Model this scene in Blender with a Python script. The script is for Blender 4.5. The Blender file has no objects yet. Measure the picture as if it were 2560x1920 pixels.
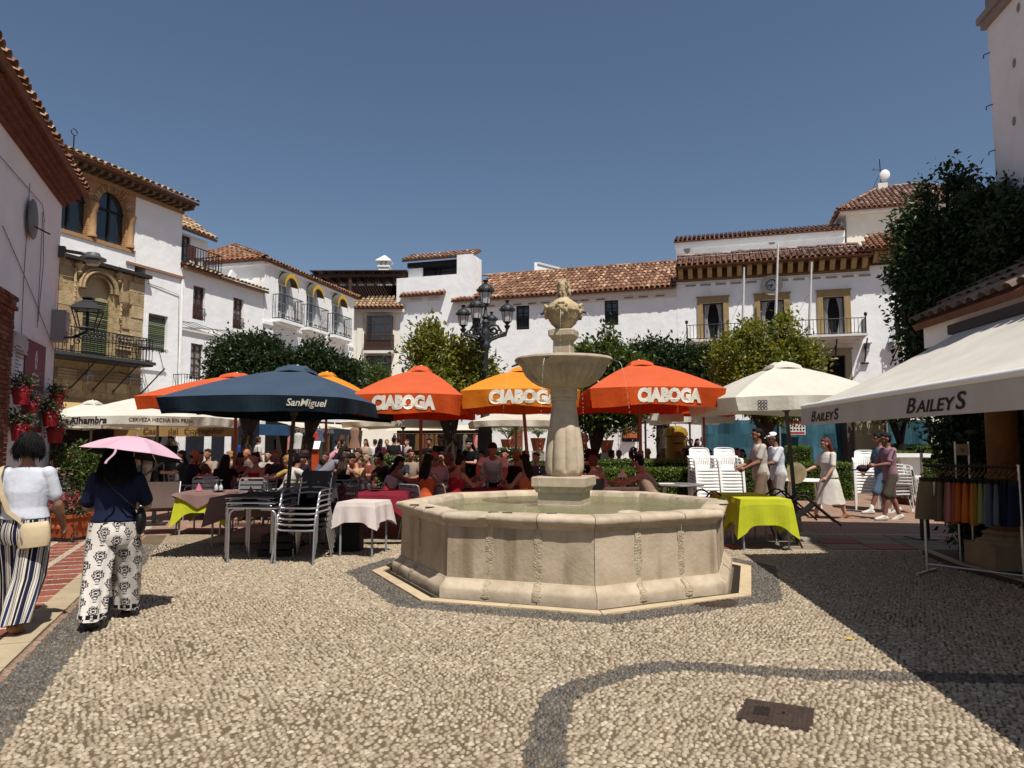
import bpy, math, random
import numpy as np
from mathutils import Vector, Matrix, noise as mnoise
sc = bpy.context.scene
C = sc.collection
R = math.radians
rnd = random.Random(11)
rng = np.random.default_rng(5)
# ---------------------------------------------------------------- camera
FPX, PITCH, EYE = 1775.0, R(4.67), 1.55
cam_d = bpy.data.cameras.new("camera"); cam_d.sensor_width = 36.0; cam_d.lens = FPX * 36 / 2560
cam_d.clip_start, cam_d.clip_end = 0.1, 600
cam = bpy.data.objects.new("camera", cam_d); C.objects.link(cam)
cam.location = (0, 0, EYE); cam.rotation_euler = (R(90) + PITCH, 0, 0)
sc.camera = cam
# ---------------------------------------------------------------- daylight
SUN_EL = R(62)
SUN_H = Vector((0.46, -0.888)).normalized()
SUN = Vector((SUN_H.x * math.cos(SUN_EL), SUN_H.y * math.cos(SUN_EL), math.sin(SUN_EL)))
world = bpy.data.worlds.new("World"); sc.world = world; world.use_nodes = True
wn = world.node_tree.nodes; wl = world.node_tree.links
sky = wn.new("ShaderNodeTexSky"); sky.sky_type = 'NISHITA'; sky.sun_disc = False
sky.sun_elevation = SUN_EL; sky.sun_rotation = math.atan2(SUN_H.x, SUN_H.y)
sky.altitude = 0; sky.air_density = 1.0; sky.dust_density = 1.2; sky.ozone_density = 2.0
wl.new(sky.outputs[0], wn["Background"].inputs[0]); wn["Background"].inputs[1].default_value = 0.070
sun_d = bpy.data.lights.new("sun", 'SUN'); sun_d.energy = 5.0; sun_d.angle = R(0.53); sun_d.color = (1.0, 0.955, 0.88)
sun = bpy.data.objects.new("sun", sun_d); C.objects.link(sun)
sun.rotation_euler = SUN.to_track_quat('Z', 'Y').to_euler(); sun.location = (10, -20, 40)
vs = sc.view_settings
vs.view_transform = 'Standard'; vs.look = 'None'; vs.gamma = 1; vs.use_curve_mapping = False
vs.exposure = 0.25
sc.cycles.max_bounces = 8; sc.cycles.transparent_max_bounces = 16
# ---------------------------------------------------------------- surveying helpers (photo pixel -> place)
cp, sp = math.cos(PITCH), math.sin(PITCH)
CAM = Vector((0, 0, EYE))
def ray(x, y):
 u, v = (x - 1280) / FPX, (960 - y) / FPX
 return Vector((u, cp - v * sp, sp + v * cp))
def G(x, y, z=0.0):
 r = ray(x, y); return CAM + r * ((z - EYE) / r.z)
def P(x, y, Y):
 r = ray(x, y); return CAM + r * (Y / r.y)
def zpx(x, y, Y): return P(x, y, Y).z
def xpx(x, Y): return P(x, 1000, Y).x
# ---------------------------------------------------------------- tagging
def tag(o, label=None, cat=None, group=None, kind=None):
 if label: o["label"] = label
 if cat: o["category"] = cat
 if group: o["group"] = group
 if kind: o["kind"] = kind
 return o
def thing(name, label, cat, loc=(0, 0, 0), rz=0.0, group=None, M=None):
 o = bpy.data.objects.new(name, None); C.objects.link(o); o.empty_display_size = 0.2
 if M is not None: o.matrix_world = M
 else: o.location = loc; o.rotation_euler = (0, 0, rz)
 return tag(o, label, cat, group)
def kids(o): return KIDS.get(o.name, [])
KIDS = {}
def link(name, me, parent=None, M=None):
 o = bpy.data.objects.new(name, me); C.objects.link(o)
 if parent is not None:
  o.parent = parent; KIDS.setdefault(parent.name, []).append(o)
 if M is not None: o.matrix_local = M
 return o
def dup(root, loc=None, rz=None, label=None, M=None, cmap=None):
 def cp_(o, par):
  c = o.copy(); C.objects.link(c)
  if par is not None:
   c.parent = par; KIDS.setdefault(par.name, []).append(c)
  for k in list(KIDS.get(o.name, [])): cp_(k, c)
  return c
 r = cp_(root, None)
 if M is not None: r.matrix_world = M
 else:
  if loc is not None: r.location = loc
  if rz is not None: r.rotation_euler = (0, 0, rz)
 if label: r["label"] = label
 return r
# ---------------------------------------------------------------- mesh builder
class MB:
 def __init__(s): s.v = []; s.f = []; s.m = []; s.uv = None
 def add(s, vs_, fs, mi=0):
  b = len(s.v); s.v.extend([tuple(p) for p in vs_])
  for f in fs: s.f.append(tuple(i + b for i in f)); s.m.append(mi)
 def box(s, x0, x1, y0, y1, z0, z1, mi=0, M=None):
  vs_ = [(x0,y0,z0),(x1,y0,z0),(x1,y1,z0),(x0,y1,z0),(x0,y0,z1),(x1,y0,z1),(x1,y1,z1),(x0,y1,z1)]
  if M is not None: vs_ = [M @ Vector(p) for p in vs_]
  s.add(vs_, [(0,3,2,1),(4,5,6,7),(0,1,5,4),(1,2,6,5),(2,3,7,6),(3,0,4,7)], mi)
 def quad(s, a, b, c, d, mi=0): s.add([a, b, c, d], [(0, 1, 2, 3)], mi)
 def tube(s, pts, r, n=8, mi=0, cap=True):
  pts = [Vector(p) for p in pts]; k = len(pts)
  rs = r if isinstance(r, (list, tuple)) else [r] * k
  vs_ = []; up = None
  for i, p in enumerate(pts):
   t = (pts[min(i+1, k-1)] - pts[max(i-1, 0)])
   if t.length < 1e-9: t = Vector((0, 0, 1))
   t.normalize()
   if up is None: up = Vector((0, 0, 1)) if abs(t.z) < .9 else Vector((1, 0, 0))
   a = t.cross(up)
   if a.length < 1e-6: a = t.cross(Vector((0, 1, 0.01)))
   a.normalize(); b = a.cross(t).normalized(); up = b
   for j in range(n):
    th = 2 * math.pi * j / n
    vs_.append(p + (a * math.cos(th) + b * math.sin(th)) * rs[i])
  fs = [(i*n+j, i*n+(j+1) % n, (i+1)*n+(j+1) % n, (i+1)*n+j) for i in range(k-1) for j in range(n)]
  if cap: fs += [tuple(range(n-1, -1, -1)), tuple((k-1)*n + j for j in range(n))]
  s.add(vs_, fs, mi)
 def loft(s, rings, mi=0, cap=True):
  n = len(rings[0]); k = len(rings)
  vs_ = [p for r_ in rings for p in r_]
  fs = [(i*n+j, i*n+(j+1) % n, (i+1)*n+(j+1) % n, (i+1)*n+j) for i in range(k-1) for j in range(n)]
  if cap: fs += [tuple(range(n-1, -1, -1)), tuple((k-1)*n + j for j in range(n))]
  s.add(vs_, fs, mi)
 def lathe(s, prof, n=24, c=(0, 0, 0), mi=0, cap=True, fn=None):
  rings = []
  for (r, z) in prof:
   ring = []
   for j in range(n):
    th = 2 * math.pi * j / n
    rr = fn(r, z, th) if fn else r
    ring.append((c[0] + rr * math.cos(th), c[1] + rr * math.sin(th), c[2] + z))
   rings.append(ring)
  s.loft(rings, mi, cap)
 def ell(s, c, r, nu=12, nv=8, mi=0, M=None):
  c = Vector(c); vs_ = []; fs = []
  for i in range(1, nv):
   ph = math.pi * i / nv
   for j in range(nu):
    th = 2 * math.pi * j / nu
    d = Vector((r[0]*math.sin(ph)*math.cos(th), r[1]*math.sin(ph)*math.sin(th), -r[2]*math.cos(ph)))
    if M is not None: d = M @ d
    vs_.append(c + d)
  for i in range(nv-2):
   for j in range(nu):
    fs.append((i*nu+j, i*nu+(j+1) % nu, (i+1)*nu+(j+1) % nu, (i+1)*nu+j))
  b = Vector((0, 0, -r[2])); t = Vector((0, 0, r[2]))
  if M is not None: b = M @ b; t = M @ t
  vs_ += [c + b, c + t]; nb = len(vs_)-2
  for j in range(nu):
   fs.append((nb, (j+1) % nu, j)); fs.append((nb+1, (nv-2)*nu+j, (nv-2)*nu+(j+1) % nu))
  s.add(vs_, fs, mi)
 def capsule(s, p0, p1, r0, r1, n=10, mi=0):
  p0, p1 = Vector(p0), Vector(p1); t = (p1-p0)
  L = t.length; t = t.normalized() if L > 1e-6 else Vector((0, 0, 1))
  pts, rs = [], []
  for a in (-90, -55, -25): pts.append(p0 + t*r0*math.sin(R(a))); rs.append(max(r0*math.cos(R(a)), r0*.05))
  pts += [p0, p1]; rs += [r0, r1]
  for a in (25, 55, 90): pts.append(p1 + t*r1*math.sin(R(a))); rs.append(max(r1*math.cos(R(a)), r1*.05))
  s.tube(pts, rs, n, mi)
 def prism(s, poly, y0, y1, mi=0, fn=None):
  n = len(poly); fn = fn or (lambda x, y, z: (x, y, z))
  vs_ = [fn(x, y0, z) for x, z in poly] + [fn(x, y1, z) for x, z in poly]
  fs = [tuple(range(n)), tuple(range(2*n-1, n-1, -1))] + [(i, n+i, n+(i+1) % n, (i+1) % n) for i in range(n)]
  s.add(vs_, fs, mi)
 def mesh(s, name, mats, smooth=None):
  me = bpy.data.meshes.new(name); me.from_pydata(s.v, [], s.f)
  for m in (mats if isinstance(mats, (list, tuple)) else [mats]): me.materials.append(m)
  if any(s.m): me.polygons.foreach_set("material_index", s.m)
  if smooth is not None:
   me.shade_smooth()
   if smooth < 180: me.set_sharp_from_angle(angle=R(smooth))
  if s.uv is not None:
   ul = me.uv_layers.new(name="UVMap"); li = np.zeros(len(me.loops), int); me.loops.foreach_get("vertex_index", li)
   ul.data.foreach_set("uv", np.array(s.uv, float)[li].ravel())
  me.update(); return me
 def build(s, name, mats, parent=None, smooth=None, M=None):
  return link(name, s.mesh(name, mats, smooth), parent, M)
def npmesh(name, V, F, mats, smooth=False, midx=None):
 me = bpy.data.meshes.new(name); k = F.shape[1]
 me.vertices.add(len(V)); me.vertices.foreach_set("co", V.astype(np.float32).ravel())
 me.loops.add(F.size); me.loops.foreach_set("vertex_index", F.astype(np.int32).ravel())
 me.polygons.add(len(F)); me.polygons.foreach_set("loop_start", np.arange(0, F.size, k, dtype=np.int32))
 for m in (mats if isinstance(mats, (list, tuple)) else [mats]): me.materials.append(m)
 if midx is not None: me.polygons.foreach_set("material_index", midx.astype(np.int32))
 me.polygons.foreach_set("use_smooth", np.full(len(F), smooth))
 me.update(calc_edges=True); return me
tmp_sc = bpy.data.scenes.new("workshop")
def baked(me, mods):
 o = bpy.data.objects.new("w", me); tmp_sc.collection.objects.link(o)
 for kind, kw in mods:
  md = o.modifiers.new(kind, kind)
  for k, v in kw.items(): setattr(md, k, v)
 vl = tmp_sc.view_layers[0]; vl.update()
 out = bpy.data.meshes.new_from_object(o.evaluated_get(vl.depsgraph))
 mats = [m for m in me.materials]
 bpy.data.objects.remove(o)
 if len(out.materials) == 0:
  for m in mats: out.materials.append(m)
 out.shade_smooth(); return out
def remesh(mb, name, mats, voxel=.015, it=4, fac=.5):
 me = mb.mesh(name, mats)
 out = baked(me, [('REMESH', dict(mode='VOXEL', voxel_size=voxel)), ('SMOOTH', dict(factor=fac, iterations=it))])
 out.name = name; return out
def text_mb(body, size=.2, shear=0, bold=0.0, sx=1.0, depth=.002, align='CENTER'):
 cu = bpy.data.curves.new("t", 'FONT'); cu.body = body; cu.size = size; cu.shear = shear; cu.offset = bold
 cu.extrude = depth; cu.align_x = align; cu.align_y = 'CENTER'; cu.resolution_u = 3
 o = bpy.data.objects.new("t", cu); tmp_sc.collection.objects.link(o)
 vl = tmp_sc.view_layers[0]; vl.update()
 me = bpy.data.meshes.new_from_object(o.evaluated_get(vl.depsgraph))
 mb = MB(); mb.add([(v.co.x*sx, -v.co.z, v.co.y) for v in me.vertices], [tuple(p.vertices) for p in me.polygons])
 bpy.data.objects.remove(o); bpy.data.curves.remove(cu); bpy.data.meshes.remove(me)
 return mb      # text lies in the x-z plane, read from -y
# ---------------------------------------------------------------- materials
def lin(h):
 if not isinstance(h, str): return h
 h = h.lstrip('#'); c = [int(h[i:i+2], 16)/255 for i in (0, 2, 4)]
 return tuple(x/12.92 if x <= .04045 else ((x+.055)/1.055)**2.4 for x in c)
def mat(name, col, rough=.75, var=.12, scale=5., bump=0., bscale=40., metal=0., spec=.3, rand=0., col2=None,
  thr=None, stretch=(1, 1, 1), rand2=None, grime=None, coat=0., bd=.02):
 col = lin(col); m = bpy.data.materials.new(name); m.use_nodes = True
 N = m.node_tree.nodes; L = m.node_tree.links; b = N["Principled BSDF"]
 b.inputs["Roughness"].default_value = rough; b.inputs["Metallic"].default_value = metal
 b.inputs["Specular IOR Level"].default_value = spec
 if coat: b.inputs["Coat Weight"].default_value = coat
 tc = N.new("ShaderNodeTexCoord"); mp = N.new("ShaderNodeMapping"); mp.inputs["Scale"].default_value = stretch
 L.new(tc.outputs["Object"], mp.inputs[0])
 nz = N.new("ShaderNodeTexNoise"); nz.inputs["Scale"].default_value = scale; nz.inputs["Detail"].default_value = 6
 nz.inputs["Roughness"].default_value = .62
 L.new(mp.outputs[0], nz.inputs["Vector"])
 rp = N.new("ShaderNodeValToRGB"); e = rp.color_ramp.elements
 c2 = lin(col2) if col2 is not None else tuple(min(1, c*(1+var)) for c in col)
 c1 = col if col2 is not None else tuple(c*(1-var) for c in col)
 t0, t1 = thr if thr else (.3, .7)
 e[0].position = t0; e[0].color = (*c1, 1); e[1].position = t1; e[1].color = (*c2, 1)
 L.new(nz.outputs["Fac"], rp.inputs[0]); out = rp.outputs[0]
 if rand or rand2:
  geo = N.new("ShaderNodeNewGeometry"); oi = N.new("ShaderNodeObjectInfo")
  ad = N.new("ShaderNodeMath"); ad.operation = 'ADD'; fr = N.new("ShaderNodeMath"); fr.operation = 'FRACT'
  L.new(geo.outputs["Random Per Island"], ad.inputs[0]); L.new(oi.outputs["Random"], ad.inputs[1]); L.new(ad.outputs[0], fr.inputs[0])
  if rand2:
   r2 = N.new("ShaderNodeValToRGB"); r2.color_ramp.interpolation = 'LINEAR'
   els = r2.color_ramp.elements
   while len(els) < len(rand2): els.new(.5)
   for i, cc in enumerate(rand2): els[i].position = i/(len(rand2)-1); els[i].color = (*lin(cc), 1)
   L.new(fr.outputs[0], r2.inputs[0])
   mx = N.new("ShaderNodeMix"); mx.data_type = 'RGBA'; mx.blend_type = 'MULTIPLY'; mx.inputs[0].default_value = 1
   L.new(out, mx.inputs[6]); L.new(r2.outputs[0], mx.inputs[7]); out = mx.outputs[2]
  if rand:
   mr = N.new("ShaderNodeMapRange"); mr.inputs[3].default_value = 1-rand; mr.inputs[4].default_value = 1+rand
   L.new(fr.outputs[0], mr.inputs[0]); vm = N.new("ShaderNodeVectorMath"); vm.operation = 'SCALE'
   L.new(out, vm.inputs[0]); L.new(mr.outputs[0], vm.inputs["Scale"]); out = vm.outputs[0]
 if grime:
  gcol, gs, g0, g1, gst = grime
  mp2 = N.new("ShaderNodeMapping"); mp2.inputs["Scale"].default_value = gst; L.new(tc.outputs["Object"], mp2.inputs[0])
  n2 = N.new("ShaderNodeTexNoise"); n2.inputs["Scale"].default_value = gs; n2.inputs["Detail"].default_value = 8
  L.new(mp2.outputs[0], n2.inputs["Vector"])
  r3 = N.new("ShaderNodeMapRange"); r3.inputs[1].default_value = g0; r3.inputs[2].default_value = g1; r3.clamp = True
  L.new(n2.outputs["Fac"], r3.inputs[0])
  mx = N.new("ShaderNodeMix"); mx.data_type = 'RGBA'; L.new(r3.outputs[0], mx.inputs[0]); L.new(out, mx.inputs[6])
  mx.inputs[7].default_value = (*lin(gcol), 1); out = mx.outputs[2]
 L.new(out, b.inputs["Base Color"])
 if bump:
  nb = N.new("ShaderNodeTexNoise"); nb.inputs["Scale"].default_value = bscale; nb.inputs["Detail"].default_value = 5
  L.new(mp.outputs[0], nb.inputs["Vector"])
  bp = N.new("ShaderNodeBump"); bp.inputs["Strength"].default_value = min(1, bump); bp.inputs["Distance"].default_value = bd*max(1, bump)
  L.new(nb.outputs["Fac"], bp.inputs["Height"]); L.new(bp.outputs[0], b.inputs["Normal"])
 return m
def fabric(name, col, trans=.3, tcol=None, var=.11, bump=.35, bscale=9.):
 m = mat(name, col, .85, var, 1.7, bump, bscale, spec=.15)
 N = m.node_tree.nodes; L = m.node_tree.links; b = N["Principled BSDF"]; o = N["Material Output"]
 if trans > 0:
  t = N.new("ShaderNodeBsdfTranslucent"); t.inputs[0].default_value = (*lin(tcol or col), 1)
  mx = N.new("ShaderNodeMixShader"); mx.inputs[0].default_value = trans
  L.new(b.outputs[0], mx.inputs[1]); L.new(t.outputs[0], mx.inputs[2]); L.new(mx.outputs[0], o.inputs[0])
 return m
def leafmat(name, cols, trans=.3, rough=.45):
 m = mat(name, (1, 1, 1), rough, 0.1, 1.2, rand2=cols, spec=.4)
 N = m.node_tree.nodes; L = m.node_tree.links; b = N["Principled BSDF"]; o = N["Material Output"]
 t = N.new("ShaderNodeBsdfTranslucent"); src = b.inputs["Base Color"].links[0].from_socket
 vm = N.new("ShaderNodeVectorMath"); vm.operation = 'MULTIPLY'; vm.inputs[1].default_value = (1.6, 1.5, .6)
 L.new(src, vm.inputs[0]); L.new(vm.outputs[0], t.inputs[0])
 mx = N.new("ShaderNodeMixShader"); mx.inputs[0].default_value = trans
 L.new(b.outputs[0], mx.inputs[1]); L.new(t.outputs[0], mx.inputs[2]); L.new(mx.outputs[0], o.inputs[0])
 return m
MT = {}
def m_(key, *a, **k):
 if key not in MT: MT[key] = mat(key, *a, **k)
 return MT[key]
WHITE = mat("lime_wash", (.80, .80, .79), .85, .07, 1.6, .7, 3.6, spec=.2, grime=((.60, .57, .53), .9, .62, .85, (1, 1, .35)))
WHITE2 = mat("old_lime_wash", (.79, .78, .76), .9, .07, 1.5, .5, 5., spec=.2, grime=((.52, .47, .45), 1.4, .62, .8, (1, 1, .3)))
TRIM = mat("pale_trim", (.62, .60, .57), .85, .08, 3.)
CREAM = mat("cream_plaster", (.74, .70, .61), .85, .06, 1.5, .2, 4)
TILE = mat("clay_tile", (1, 1, 1), .85, .22, 9., .5, 30., rand2=['#7d5844', '#946e56', '#6a493a', '#b08c70', '#856049', '#5c4034', '#c09c80'], spec=.2)
TILE_Y = mat("sun_bleached_tile", (1, 1, 1), .85, .25, 9., .5, 30., rand2=['#a48a6c', '#8f755a', '#bda586', '#7f664e', '#b39878', '#957a5e'], spec=.2)
TILE_R = mat("red_clay_tile", (1, 1, 1), .85, .22, 9., .5, 30., rand2=['#755649', '#907063', '#654a40', '#ad9385', '#7d5e50', '#5a4338'], spec=.2)
TILE_O = mat("orange_clay_tile", (1, 1, 1), .85, .25, 9., .5, 30., rand2=['#86583e', '#9a6e50', '#7d644e', '#95593c', '#705340', '#a08a70'], spec=.2)
TBASE = mat("roof_bed", '#6e4a36', .9, .2, 6.)
BRICK = mat("red_brick", (1, 1, 1), .9, .25, 14., .6, 60., rand2=['#74402e', '#86503c', '#653628', '#96614c'], spec=.15)
MORT = mat("mortar", '#8f8070', .95, .15, 20., .4, 60)
STONE = mat("gold_sandstone", '#b09a74', .9, .2, 6., .9, 14., col2='#80694a', thr=(.42, .75), spec=.15, grime=('#4e4030', 2.2, .62, .82, (1, 1, .6)))
IRON = mat("black_iron", (.018, .018, .02), .5, .2, 20., metal=.2)
DKGREY = mat("grey_iron", (.03, .034, .038), .5, .25, 30., .2, 60, metal=.3)
DWOOD = mat("dark_wood", (.055, .028, .02), .55, .35, 10., .2, 30, stretch=(4, 4, .6))
WOODRED = mat("red_brown_wood", (.09, .032, .022), .5, .35, 10., .2, 30, stretch=(4, 4, .6))
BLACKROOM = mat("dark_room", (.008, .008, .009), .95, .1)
ALU = mat("brushed_aluminium", (.55, .55, .56), .32, .1, 30., metal=.9)
ALUD = mat("dull_aluminium", (.33, .35, .36), .45, .12, 30., metal=.5)
PLWHITE = mat("white_plastic", (.78, .77, .74), .4, .04, 4., spec=.5)
def glassmat(name, col=(.02, .03, .035), rough=.06):
 return mat(name, col, rough, .3, 1.5, spec=.8)
PANE = glassmat("window_pane")
PANE_L = glassmat("curtained_pane", (.16, .19, .2), .12)
# ================================================================ ground
def polyring(c, a, n=8, rot=0): return [(c[0]+a/math.cos(math.pi/n)*math.cos(rot+2*math.pi*i/n), c[1]+a/math.cos(math.pi/n)*math.sin(rot+2*math.pi*i/n)) for i in range(n)]
FC = Vector((0.645, 8.80)); FROT = R(-108.5)           # fountain centre; direction of the corner A/B side normal
def octv(ap, i): # corner i of the fountain octagon with given apothem
 th = FROT + R(-22.5) + R(45)*i
 r = ap/math.cos(R(22.5)); return Vector((FC.x + r*math.cos(th), FC.y + r*math.sin(th)))
PD = Vector((-.383, 1)).normalized(); PNV = Vector((PD.y, -PD.x))       # path direction; to the right of it
K0 = G(0, 1690).xy                                                       # kerb line point
def pl(a, b, z=0): q = K0 + PD*a + PNV*b; return (q.x, q.y, z)
def path_off(x, y): return (x-K0.x)*PNV.x + (y-K0.y)*PNV.y
brickp = mat("brick_paving", '#9a7d68', .9, .16, 1.2, spec=.15)
def add_bricks(m, sc_, c1, c2, mo, w=.5, h=.25, rot=0):
 N = m.node_tree.nodes; L = m.node_tree.links; b = N["Principled BSDF"]
 tc = N.new("ShaderNodeTexCoord"); mp = N.new("ShaderNodeMapping"); mp.inputs["Rotation"].default_value = (0, 0, rot)
 L.new(tc.outputs["Object"], mp.inputs[0])
 bt = N.new("ShaderNodeTexBrick"); bt.inputs["Color1"].default_value = (*lin(c1), 1); bt.inputs["Color2"].default_value = (*lin(c2), 1)
 bt.inputs["Mortar"].default_value = (*lin(mo), 1); bt.inputs["Scale"].default_value = sc_; bt.inputs["Mortar Size"].default_value = .02
 bt.inputs["Brick Width"].default_value = w; bt.inputs["Row Height"].default_value = h
 L.new(mp.outputs[0], bt.inputs["Vector"])
 old = b.inputs["Base Color"].links[0].from_socket
 mx = N.new("ShaderNodeMix"); mx.data_type = 'RGBA'; mx.blend_type = 'MIX'; mx.inputs[0].default_value = .75
 L.new(old, mx.inputs[6]); L.new(bt.outputs[0], mx.inputs[7]); L.new(mx.outputs[2], b.inputs["Base Color"])
 bp = N.new("ShaderNodeBump"); bp.inputs["Strength"].default_value = .5; bp.inputs["Distance"].default_value = .006; bp.invert = True
 L.new(bt.outputs["Fac"], bp.inputs["Height"])
 if b.inputs["Normal"].links: L.new(b.inputs["Normal"].links[0].from_socket, bp.inputs["Normal"])
 L.new(bp.outputs[0], b.inputs["Normal"])
add_bricks(brickp, 2.2, '#94796a', '#7a5f50', '#675a50', .5, .25, R(20))
mb = MB(); mb.quad((-150, -60, 0), (150, -60, 0), (150, 250, 0), (-150, 250, 0))
tag(mb.build("plaza_ground", brickp), kind="structure")
mortar = mat("cobble_mortar", '#70614e', .95, .2, 2.5, .8, 70., col2='#5c4e3e', spec=.12)
cb = [pl(-8, .05), pl(7.6, .05), (-2.4, 11.75, 0), (-1.1, 11.2, 0), (2.9, 10.35, 0), (7.5, 10.1, 0), (6.2, 6.5, 0), (4.6, 3, 0), (3.6, -3, 0)]
COB = [(p[0], p[1]) for p in cb]
def inpoly(x, y, poly):
 ins = np.zeros(np.shape(x), bool); n = len(poly)
 for i in range(n):
  x0, y0 = poly[i]; x1, y1 = poly[(i+1) % n]
  c = ((y0 > y) != (y1 > y)) & (x < (x1-x0)*(y-y0)/((y1-y0) if y1 != y0 else 1e-9)+x0)
  ins ^= c
 return ins
def pebble_mat(name, cols, mo, sc_):
 m = mat(name, (1, 1, 1), .8, .1, 3.); N = m.node_tree.nodes; L = m.node_tree.links; b = N["Principled BSDF"]
 tc = N.new("ShaderNodeTexCoord"); vo = N.new("ShaderNodeTexVoronoi"); vo.inputs["Scale"].default_value = sc_
 ve = N.new("ShaderNodeTexVoronoi"); ve.feature = 'DISTANCE_TO_EDGE'; ve.inputs["Scale"].default_value = sc_
 L.new(tc.outputs["Object"], vo.inputs["Vector"]); L.new(tc.outputs["Object"], ve.inputs["Vector"])
 rp = N.new("ShaderNodeValToRGB"); els = rp.color_ramp.elements
 while len(els) < len(cols): els.new(.5)
 for i, c in enumerate(cols): els[i].position = i/(len(cols)-1); els[i].color = (*lin(c), 1)
 sx = N.new("ShaderNodeSeparateColor"); L.new(vo.outputs["Color"], sx.inputs[0]); L.new(sx.outputs[0], rp.inputs[0])
 mr = N.new("ShaderNodeMapRange"); mr.inputs[1].default_value = .04; mr.inputs[2].default_value = .2; L.new(ve.outputs["Distance"], mr.inputs[0])
 mx = N.new("ShaderNodeMix"); mx.data_type = 'RGBA'; L.new(mr.outputs[0], mx.inputs[0]); mx.inputs[6].default_value = (*lin(mo), 1); L.new(rp.outputs[0], mx.inputs[7])
 L.new(mx.outputs[2], b.inputs["Base Color"])
 bp = N.new("ShaderNodeBump"); bp.inputs["Strength"].default_value = .7; bp.inputs["Distance"].default_value = .012
 L.new(mr.outputs[0], bp.inputs["Height"]); L.new(bp.outputs[0], b.inputs["Normal"])
 return m
PEB = ['#9c8c75', '#8a7b66', '#ad9e87', '#7e705d', '#a2937d', '#8f806a', '#b8aa94', '#958670']
DPEB = ['#4a4743', '#5d5852', '#3a3835', '#6e675c', '#514d47']
mb = MB(); mb.add([(x, y, .004) for x, y, z in cb], [tuple(range(len(cb)))[::-1]])
cob = tag(mb.build("cobble_pavement", mortar), kind="structure")
if cob.data.polygons[0].normal.z < 0: cob.data.flip_normals()
band_px = [(1348, 1985), (1362, 1905), (1378, 1800), (1398, 1745), (1440, 1722), (1510, 1700), (1590, 1677), (1660, 1668), (1740, 1669), (1850, 1677), (1980, 1686), (2120, 1691), (2310, 1695), (2470, 1699), (2700, 1706)]
band = [G(*p).xy for p in band_px]
def dist_poly(x, y, pts):
 d = np.full(x.shape, 1e9)
 for a, b in zip(pts[:-1], pts[1:]):
  ab = b-a; L2 = ab.length_squared
  t = np.clip(((x-a.x)*ab.x+(y-a.y)*ab.y)/L2, 0, 1)
  d = np.minimum(d, np.hypot(x-a.x-t*ab.x, y-a.y-t*ab.y))
 return d
def oct_ap(x, y):
 m = np.full(np.shape(x), -1e9)
 for i in range(8):
  th = FROT + R(45)*i
  m = np.maximum(m, (x-FC.x)*math.cos(th)+(y-FC.y)*math.sin(th))
 return m
manh = [G(*p).xy for p in ((1866, 1750), (2043, 1775), (2022, 1833), (1831, 1802))]
rman = G(1782, 1506).xy
SP = .0385
gx, gy = np.meshgrid(np.arange(-6.4, 6.6, SP), np.arange(2.9, 10.9, SP*.87))
gx = gx + (np.arange(gx.shape[0]) % 2)[:, None]*SP*.5
gx = (gx + rng.uniform(-.30, .30, gx.shape)*SP).ravel(); gy = (gy + rng.uniform(-.30, .30, gy.shape)*SP).ravel()
vis = (np.abs(gx) < .735*gy+.25) & inpoly(gx, gy, COB) & (oct_ap(gx, gy) > 2.16) & ~inpoly(gx, gy, [(p.x, p.y) for p in manh]) & (np.hypot(gx-rman.x, gy-rman.y) > .24)
vis &= ~((gy > 9.2) & (gx > -1.2) & (gx < 2.4))
gx, gy = gx[vis], gy[vis]
def fld(x, y, f, s): return np.array([mnoise.noise(Vector((a*f+s, b*f, s))) for a, b in zip(x, y)])
f1 = fld(gx, gy, .55, 3.1); f2 = fld(gx, gy, 1.3, 9.7); f3 = fld(gx, gy, 2.1, 17.)
off = path_off(gx, gy)
dark = (off < .36) | ((oct_ap(gx, gy) < 2.44) & (gy < 9.6)) | (dist_poly(gx, gy, band) < .105)
keep = ~((f2 > .3) & ~dark) | (rng.random(len(gx)) < .88)
gx, gy, f1, f2, f3, dark, off = [a[keep] for a in (gx, gy, f1, f2, f3, dark, off)]
n = len(gx)
ang = f1*4.2 + rng.normal(0, .45, n) + np.where(dark, 1.2, .3)
sz = SP*(.445 + .08*f3 + rng.uniform(-.12, .12, n)); asp = rng.uniform(1.05, 1.75, n)
hgt = rng.uniform(.009, .017, n)
def pebbles(ix, name, mats):
 k = 7; th = np.arange(k)*2*math.pi/k; m = len(ix)
 a = ang[ix]; r = sz[ix]; q = asp[ix]; h = hgt[ix]
 V = np.zeros((m, 2*k+1, 3))
 wob = 1+rng.uniform(-.16, .16, (m, k))
 for ring, (s_, z_) in enumerate(((1, .0), (.74, .68))):
  lx = np.cos(th)[None]*wob*(r*np.sqrt(q)*.97*s_)[:, None]; ly = np.sin(th)[None]*wob*(r/np.sqrt(q)*s_)[:, None]
  V[:, ring*k:(ring+1)*k, 0] = gx[ix][:, None]+lx*np.cos(a)[:, None]-ly*np.sin(a)[:, None]
  V[:, ring*k:(ring+1)*k, 1] = gy[ix][:, None]+lx*np.sin(a)[:, None]+ly*np.cos(a)[:, None]
  V[:, ring*k:(ring+1)*k, 2] = .003+(h*z_)[:, None]
 V[:, 2*k, 0] = gx[ix]+rng.normal(0, .003, m); V[:, 2*k, 1] = gy[ix]+rng.normal(0, .003, m); V[:, 2*k, 2] = .003+h
 T = []
 for j in range(k):
  j2 = (j+1) % k; T += [(j, j2, k+j2), (j, k+j2, k+j), (k+j, k+j2, 2*k)]
 T = np.array(T); F = (np.arange(m)*(2*k+1))[:, None, None]+T[None]
 return npmesh(name, V.reshape(-1, 3), F.reshape(-1, 3), mats, True)
PEBM = mat("pale_pebble", (1, 1, 1), .62, .22, 45., rand2=PEB, spec=.3)
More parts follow.
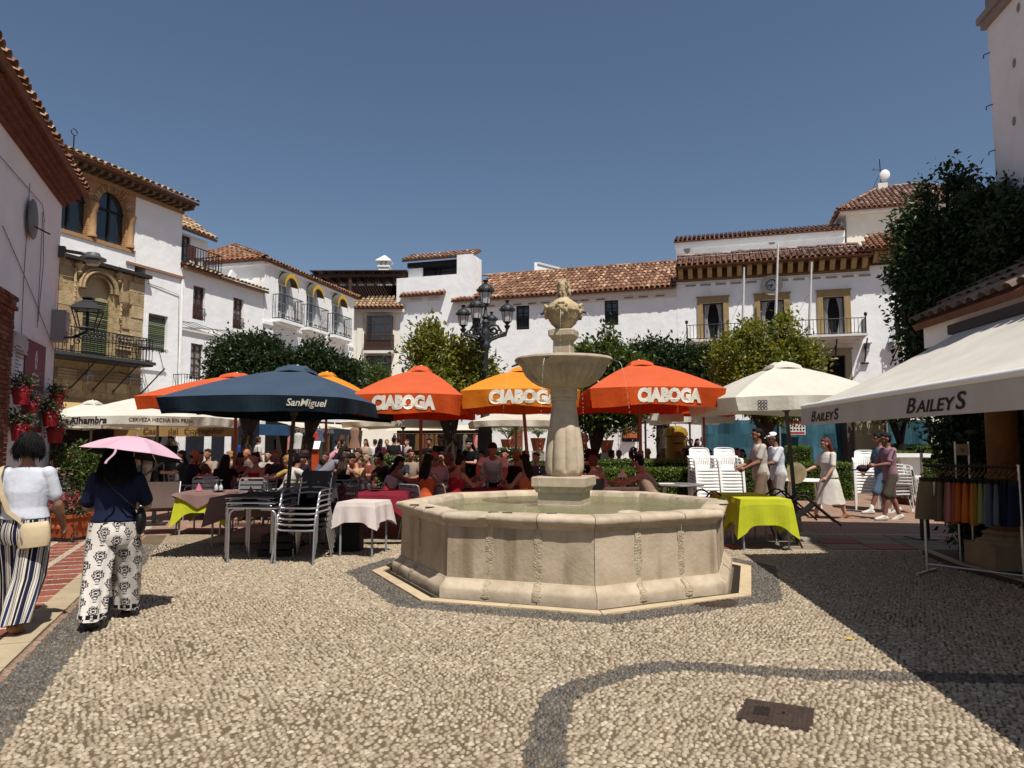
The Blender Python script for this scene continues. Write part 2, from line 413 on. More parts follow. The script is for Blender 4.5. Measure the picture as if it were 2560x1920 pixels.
DPEBM = mat("dark_pebble", (1, 1, 1), .55, .25, 45., rand2=DPEB, spec=.35)
order = np.argsort(gy*1.0 + np.abs(gx)*.15)
lt = order[~dark[order]]; dk = order[dark[order]]
big_l, big_d = lt[:230], dk[:70]
protos = {}
for key, ixs, mm in (("cobble", big_l, PEBM), ("dark_cobble", big_d, DPEBM)):
 sgx, sgy = gx.copy(), gy.copy()
 pr = []
 for q in range(6):
  i0 = ixs[q*7]; gx[i0] = gy[i0] = 0; a0 = ang[i0]; ang[i0] = 0; s0 = sz[i0]; sz[i0] = SP*.52
  pr.append(pebbles(np.array([i0]), key, mm)); ang[i0] = a0; sz[i0] = s0
 gx, gy = sgx, sgy
 for c, i in enumerate(ixs):
  s_ = sz[i]/(SP*.52)
  link(key, pr[c % 6], cob, Matrix.Translation((gx[i], gy[i], 0)) @ Matrix.Rotation(ang[i], 4, 'Z') @ Matrix.Diagonal((s_, s_, 1, 1)))
tag(link("cobble_field", pebbles(lt[230:], "cobble_field", PEBM), cob), kind="stuff")
tag(link("dark_cobble_field", pebbles(dk[70:], "dark_cobble_field", DPEBM), cob), kind="stuff")
farm = pebble_mat("far_cobbles", PEB, '#85735d', 21.)
farv = [pl(4.9, .37, .009), pl(7.6, .37, .009), (-2.4, 11.74, .009), (-1.1, 11.19, .009), (2.9, 10.34, .009), (2.3, 10.92, .009), (-3, 10.92, .009)]
mb = MB(); mb.add(farv[:4]+[(-1.2, 10.9, .009), (-5.6, 10.9, .009)], [(0, 1, 2, 3, 4, 5)])
o = tag(mb.build("far_cobble_strip", farm), kind="structure")
if o.data.polygons[0].normal.z < 0: o.data.flip_normals()
KERB = mat("kerb_limestone", '#a4947a', .8, .12, 6., .3, 40., rand=.12, spec=.2, grime=('#7a6a52', 3., .6, .8, (1, 1, 1)))
path = MB(); path.add([pl(-6, -3.2, .004), pl(-6, .0, .004), pl(9, .0, .004), pl(9, -3.2, .004)], [(0, 1, 2, 3)])
pbase = tag(path.build("tiled_path", pebble_mat("white_pebble_joint", ['#cfc3ae', '#b8ab96', '#ded4c0', '#a59986'], '#8f826f', 40.)), kind="structure")
if pbase.data.polygons[0].normal.z < 0: pbase.data.flip_normals()
a = -3.0
while a < 7.5:
 L_ = rnd.uniform(.62, .95); mb = MB()
 w0, w1 = -.24+rnd.uniform(-.008, .008), -.004
 q = [pl(a+.006, w0), pl(a+.006, w1), pl(a+L_-.006, w1), pl(a+L_-.006, w0)]; t_ = .026+rnd.uniform(-.004, .004)
 mb.add([(x, y, .0) for x, y, z in q]+[(x, y, t_) for x, y, z in q], [(4, 5, 6, 7), (0, 1, 5, 4), (1, 2, 6, 5), (2, 3, 7, 6), (3, 0, 4, 7)])
 o = mb.build("kerb_slab", KERB, pbase); a += L_
REDT = mat("red_clay_paver", (1, 1, 1), .7, .2, 7., .25, 50., rand2=['#80463a', '#8f5344', '#74402f', '#99604e'], spec=.25, grime=('#a07a60', 5., .66, .8, (1, 1, 1)))
cols = [(-.70, -.25), (-1.12, -.80), (-1.62, -1.22), (-2.2, -1.68)]
a = -1.2
while a < 8.6:
 for (c0, c1) in cols:
  h_ = .008+rnd.uniform(0, .003); d0 = rnd.uniform(-.006, .006)
  mid = (c0+c1)/2+rnd.uniform(-.06, .06)
  for (x0, x1) in ((c0, mid-.004), (mid+.004, c1)):
   q = [pl(a+d0, x0), pl(a+d0, x1), pl(a+.245+d0, x1), pl(a+.245+d0, x0)]
   if abs(q[0][0]) > .76*q[0][1]+.5: continue
   mb = MB(); mb.add([(x, y, 0) for x, y, z in q]+[(x, y, h_) for x, y, z in q], [(4, 5, 6, 7), (0, 1, 5, 4), (1, 2, 6, 5), (2, 3, 7, 6), (3, 0, 4, 7)])
   mb.build("paving_tile", REDT, pbase)
 a += .33
SLAB = mat("grey_paving_slab", '#7f7264', .85, .15, 4., .3, 40., rand=.12, spec=.2)
mb = MB(); mb.add([(2.6, 10.4, .004), (7.6, 10.16, .004), (9.5, 12.0, .004), (3.0, 12.2, .004)], [(0, 1, 2, 3)])
pav = tag(mb.build("slab_pavement", m_("slab_joint", '#b0a28c', .9, .15, 20.)), kind="structure")
for j in range(3):
 for i in range(9):
  y0 = 10.46+j*.56; x0 = 2.75+i*.62+j*.12
  h_ = .014+rnd.uniform(0, .004); sk = -.028
  q = [(x0, y0+sk*i), (x0+.58, y0+sk*(i+1)), (x0+.62, y0+.52+sk*(i+1)), (x0+.04, y0+.52+sk*i)]
  if x0 > 8.3: continue
  mb = MB(); mb.add([(x, y, 0) for x, y in q]+[(x, y, h_) for x, y in q], [(4, 5, 6, 7), (0, 1, 5, 4), (1, 2, 6, 5), (2, 3, 7, 6), (3, 0, 4, 7)])
  mb.build("paving_slab", SLAB if (i+j) % 4 else REDT, pav)
CASTI = mat("rusted_iron", '#4a3c34', .6, .3, 20., .3, 60, metal=.4, spec=.3)
c0 = (manh[0]+manh[1]+manh[2]+manh[3])/4
ux = ((manh[1]-manh[0])+(manh[2]-manh[3])).normalized(); uy = Vector((-ux.y, ux.x))
W_, D_ = (manh[1]-manh[0]).length, abs((manh[3]-manh[0]).dot(uy))
Mc = Matrix(((ux.x, uy.x, 0, c0.x), (ux.y, uy.y, 0, c0.y), (0, 0, 1, 0), (0, 0, 0, 1)))
t = thing("manhole_cover", "rectangular ribbed iron utility cover set in the pale cobbles", "manhole cover", M=Mc)
mb = MB(); mb.box(-W_/2, W_/2, -D_/2, D_/2, 0, .010); mb.build("plate", CASTI, t)
mb = MB(); nrib = 15
for i in range(nrib):
 x = -W_/2+.02+(W_-.04)*i/(nrib-1)
 for (y0, y1) in (((-D_/2+.012, D_/2-.012),) if not (-W_*.30 < x < -W_*.08) else ((-D_/2+.012, -D_*.18), (D_*.2, D_/2-.012))):
  mb.box(x-.006, x+.006, y0, y1, .010, .015)
mb.build("rib", CASTI, t)
mb = MB(); mb.box(-W_*.30, -W_*.08, -D_*.16, D_*.18, .010, .0135); mb.build("name_plate", mat("iron_plate", '#2c2623', .55, .3, 40., .4, 90, metal=.4), t)
mb = MB(); mb.tube([(.02, 0, .012), (.03, .02, .02), (.05, .02, .02), (.055, 0, .012)], .006, 6); mb.build("lifting_eye", CASTI, t)
t = thing("manhole_cover", "round dark iron cover beside the fountain's pebble border", "manhole cover", (rman.x, rman.y, 0))
mb = MB(); mb.lathe([(.235, 0), (.235, .010), (.0, .0105)], 28); mb.build("plate", CASTI, t)
mb = MB()
for k in range(3):
 r_ = .06+.06*k; mb.lathe([(r_, .010), (r_, .014), (r_+.02, .014), (r_+.02, .010)], 24, cap=False)
mb.build("rib", CASTI, t)
o = MB(); o.ell((0, 0, .012), (.035, .018, .008), 8, 5)
tag(o.build("fallen_leaf", m_("yellow_leaf", '#b8a23a', .6)), "small yellow fallen leaf on the sunny cobbles near the shade edge", "leaf").location = (*G(2123, 1604).xy, .012)
# ================================================================ buildings
class Fr:                       # a facade frame: local x along the front, local y into the house, z up
 def __init__(s, o, d):
  s.d = Vector(d).normalized(); s.o = Vector(o)
  s.M = Matrix(((s.d.x, -s.d.y, 0, s.o.x), (s.d.y, s.d.x, 0, s.o.y), (0, 0, 1, 0), (0, 0, 0, 1)))
  s.I = s.M.inverted(); s.c = s.I @ CAM
 def px(s, x, y, off=0.0):
  r = s.I.to_3x3() @ ray(x, y); t = (off - s.c.y)/r.y; p = s.c + r*t; return p.x, p.z
 def roof(s, x, y, ov, ze, tan):
  r = s.I.to_3x3() @ ray(x, y)
  t = (ze + tan*(s.c.y+ov) - s.c.z)/(r.z - tan*r.y); p = s.c + r*t; return p
 def thing(s, name, label, cat, group=None): return thing(name, label, cat, group=group, M=s.M)
def wall(mb, s0, s1, z0, z1, ops=(), depth=.25, y=0.0, mi=0, body=None):
 xs = sorted({s0, s1, *[v for o in ops for v in o[:2] if s0 < v < s1]}); zs = sorted({z0, z1, *[v for o in ops for v in o[2:4] if z0 < v < z1]})
 for i in range(len(xs)-1):
  for j in range(len(zs)-1):
   cx, cz = (xs[i]+xs[i+1])/2, (zs[j]+zs[j+1])/2
   if any(o[0] < cx < o[1] and o[2] < cz < o[3] for o in ops): continue
   mb.quad((xs[i], y, zs[j]), (xs[i+1], y, zs[j]), (xs[i+1], y, zs[j+1]), (xs[i], y, zs[j+1]), mi)
 for (a, b, c, d) in [o[:4] for o in ops]:
  e = y+depth
  mb.quad((a, y, c), (a, e, c), (b, e, c), (b, y, c), mi); mb.quad((a, y, d), (b, y, d), (b, e, d), (a, e, d), mi)
  mb.quad((a, y, c), (a, y, d), (a, e, d), (a, e, c), mi); mb.quad((b, y, c), (b, e, c), (b, e, d), (b, y, d), mi)
  mb.quad((a, e, c), (b, e, c), (b, e, d), (a, e, d), mi)
 if body:
  B = y+body
  mb.quad((s0, y, z0), (s0, y, z1), (s0, B, z1), (s0, B, z0), mi); mb.quad((s1, y, z0), (s1, B, z0), (s1, B, z1), (s1, y, z1), mi)
  mb.quad((s0, y, z1), (s1, y, z1), (s1, B, z1), (s0, B, z1), mi); mb.quad((s0, B, z0), (s0, B, z1), (s1, B, z1), (s1, B, z0), mi)
def tile_mesh(name, r, L_, mats, n=5):
 mb = MB(); out = []; t = .014
 for (y, rr, dz) in ((-.0, r, .012), (L_, r*.80, 0)):
  out.append([(rr*math.cos(math.pi*j/n), y, dz+rr*.78*math.sin(math.pi*j/n)) for j in range(n+1)])
  out.append([((rr-t)*math.cos(math.pi*j/n), y, dz+(rr-t)*.78*math.sin(math.pi*j/n)) for j in range(n+1)])
 vs_ = out[0]+out[1]+out[2]+out[3]; k = n+1; fs = []
 for j in range(n):
  fs += [(j, j+1, 2*k+j+1, 2*k+j), (k+j+1, k+j, 3*k+j, 3*k+j+1), (j+1, j, k+j, k+j+1)]
 mb.add(vs_, fs); return mb
def tiles(parent, org, u, v, poly, mats, pitch=.24, row=.33, maxobj=0, near=None, jit=.012, base=True, pan=True, name="roof_tile"):
 u, v, org = Vector(u).normalized(), Vector(v).normalized(), Vector(org); nrm = u.cross(v)
 if nrm.z < 0: nrm = -nrm
 U = [p[0] for p in poly]; V_ = [p[1] for p in poly]
 proto = tile_mesh(name, pitch*.40, row*1.22, mats); pm = proto.mesh(name, mats, 50)
 Bm = Matrix(((u.x, v.x, nrm.x), (u.y, v.y, nrm.y), (u.z, v.z, nrm.z)))
 flip = Bm.determinant() < 0
 lst = []; nc = max(1, round((max(U)-min(U))/pitch)); pt = (max(U)-min(U))/nc
 for i in range(nc):
  uu = min(U)+(i+.5)*pt; j = 0
  while min(V_)+j*row < max(V_)-.05:
   vv = min(V_)+j*row
   if inpoly(np.array([uu]), np.array([vv+row*.5]), poly)[0]: lst.append((vv if maxobj else 0, uu, vv))
   j += 1
 rot = Bm.copy()
 if flip: rot = Matrix(((-u.x, v.x, nrm.x), (-u.y, v.y, nrm.y), (-u.z, v.z, nrm.z)))
 if near: lst.sort(key=near)
 rest = MB()
 for c, (_, uu, vv) in enumerate(lst):
  p = org+u*(uu+rnd.uniform(-jit, jit))+v*(vv+rnd.uniform(-jit, jit)*1.5)+nrm*.055
  Rm = rot @ (Matrix.Rotation(rnd.uniform(-.035, .035), 3, 'Z') @ Matrix.Rotation(rnd.uniform(-.02, .02)-.03, 3, 'X'))
  M = Matrix.Translation(p) @ Rm.to_4x4()
  if c < maxobj: link(name, pm, parent, M)
  else: rest.add([M @ Vector(q) for q in proto.v], proto.f)
 if rest.v: tag(rest.build(name+"_field", mats, parent, 50), kind="stuff")
 if base:
  mb = MB(); q = [org+u*a+v*b+nrm*.02 for a, b in poly]; q2 = [p-nrm*.09 for p in q]; k = len(q)
  mb.add(q+q2, [tuple(range(k)), tuple(range(2*k-1, k-1, -1))]+[(i, k+i, k+(i+1) % k, (i+1) % k) for i in range(k)])
  mb.build("roof_bed", TBASE, parent)
def ridge(parent, a, b, mats, r=.12, L_=.4, name="ridge_tile", obj=False):
 a, b = Vector(a), Vector(b); d = b-a; n = max(1, round(d.length/L_)); v = d.normalized(); u = v.cross(Vector((0, 0, 1))).normalized(); nr = u.cross(v)
 proto = tile_mesh(name, r, d.length/n*1.15, mats); mb = MB()
 for i in range(n):
  M = Matrix.Translation(a+d*(i/n)+nr*.02) @ Matrix(((u.x, v.x, nr.x), (u.y, v.y, nr.y), (u.z, v.z, nr.z))).to_4x4() @ Matrix.Rotation(rnd.uniform(-.05, .05), 4, 'Y')
  mb.add([M @ Vector(q) for q in proto.v], proto.f)
 tag(mb.build(name, mats, parent, 50), kind="stuff")
def window(parent, a, b, c, d, y=.12, nx=2, nz=3, frame=DWOOD, pane=PANE, fw=.06, panel=0.0, name="window", arch=False):
 mb = MB(); zp = c+(d-c)*panel
 mb.box(a, a+fw, y-.03, y+.03, c, d); mb.box(b-fw, b, y-.03, y+.03, c, d)
 mb.box(a+fw, b-fw, y-.03, y+.03, d-fw, d); mb.box(a+fw, b-fw, y-.03, y+.03, c, c+fw)
 for i in range(1, nx): x = a+(b-a)*i/nx; mb.box(x-fw*.55, x+fw*.55, y-.026, y+.026, c+fw, d-fw)
 for j in range(1, nz):
  z = zp+(d-zp)*j/nz; mb.box(a+fw, b-fw, y-.018, y+.018, z-fw*.3, z+fw*.3)
 if panel:
  mb.box(a+fw, b-fw, y-.02, y+.022, zp-fw*.5, zp+fw*.5)
  mb.box(a+fw, b-fw, y-.008, y+.012, c+fw, zp-fw*.5)
 f = mb.build(name, frame, parent)
 w_ = (b-a)/nx
 for i in range(nx):
  p = MB(); p.box(a+i*w_+fw*.5, a+(i+1)*w_-fw*.5, y+.0, y+.006, (zp if panel else c)+fw*.5, d-fw*.5)
  p.build("pane", pane, f)
 return f
def railing(mb, pts, z0, z1, sp_=.12, r=.009, knobs=False, mid=None):
 pts = [Vector((p[0], p[1], 0)) for p in pts]
 for a, b in zip(pts[:-1], pts[1:]):
  L_ = (b-a).length; n = max(1, round(L_/sp_))
  for z in [z0+.04, z1]+([mid] if mid else []): mb.tube([a+Vector((0, 0, z)), b+Vector((0, 0, z))], r*1.5, 6)
  for i in range(n+1):
   p = a+(b-a)*(i/n); mb.tube([p+Vector((0, 0, z0)), p+Vector((0, 0, z1))], r, 5)
   if knobs and i % 2 == 0: mb.ell(p+Vector((0, 0, (z0+z1)/2)), (r*2, r*2, r*2.6), 6, 4)
def scroll(mb, c, r, ax=Vector((1, 0, 0)), up=Vector((0, 0, 1)), turns=1.4, t=.008, s=1):
 mb.tube([Vector(c)+(ax*math.cos(a*s)+up*math.sin(a*s))*(r*(1-a/(turns*7.5))) for a in np.linspace(0, turns*2*math.pi, 14)], t, 4)
def lettering(parent, mb, M, name, m): mb.v = [tuple(M @ Vector(p)) for p in mb.v]; return mb.build(name, m, parent)
# ---------------------------------------------------------------- near-left white house
NL = Fr((-7.79+.386*6*.933, 12.0-6*.933), (-.386, 1))                       # x runs away from the camera, corner at x = L
Lc = NL.I @ Vector((-7.79, 12.0, 0)); LX = Lc.x
b1 = NL.thing("white_house", "near white house on the left, in shade, with overhanging brown tiled eave", "house")
mb = MB(); wall(mb, -3, LX, 0, 6.05, body=7); mb.build("wall", WHITE2, b1)
ze = 5.62
eave = mat("painted_eave_brick", '#6a4234', .9, .3, 8., .6, 30.)
for k in range(4):
 mb = MB(); mb.box(-3, LX+.02+k*.02, -.065-.065*k, .0, ze+.055*k, ze+.055*k+.053); mb.build("cornice_course", eave, b1)
nb = int((LX+3)/.13)
for i in range(nb):
 x = LX-.13*i
 if x < LX-4.4: break
 mb = MB(); mb.box(x-.125, x-.004, -.30, -.02, ze+.222, ze+.262+rnd.uniform(-.004, .004)); mb.build("cornice_brick", eave, b1)
tiles(b1, (-3, -.37, ze+.27), (1, 0, 0), (0, .9, .38), [(0, 0), (LX+3.08, 0), (LX+3.08, 3), (0, 3)], TILE, .21, .36, maxobj=60, near=lambda q: q[2]*3-q[1])
bx0, bz1 = NL.px(38, 720, -.14)
bxa = bx0-.75
mb = MB(); mb.box(bxa, bx0-.03, -.12, 0, 0, bz1-.1); mb.build("brick_core", MORT, b1)
rows = int((bz1-.35)/.062)
for j in range(rows):
 z = bz1-.12-.062*(j+1)
 if z < .9: break
 xx = bx0+(.035 if j < 3 else 0)-(.09 if j % 2 else 0)
 k = 0
 if j % 2: mb = MB(); mb.box(bx0-.086, bx0, -.15, -.01, z, z+.053); mb.build("brick", BRICK, b1)
 while k < 4 and xx-.2*k-.19 > bxa-.2:
  mb = MB(); mb.box(xx-.2*(k+1)+.006, xx-.2*k-.004, -.15-rnd.uniform(0, .008)-(.03 if j < 3 else 0), -.01, z, z+.053); mb.build("brick", BRICK, b1); k += 1
def onwall(F, x0, y0, x1, y1, off):       # px box on a facade -> local rect
 a = F.px(x0, y0, off); b = F.px(x1, y1, off); return min(a[0], b[0]), max(a[0], b[0]), min(a[1], b[1]), max(a[1], b[1])
a = NL.px(35, 812, -.02); b = NL.px(66, 897, -.02)
t = tag(link("wall_plaque", None, None, NL.M), "pale marble plaque with engraved lines, screwed to the shaded wall", "plaque")
px0, px1, pz0, pz1 = a[0], b[0], b[1]+.05, a[1]-.08
mb = MB(); mb.box(px0, px1, -.035, -.004, pz0, pz1); mb.build("slab", mat("grey_marble", '#a39c9a', .4, .1, 5.), t)
mb = MB()
for i, wv in enumerate((.5, .75, .75, .8, .3, .6, .3, .62, .35, .6)):
 z = pz1-.2-.05*i; mb.box(px0+.09, px0+.09+(px1-px0-.18)*wv, -.0375, -.0355, z, z+.014)
mb.build("engraved_line", m_("dark_engraving", '#4a4548', .8), t)
mb = MB()
for x in (px0+.04, px1-.04):
 for z in (pz0+.04, pz1-.04): mb.ell((x, -.038, z), (.014, .008, .014), 8, 5)
mb.build("screw", IRON, t)
a = NL.px(67, 832, -.02); b = NL.px(104, 1082, -.02)
bw = b[0]-a[0]; zt = a[1]-.07; zb = b[1]
t = tag(link("wall_banner", None, None, NL.M), "tall magenta exhibition banner with white emblem and a grey picture, on the shaded wall", "banner")
mb = MB(); mb.box(a[0], b[0], -.02, -.004, zb, zt); mb.build("sheet", mat("magenta_print", '#6e2340', .6, .06, 2.), t)
mb = MB(); mb.box(a[0]+.04, b[0]-.03, -.0235, -.0205, zb+.1, zt-.72); mb.build("picture", mat("grey_photo_print", '#8d8a94', .6, .5, 2.2, col2='#3a3440', thr=(.4, .62), stretch=(6, 6, 1.0)), t)
mb = MB(); mb.ell((a[0]+bw*.52, -.022, zt-.27), (.075, .004, .15), 20, 8); mb.build("emblem", m_("white_print", '#c9bcc2', .7), t)
mb = MB(); mb.ell((a[0]+bw*.52, -.0245, zt-.22), (.02, .003, .04), 10, 6); mb.ell((a[0]+bw*.52, -.0245, zt-.31), (.03, .003, .05), 10, 6); mb.build("emblem_mark", m_("magenta_mark", '#7d3a54', .7), t)
for i, s_ in enumerate(("Real Hospital Bazan", "y Museo del Grabado", "Museo de Marbella")):
 lettering(t, text_mb("Del Grabado Español Contemporáneo" if i == 1 else ("Museo del Grabado" if i == 0 else "Museo de Marbella"), .052, depth=.001, bold=.001, sx=.62 if i == 1 else .9), Matrix.Translation((a[0]+bw*.5, -.0225, zt-.50-.08*i)), "lettering", MT["white_print"])
p = NL.px(77, 548, -.03)
t = tag(link("satellite_dish", None, None, NL.M), "grey oval dish seen edge-on against the white wall with hanging cables", "satellite dish")
mb = MB(); mb.ell((p[0], -.06, p[1]), (.26, .035, .30), 24, 8); mb.build("dish", m_("dish_grey", '#6d6668', .5), t)
mb = MB(); mb.tube([(p[0]-.02, -.07, p[1]-.1), (p[0]-.08, -.3, p[1]-.22)], .012, 6); mb.build("arm", IRON, t)
mb = MB()
CAB = [[(-2.9, ze-.35), (-1, ze-.3), (1.2, ze-.32), (2.4, ze-.45), (LX-1.35, ze-.4), (LX-1.2, ze-.62)], [(LX-1.32, ze-.5), (LX-1.3, 3.9), (LX-1.28, 3.3)], [(LX-1.22, ze-.6), (LX-1.12, 4.3), (LX-1.25, 3.4)],
  [(LX-3.2, 4.35), (LX-1.6, 3.75), (LX-.12, 3.08)], [(LX-.06, 4.6), (LX-.05, 3.4), (LX-.07, 1.0)], [(LX-2.1, 5.3), (LX-2.12, 3.9), (LX-2.1, 2.9)], [(LX-.16, 2.3), (LX-.2, 1.75), (LX-.06, 1.35)]]
for c_ in CAB: mb.tube([(x, -.025+rnd.uniform(-.006, .006), z) for x, z in c_], .006, 5)
mb.build("cable", m_("old_cable", '#786e6c', .7), b1)
p = NL.px(166, 790, -.15)
t = tag(link("meter_box", None, None, NL.M), "grey electrical cabinet fixed on the corner of the shaded wall", "utility box")
bz = zpx(175, 848, 12); bt_ = zpx(175, 790, 12)
mb = MB(); mb.box(LX-.33, LX-.02, -.20, -.004, bz-.06, bt_+.06); mb.build("box", m_("box_grey", '#8a8488', .6, .06), t)
mb = MB(); mb.box(LX-.31, LX-.04, -.21, -.2005, bz-.03, bt_+.03); mb.build("door", m_("door_grey", '#958f93', .55, .05), t)
mb = MB(); mb.box(LX-.27, LX-.18, -.213, -.2105, bz+.02, bz+.11); mb.build("label", m_("label_tan", '#6e6558', .7), t)
t = tag(link("street_lamp", None, None, NL.M), "modern grey disc street light on a short arm at the house corner", "street lamp")
zl = zpx(195, 635, 12)
mb = MB(); mb.box(LX-.12, LX-.02, -.1, -.004, zl-.08, zl+.12); mb.tube([(LX-.07, -.09, zl+.05), (LX+.02, -.4, zl+.04)], .03, 8); mb.build("arm", m_("lamp_grey", '#4b4b4e', .5), t)
mb = MB(); mb.lathe([(.02, .10), (.10, .09), (.13, .03), (.21, .0), (.21, -.03), (.10, -.05), (.0, -.05)], 20, (LX+.03, -.5, zl-.02)); mb.build("head", MT["lamp_grey"], t, 40)
mb = MB(); mb.lathe([(.12, -.05), (.10, -.12), (.0, -.13)], 20, (LX+.03, -.5, zl-.02)); mb.build("diffuser", m_("diffuser", '#9a958c', .3), t, 40)
def lantern(t, c, w, h, mfr, glass=True, cap=True):
 x, y, z = c; mb = MB(); wt, wb = w*.5, w*.30; zt = z+h*.62
 for sx in (-1, 1):
  for sy in (-1, 1): mb.tube([(x+sx*wb, y+sy*wb, z+h*.10), (x+sx*wt, y+sy*wt, zt)], w*.028, 5)
 for zz, ww in ((z+h*.10, wb), (zt, wt)):
  q = [(x-ww, y-ww, zz), (x+ww, y-ww, zz), (x+ww, y+ww, zz), (x-ww, y+ww, zz), (x-ww, y-ww, zz)]
  for a_, b_ in zip(q[:-1], q[1:]): mb.tube([a_, b_], w*.03, 5)
 for sx in (-1, 1): mb.tube([(x+sx*wb, y, z+h*.10), (x+sx*w*.16, y, z+.02*h), (x, y, z)], w*.03, 5)
 mb.build("frame", mfr, t)
 mb = MB(); wr = wt*1.12
 mb.loft([[(x+sx*a_, y+sy*a_, zz) for sx, sy in ((-1, -1), (1, -1), (1, 1), (-1, 1))] for a_, zz in ((wr, zt), (wr*.98, zt+h*.03), (wr*.55, zt+h*.2), (wr*.35, zt+h*.24), (wr*.3, zt+h*.30), (wr*.42, zt+h*.33), (wr*.1, zt+h*.38))])
 mb.build("roof", mfr, t)
 mb = MB(); mb.tube([(x, y, z+h*.05), (x, y, zt-.02)], w*.06, 8); mb.build("lamp_holder", mfr, t)
t = tag(link("wall_lantern", None, None, NL.M), "large black four-sided lantern on a bracket in front of the stone balcony", "street lamp")
pb = P(217, 830, 11.6); pt_ = P(217, 742, 11.6); q = NL.I @ pb
lantern(t, (q.x, q.y, q.z), .40, (pt_.z-pb.z)*1.0, IRON)
mb = MB(); mb.tube([(LX-.1, -.03, q.z-.05), (q.x+.15, q.y*.6, q.z-.08), (q.x, q.y, q.z)], .02, 6); scroll(mb, (q.x+.1, q.y*.75, q.z-.14), .08, Vector((.3, -.9, 0)).normalized()); mb.build("bracket", IRON, t)
# ---------------------------------------------------------------- house with the brick loggia and the carved stone front
CR = Fr(P(435, 600, 17.0).xy, (.372, 1))
_o = P(435, 1100, 23.0); CR = Fr((_o.x, _o.y), (.372, 1))                    # origin at its right corner, x negative towards the camera
b2 = CR.thing("loggia_house", "white and stone house with a brick arched loggia under the roof and an iron balcony", "house")
XL = CR.px(120, 800)[0]-1.0
zE = CR.px(432, 505, -.4)[1]; za = CR.px(300, 622)[1]; zw = CR.px(425, 684)[1]
xB = CR.px(337, 560)[0]                     # right edge of the brick loggia
xS = CR.px(357, 800)[0]                     # right edge of the stone front
zS1 = CR.px(300, 690)[1]; zS0 = CR.px(300, 985)[1]
arch1 = CR.px(189, 540); arch2 = CR.px(278, 550)
LB_BR = mat("loggia_brick", '#a1714a', .9, .2, 10., .5, 40.); add_bricks(LB_BR, 2.0, '#a87850', '#8c5e3e', '#b59a78', .5, .12)
for nd in LB_BR.node_tree.nodes:
 if nd.type == 'MAPPING' and any(l.to_node.type == 'TEX_BRICK' for l in nd.outputs[0].links): nd.inputs["Rotation"].default_value = (R(90), 0, 0)
zsill = CR.px(270, 605)[1]
blind_d = onwall(CR, 196, 745, 256, 900, .2); win_d = onwall(CR, 358, 783, 403, 880, .2)
ops = [(win_d[0], win_d[1], win_d[2], win_d[3])]
mb = MB(); wall(mb, xB+.003, 0, zw, zE, body=6); wall(mb, xS, 0, 0, zw, ops, body=6, y=-.03); mb.build("wall", WHITE, b2)
mb = MB(); mb.box(xB-.3, .06, -.10, .02, zw-.08, zw); mb.build("string_course", mat("brick_course", '#8a6a54', .9, .2, 10), b2)
mb = MB(); mb.box(XL, xB+.02, -.05, 6, zS1+.12, za); mb.build("white_band", WHITE, b2)
mb = MB(); wl_ = []
zs_ = CR.px(240, 560)[1]
def arch_wall(mb, s0, s1, z0, z1, arches, n=14, depth=.16):
 xs = [s0]
 for (c, w, sp_z, sl) in arches:
  mb.quad((xs[-1], 0, z0), (c-w, 0, z0), (c-w, 0, z1), (xs[-1], 0, z1))
  mb.quad((c-w, 0, z0), (c+w, 0, z0), (c+w, 0, sl), (c-w, 0, sl))
  ap = [(c-w, sl), (c-w, sp_z)]+[(c-w*1.0*math.cos(math.pi*i/n), sp_z+w*1.12*math.sin(math.pi*i/n)) for i in range(1, n)]+[(c+w, sp_z), (c+w, sl)]
  for (xa, z_a), (xb, z_b) in zip(ap[1:-2], ap[2:-1]): mb.quad((xa, 0, z_a), (xb, 0, z_b), (xb, 0, z1), (xa, 0, z1))
  for (xa, z_a), (xb, z_b) in zip(ap[:-1], ap[1:]): mb.quad((xa, 0, z_a), (xa, depth, z_a), (xb, depth, z_b), (xb, 0, z_b))
  mb.quad((c-w, 0, sl), (c+w, 0, sl), (c+w, depth, sl), (c-w, depth, sl))
  xs.append(c+w)
 mb.quad((xs[-1], 0, z0), (s1, 0, z0), (s1, 0, z1), (xs[-1], 0, z1))
 mb.quad((s1, 0, z0), (s1, depth, z0), (s1, depth, z1), (s1, 0, z1))
w1 = abs(CR.px(246, 560)[0]-CR.px(312, 560)[0])/2; c2 = (CR.px(246, 560)[0]+CR.px(312, 560)[0])/2; w1 *= 1.12; c1 = c2-2*w1-.30
zsp = CR.px(279, 525)[1]
arches = [(c1-2*w1-.30, w1, zsp, zsill), (c1, w1, zsp, zsill), (c2, w1, zsp, zsill)]
mb = MB(); arch_wall(mb, XL, xB, za, zE, arches); mb.build("brick_wall", LB_BR, b2)
VOUS = mat("voussoir_brick", (1, 1, 1), .9, .2, 10., .4, 40., rand2=['#a88460', '#8f6c4c', '#b8966e', '#9a7654'])
for (c, w, sz_, sl) in arches:
 for i in range(19):
  t0, t1 = math.pi*(i+.12)/19, math.pi*(i+.88)/19; mb = MB()
  q = [(c-math.cos(t)*ww, sz_+math.sin(t)*ww*1.12) for t, ww in ((t0, w*1.0), (t1, w*1.0), (t1, w*1.36), (t0, w*1.36))]
  mb.prism(q, -.035-.006*(i % 2), .01); mb.build("voussoir", VOUS, b2)
 mb = MB(); mb.box(c-w-.03, c+w+.03, .17, .2, sl-.05, sz_+w*1.3); mb.build("pane", PANE, b2)
 mb = MB(); mb.box(c-.03, c+.03, .12, .16, sl, sz_+w); mb.box(c-w, c+w, .12, .16, sz_-.03, sz_+.03); mb.build("window_frame", IRON, b2)
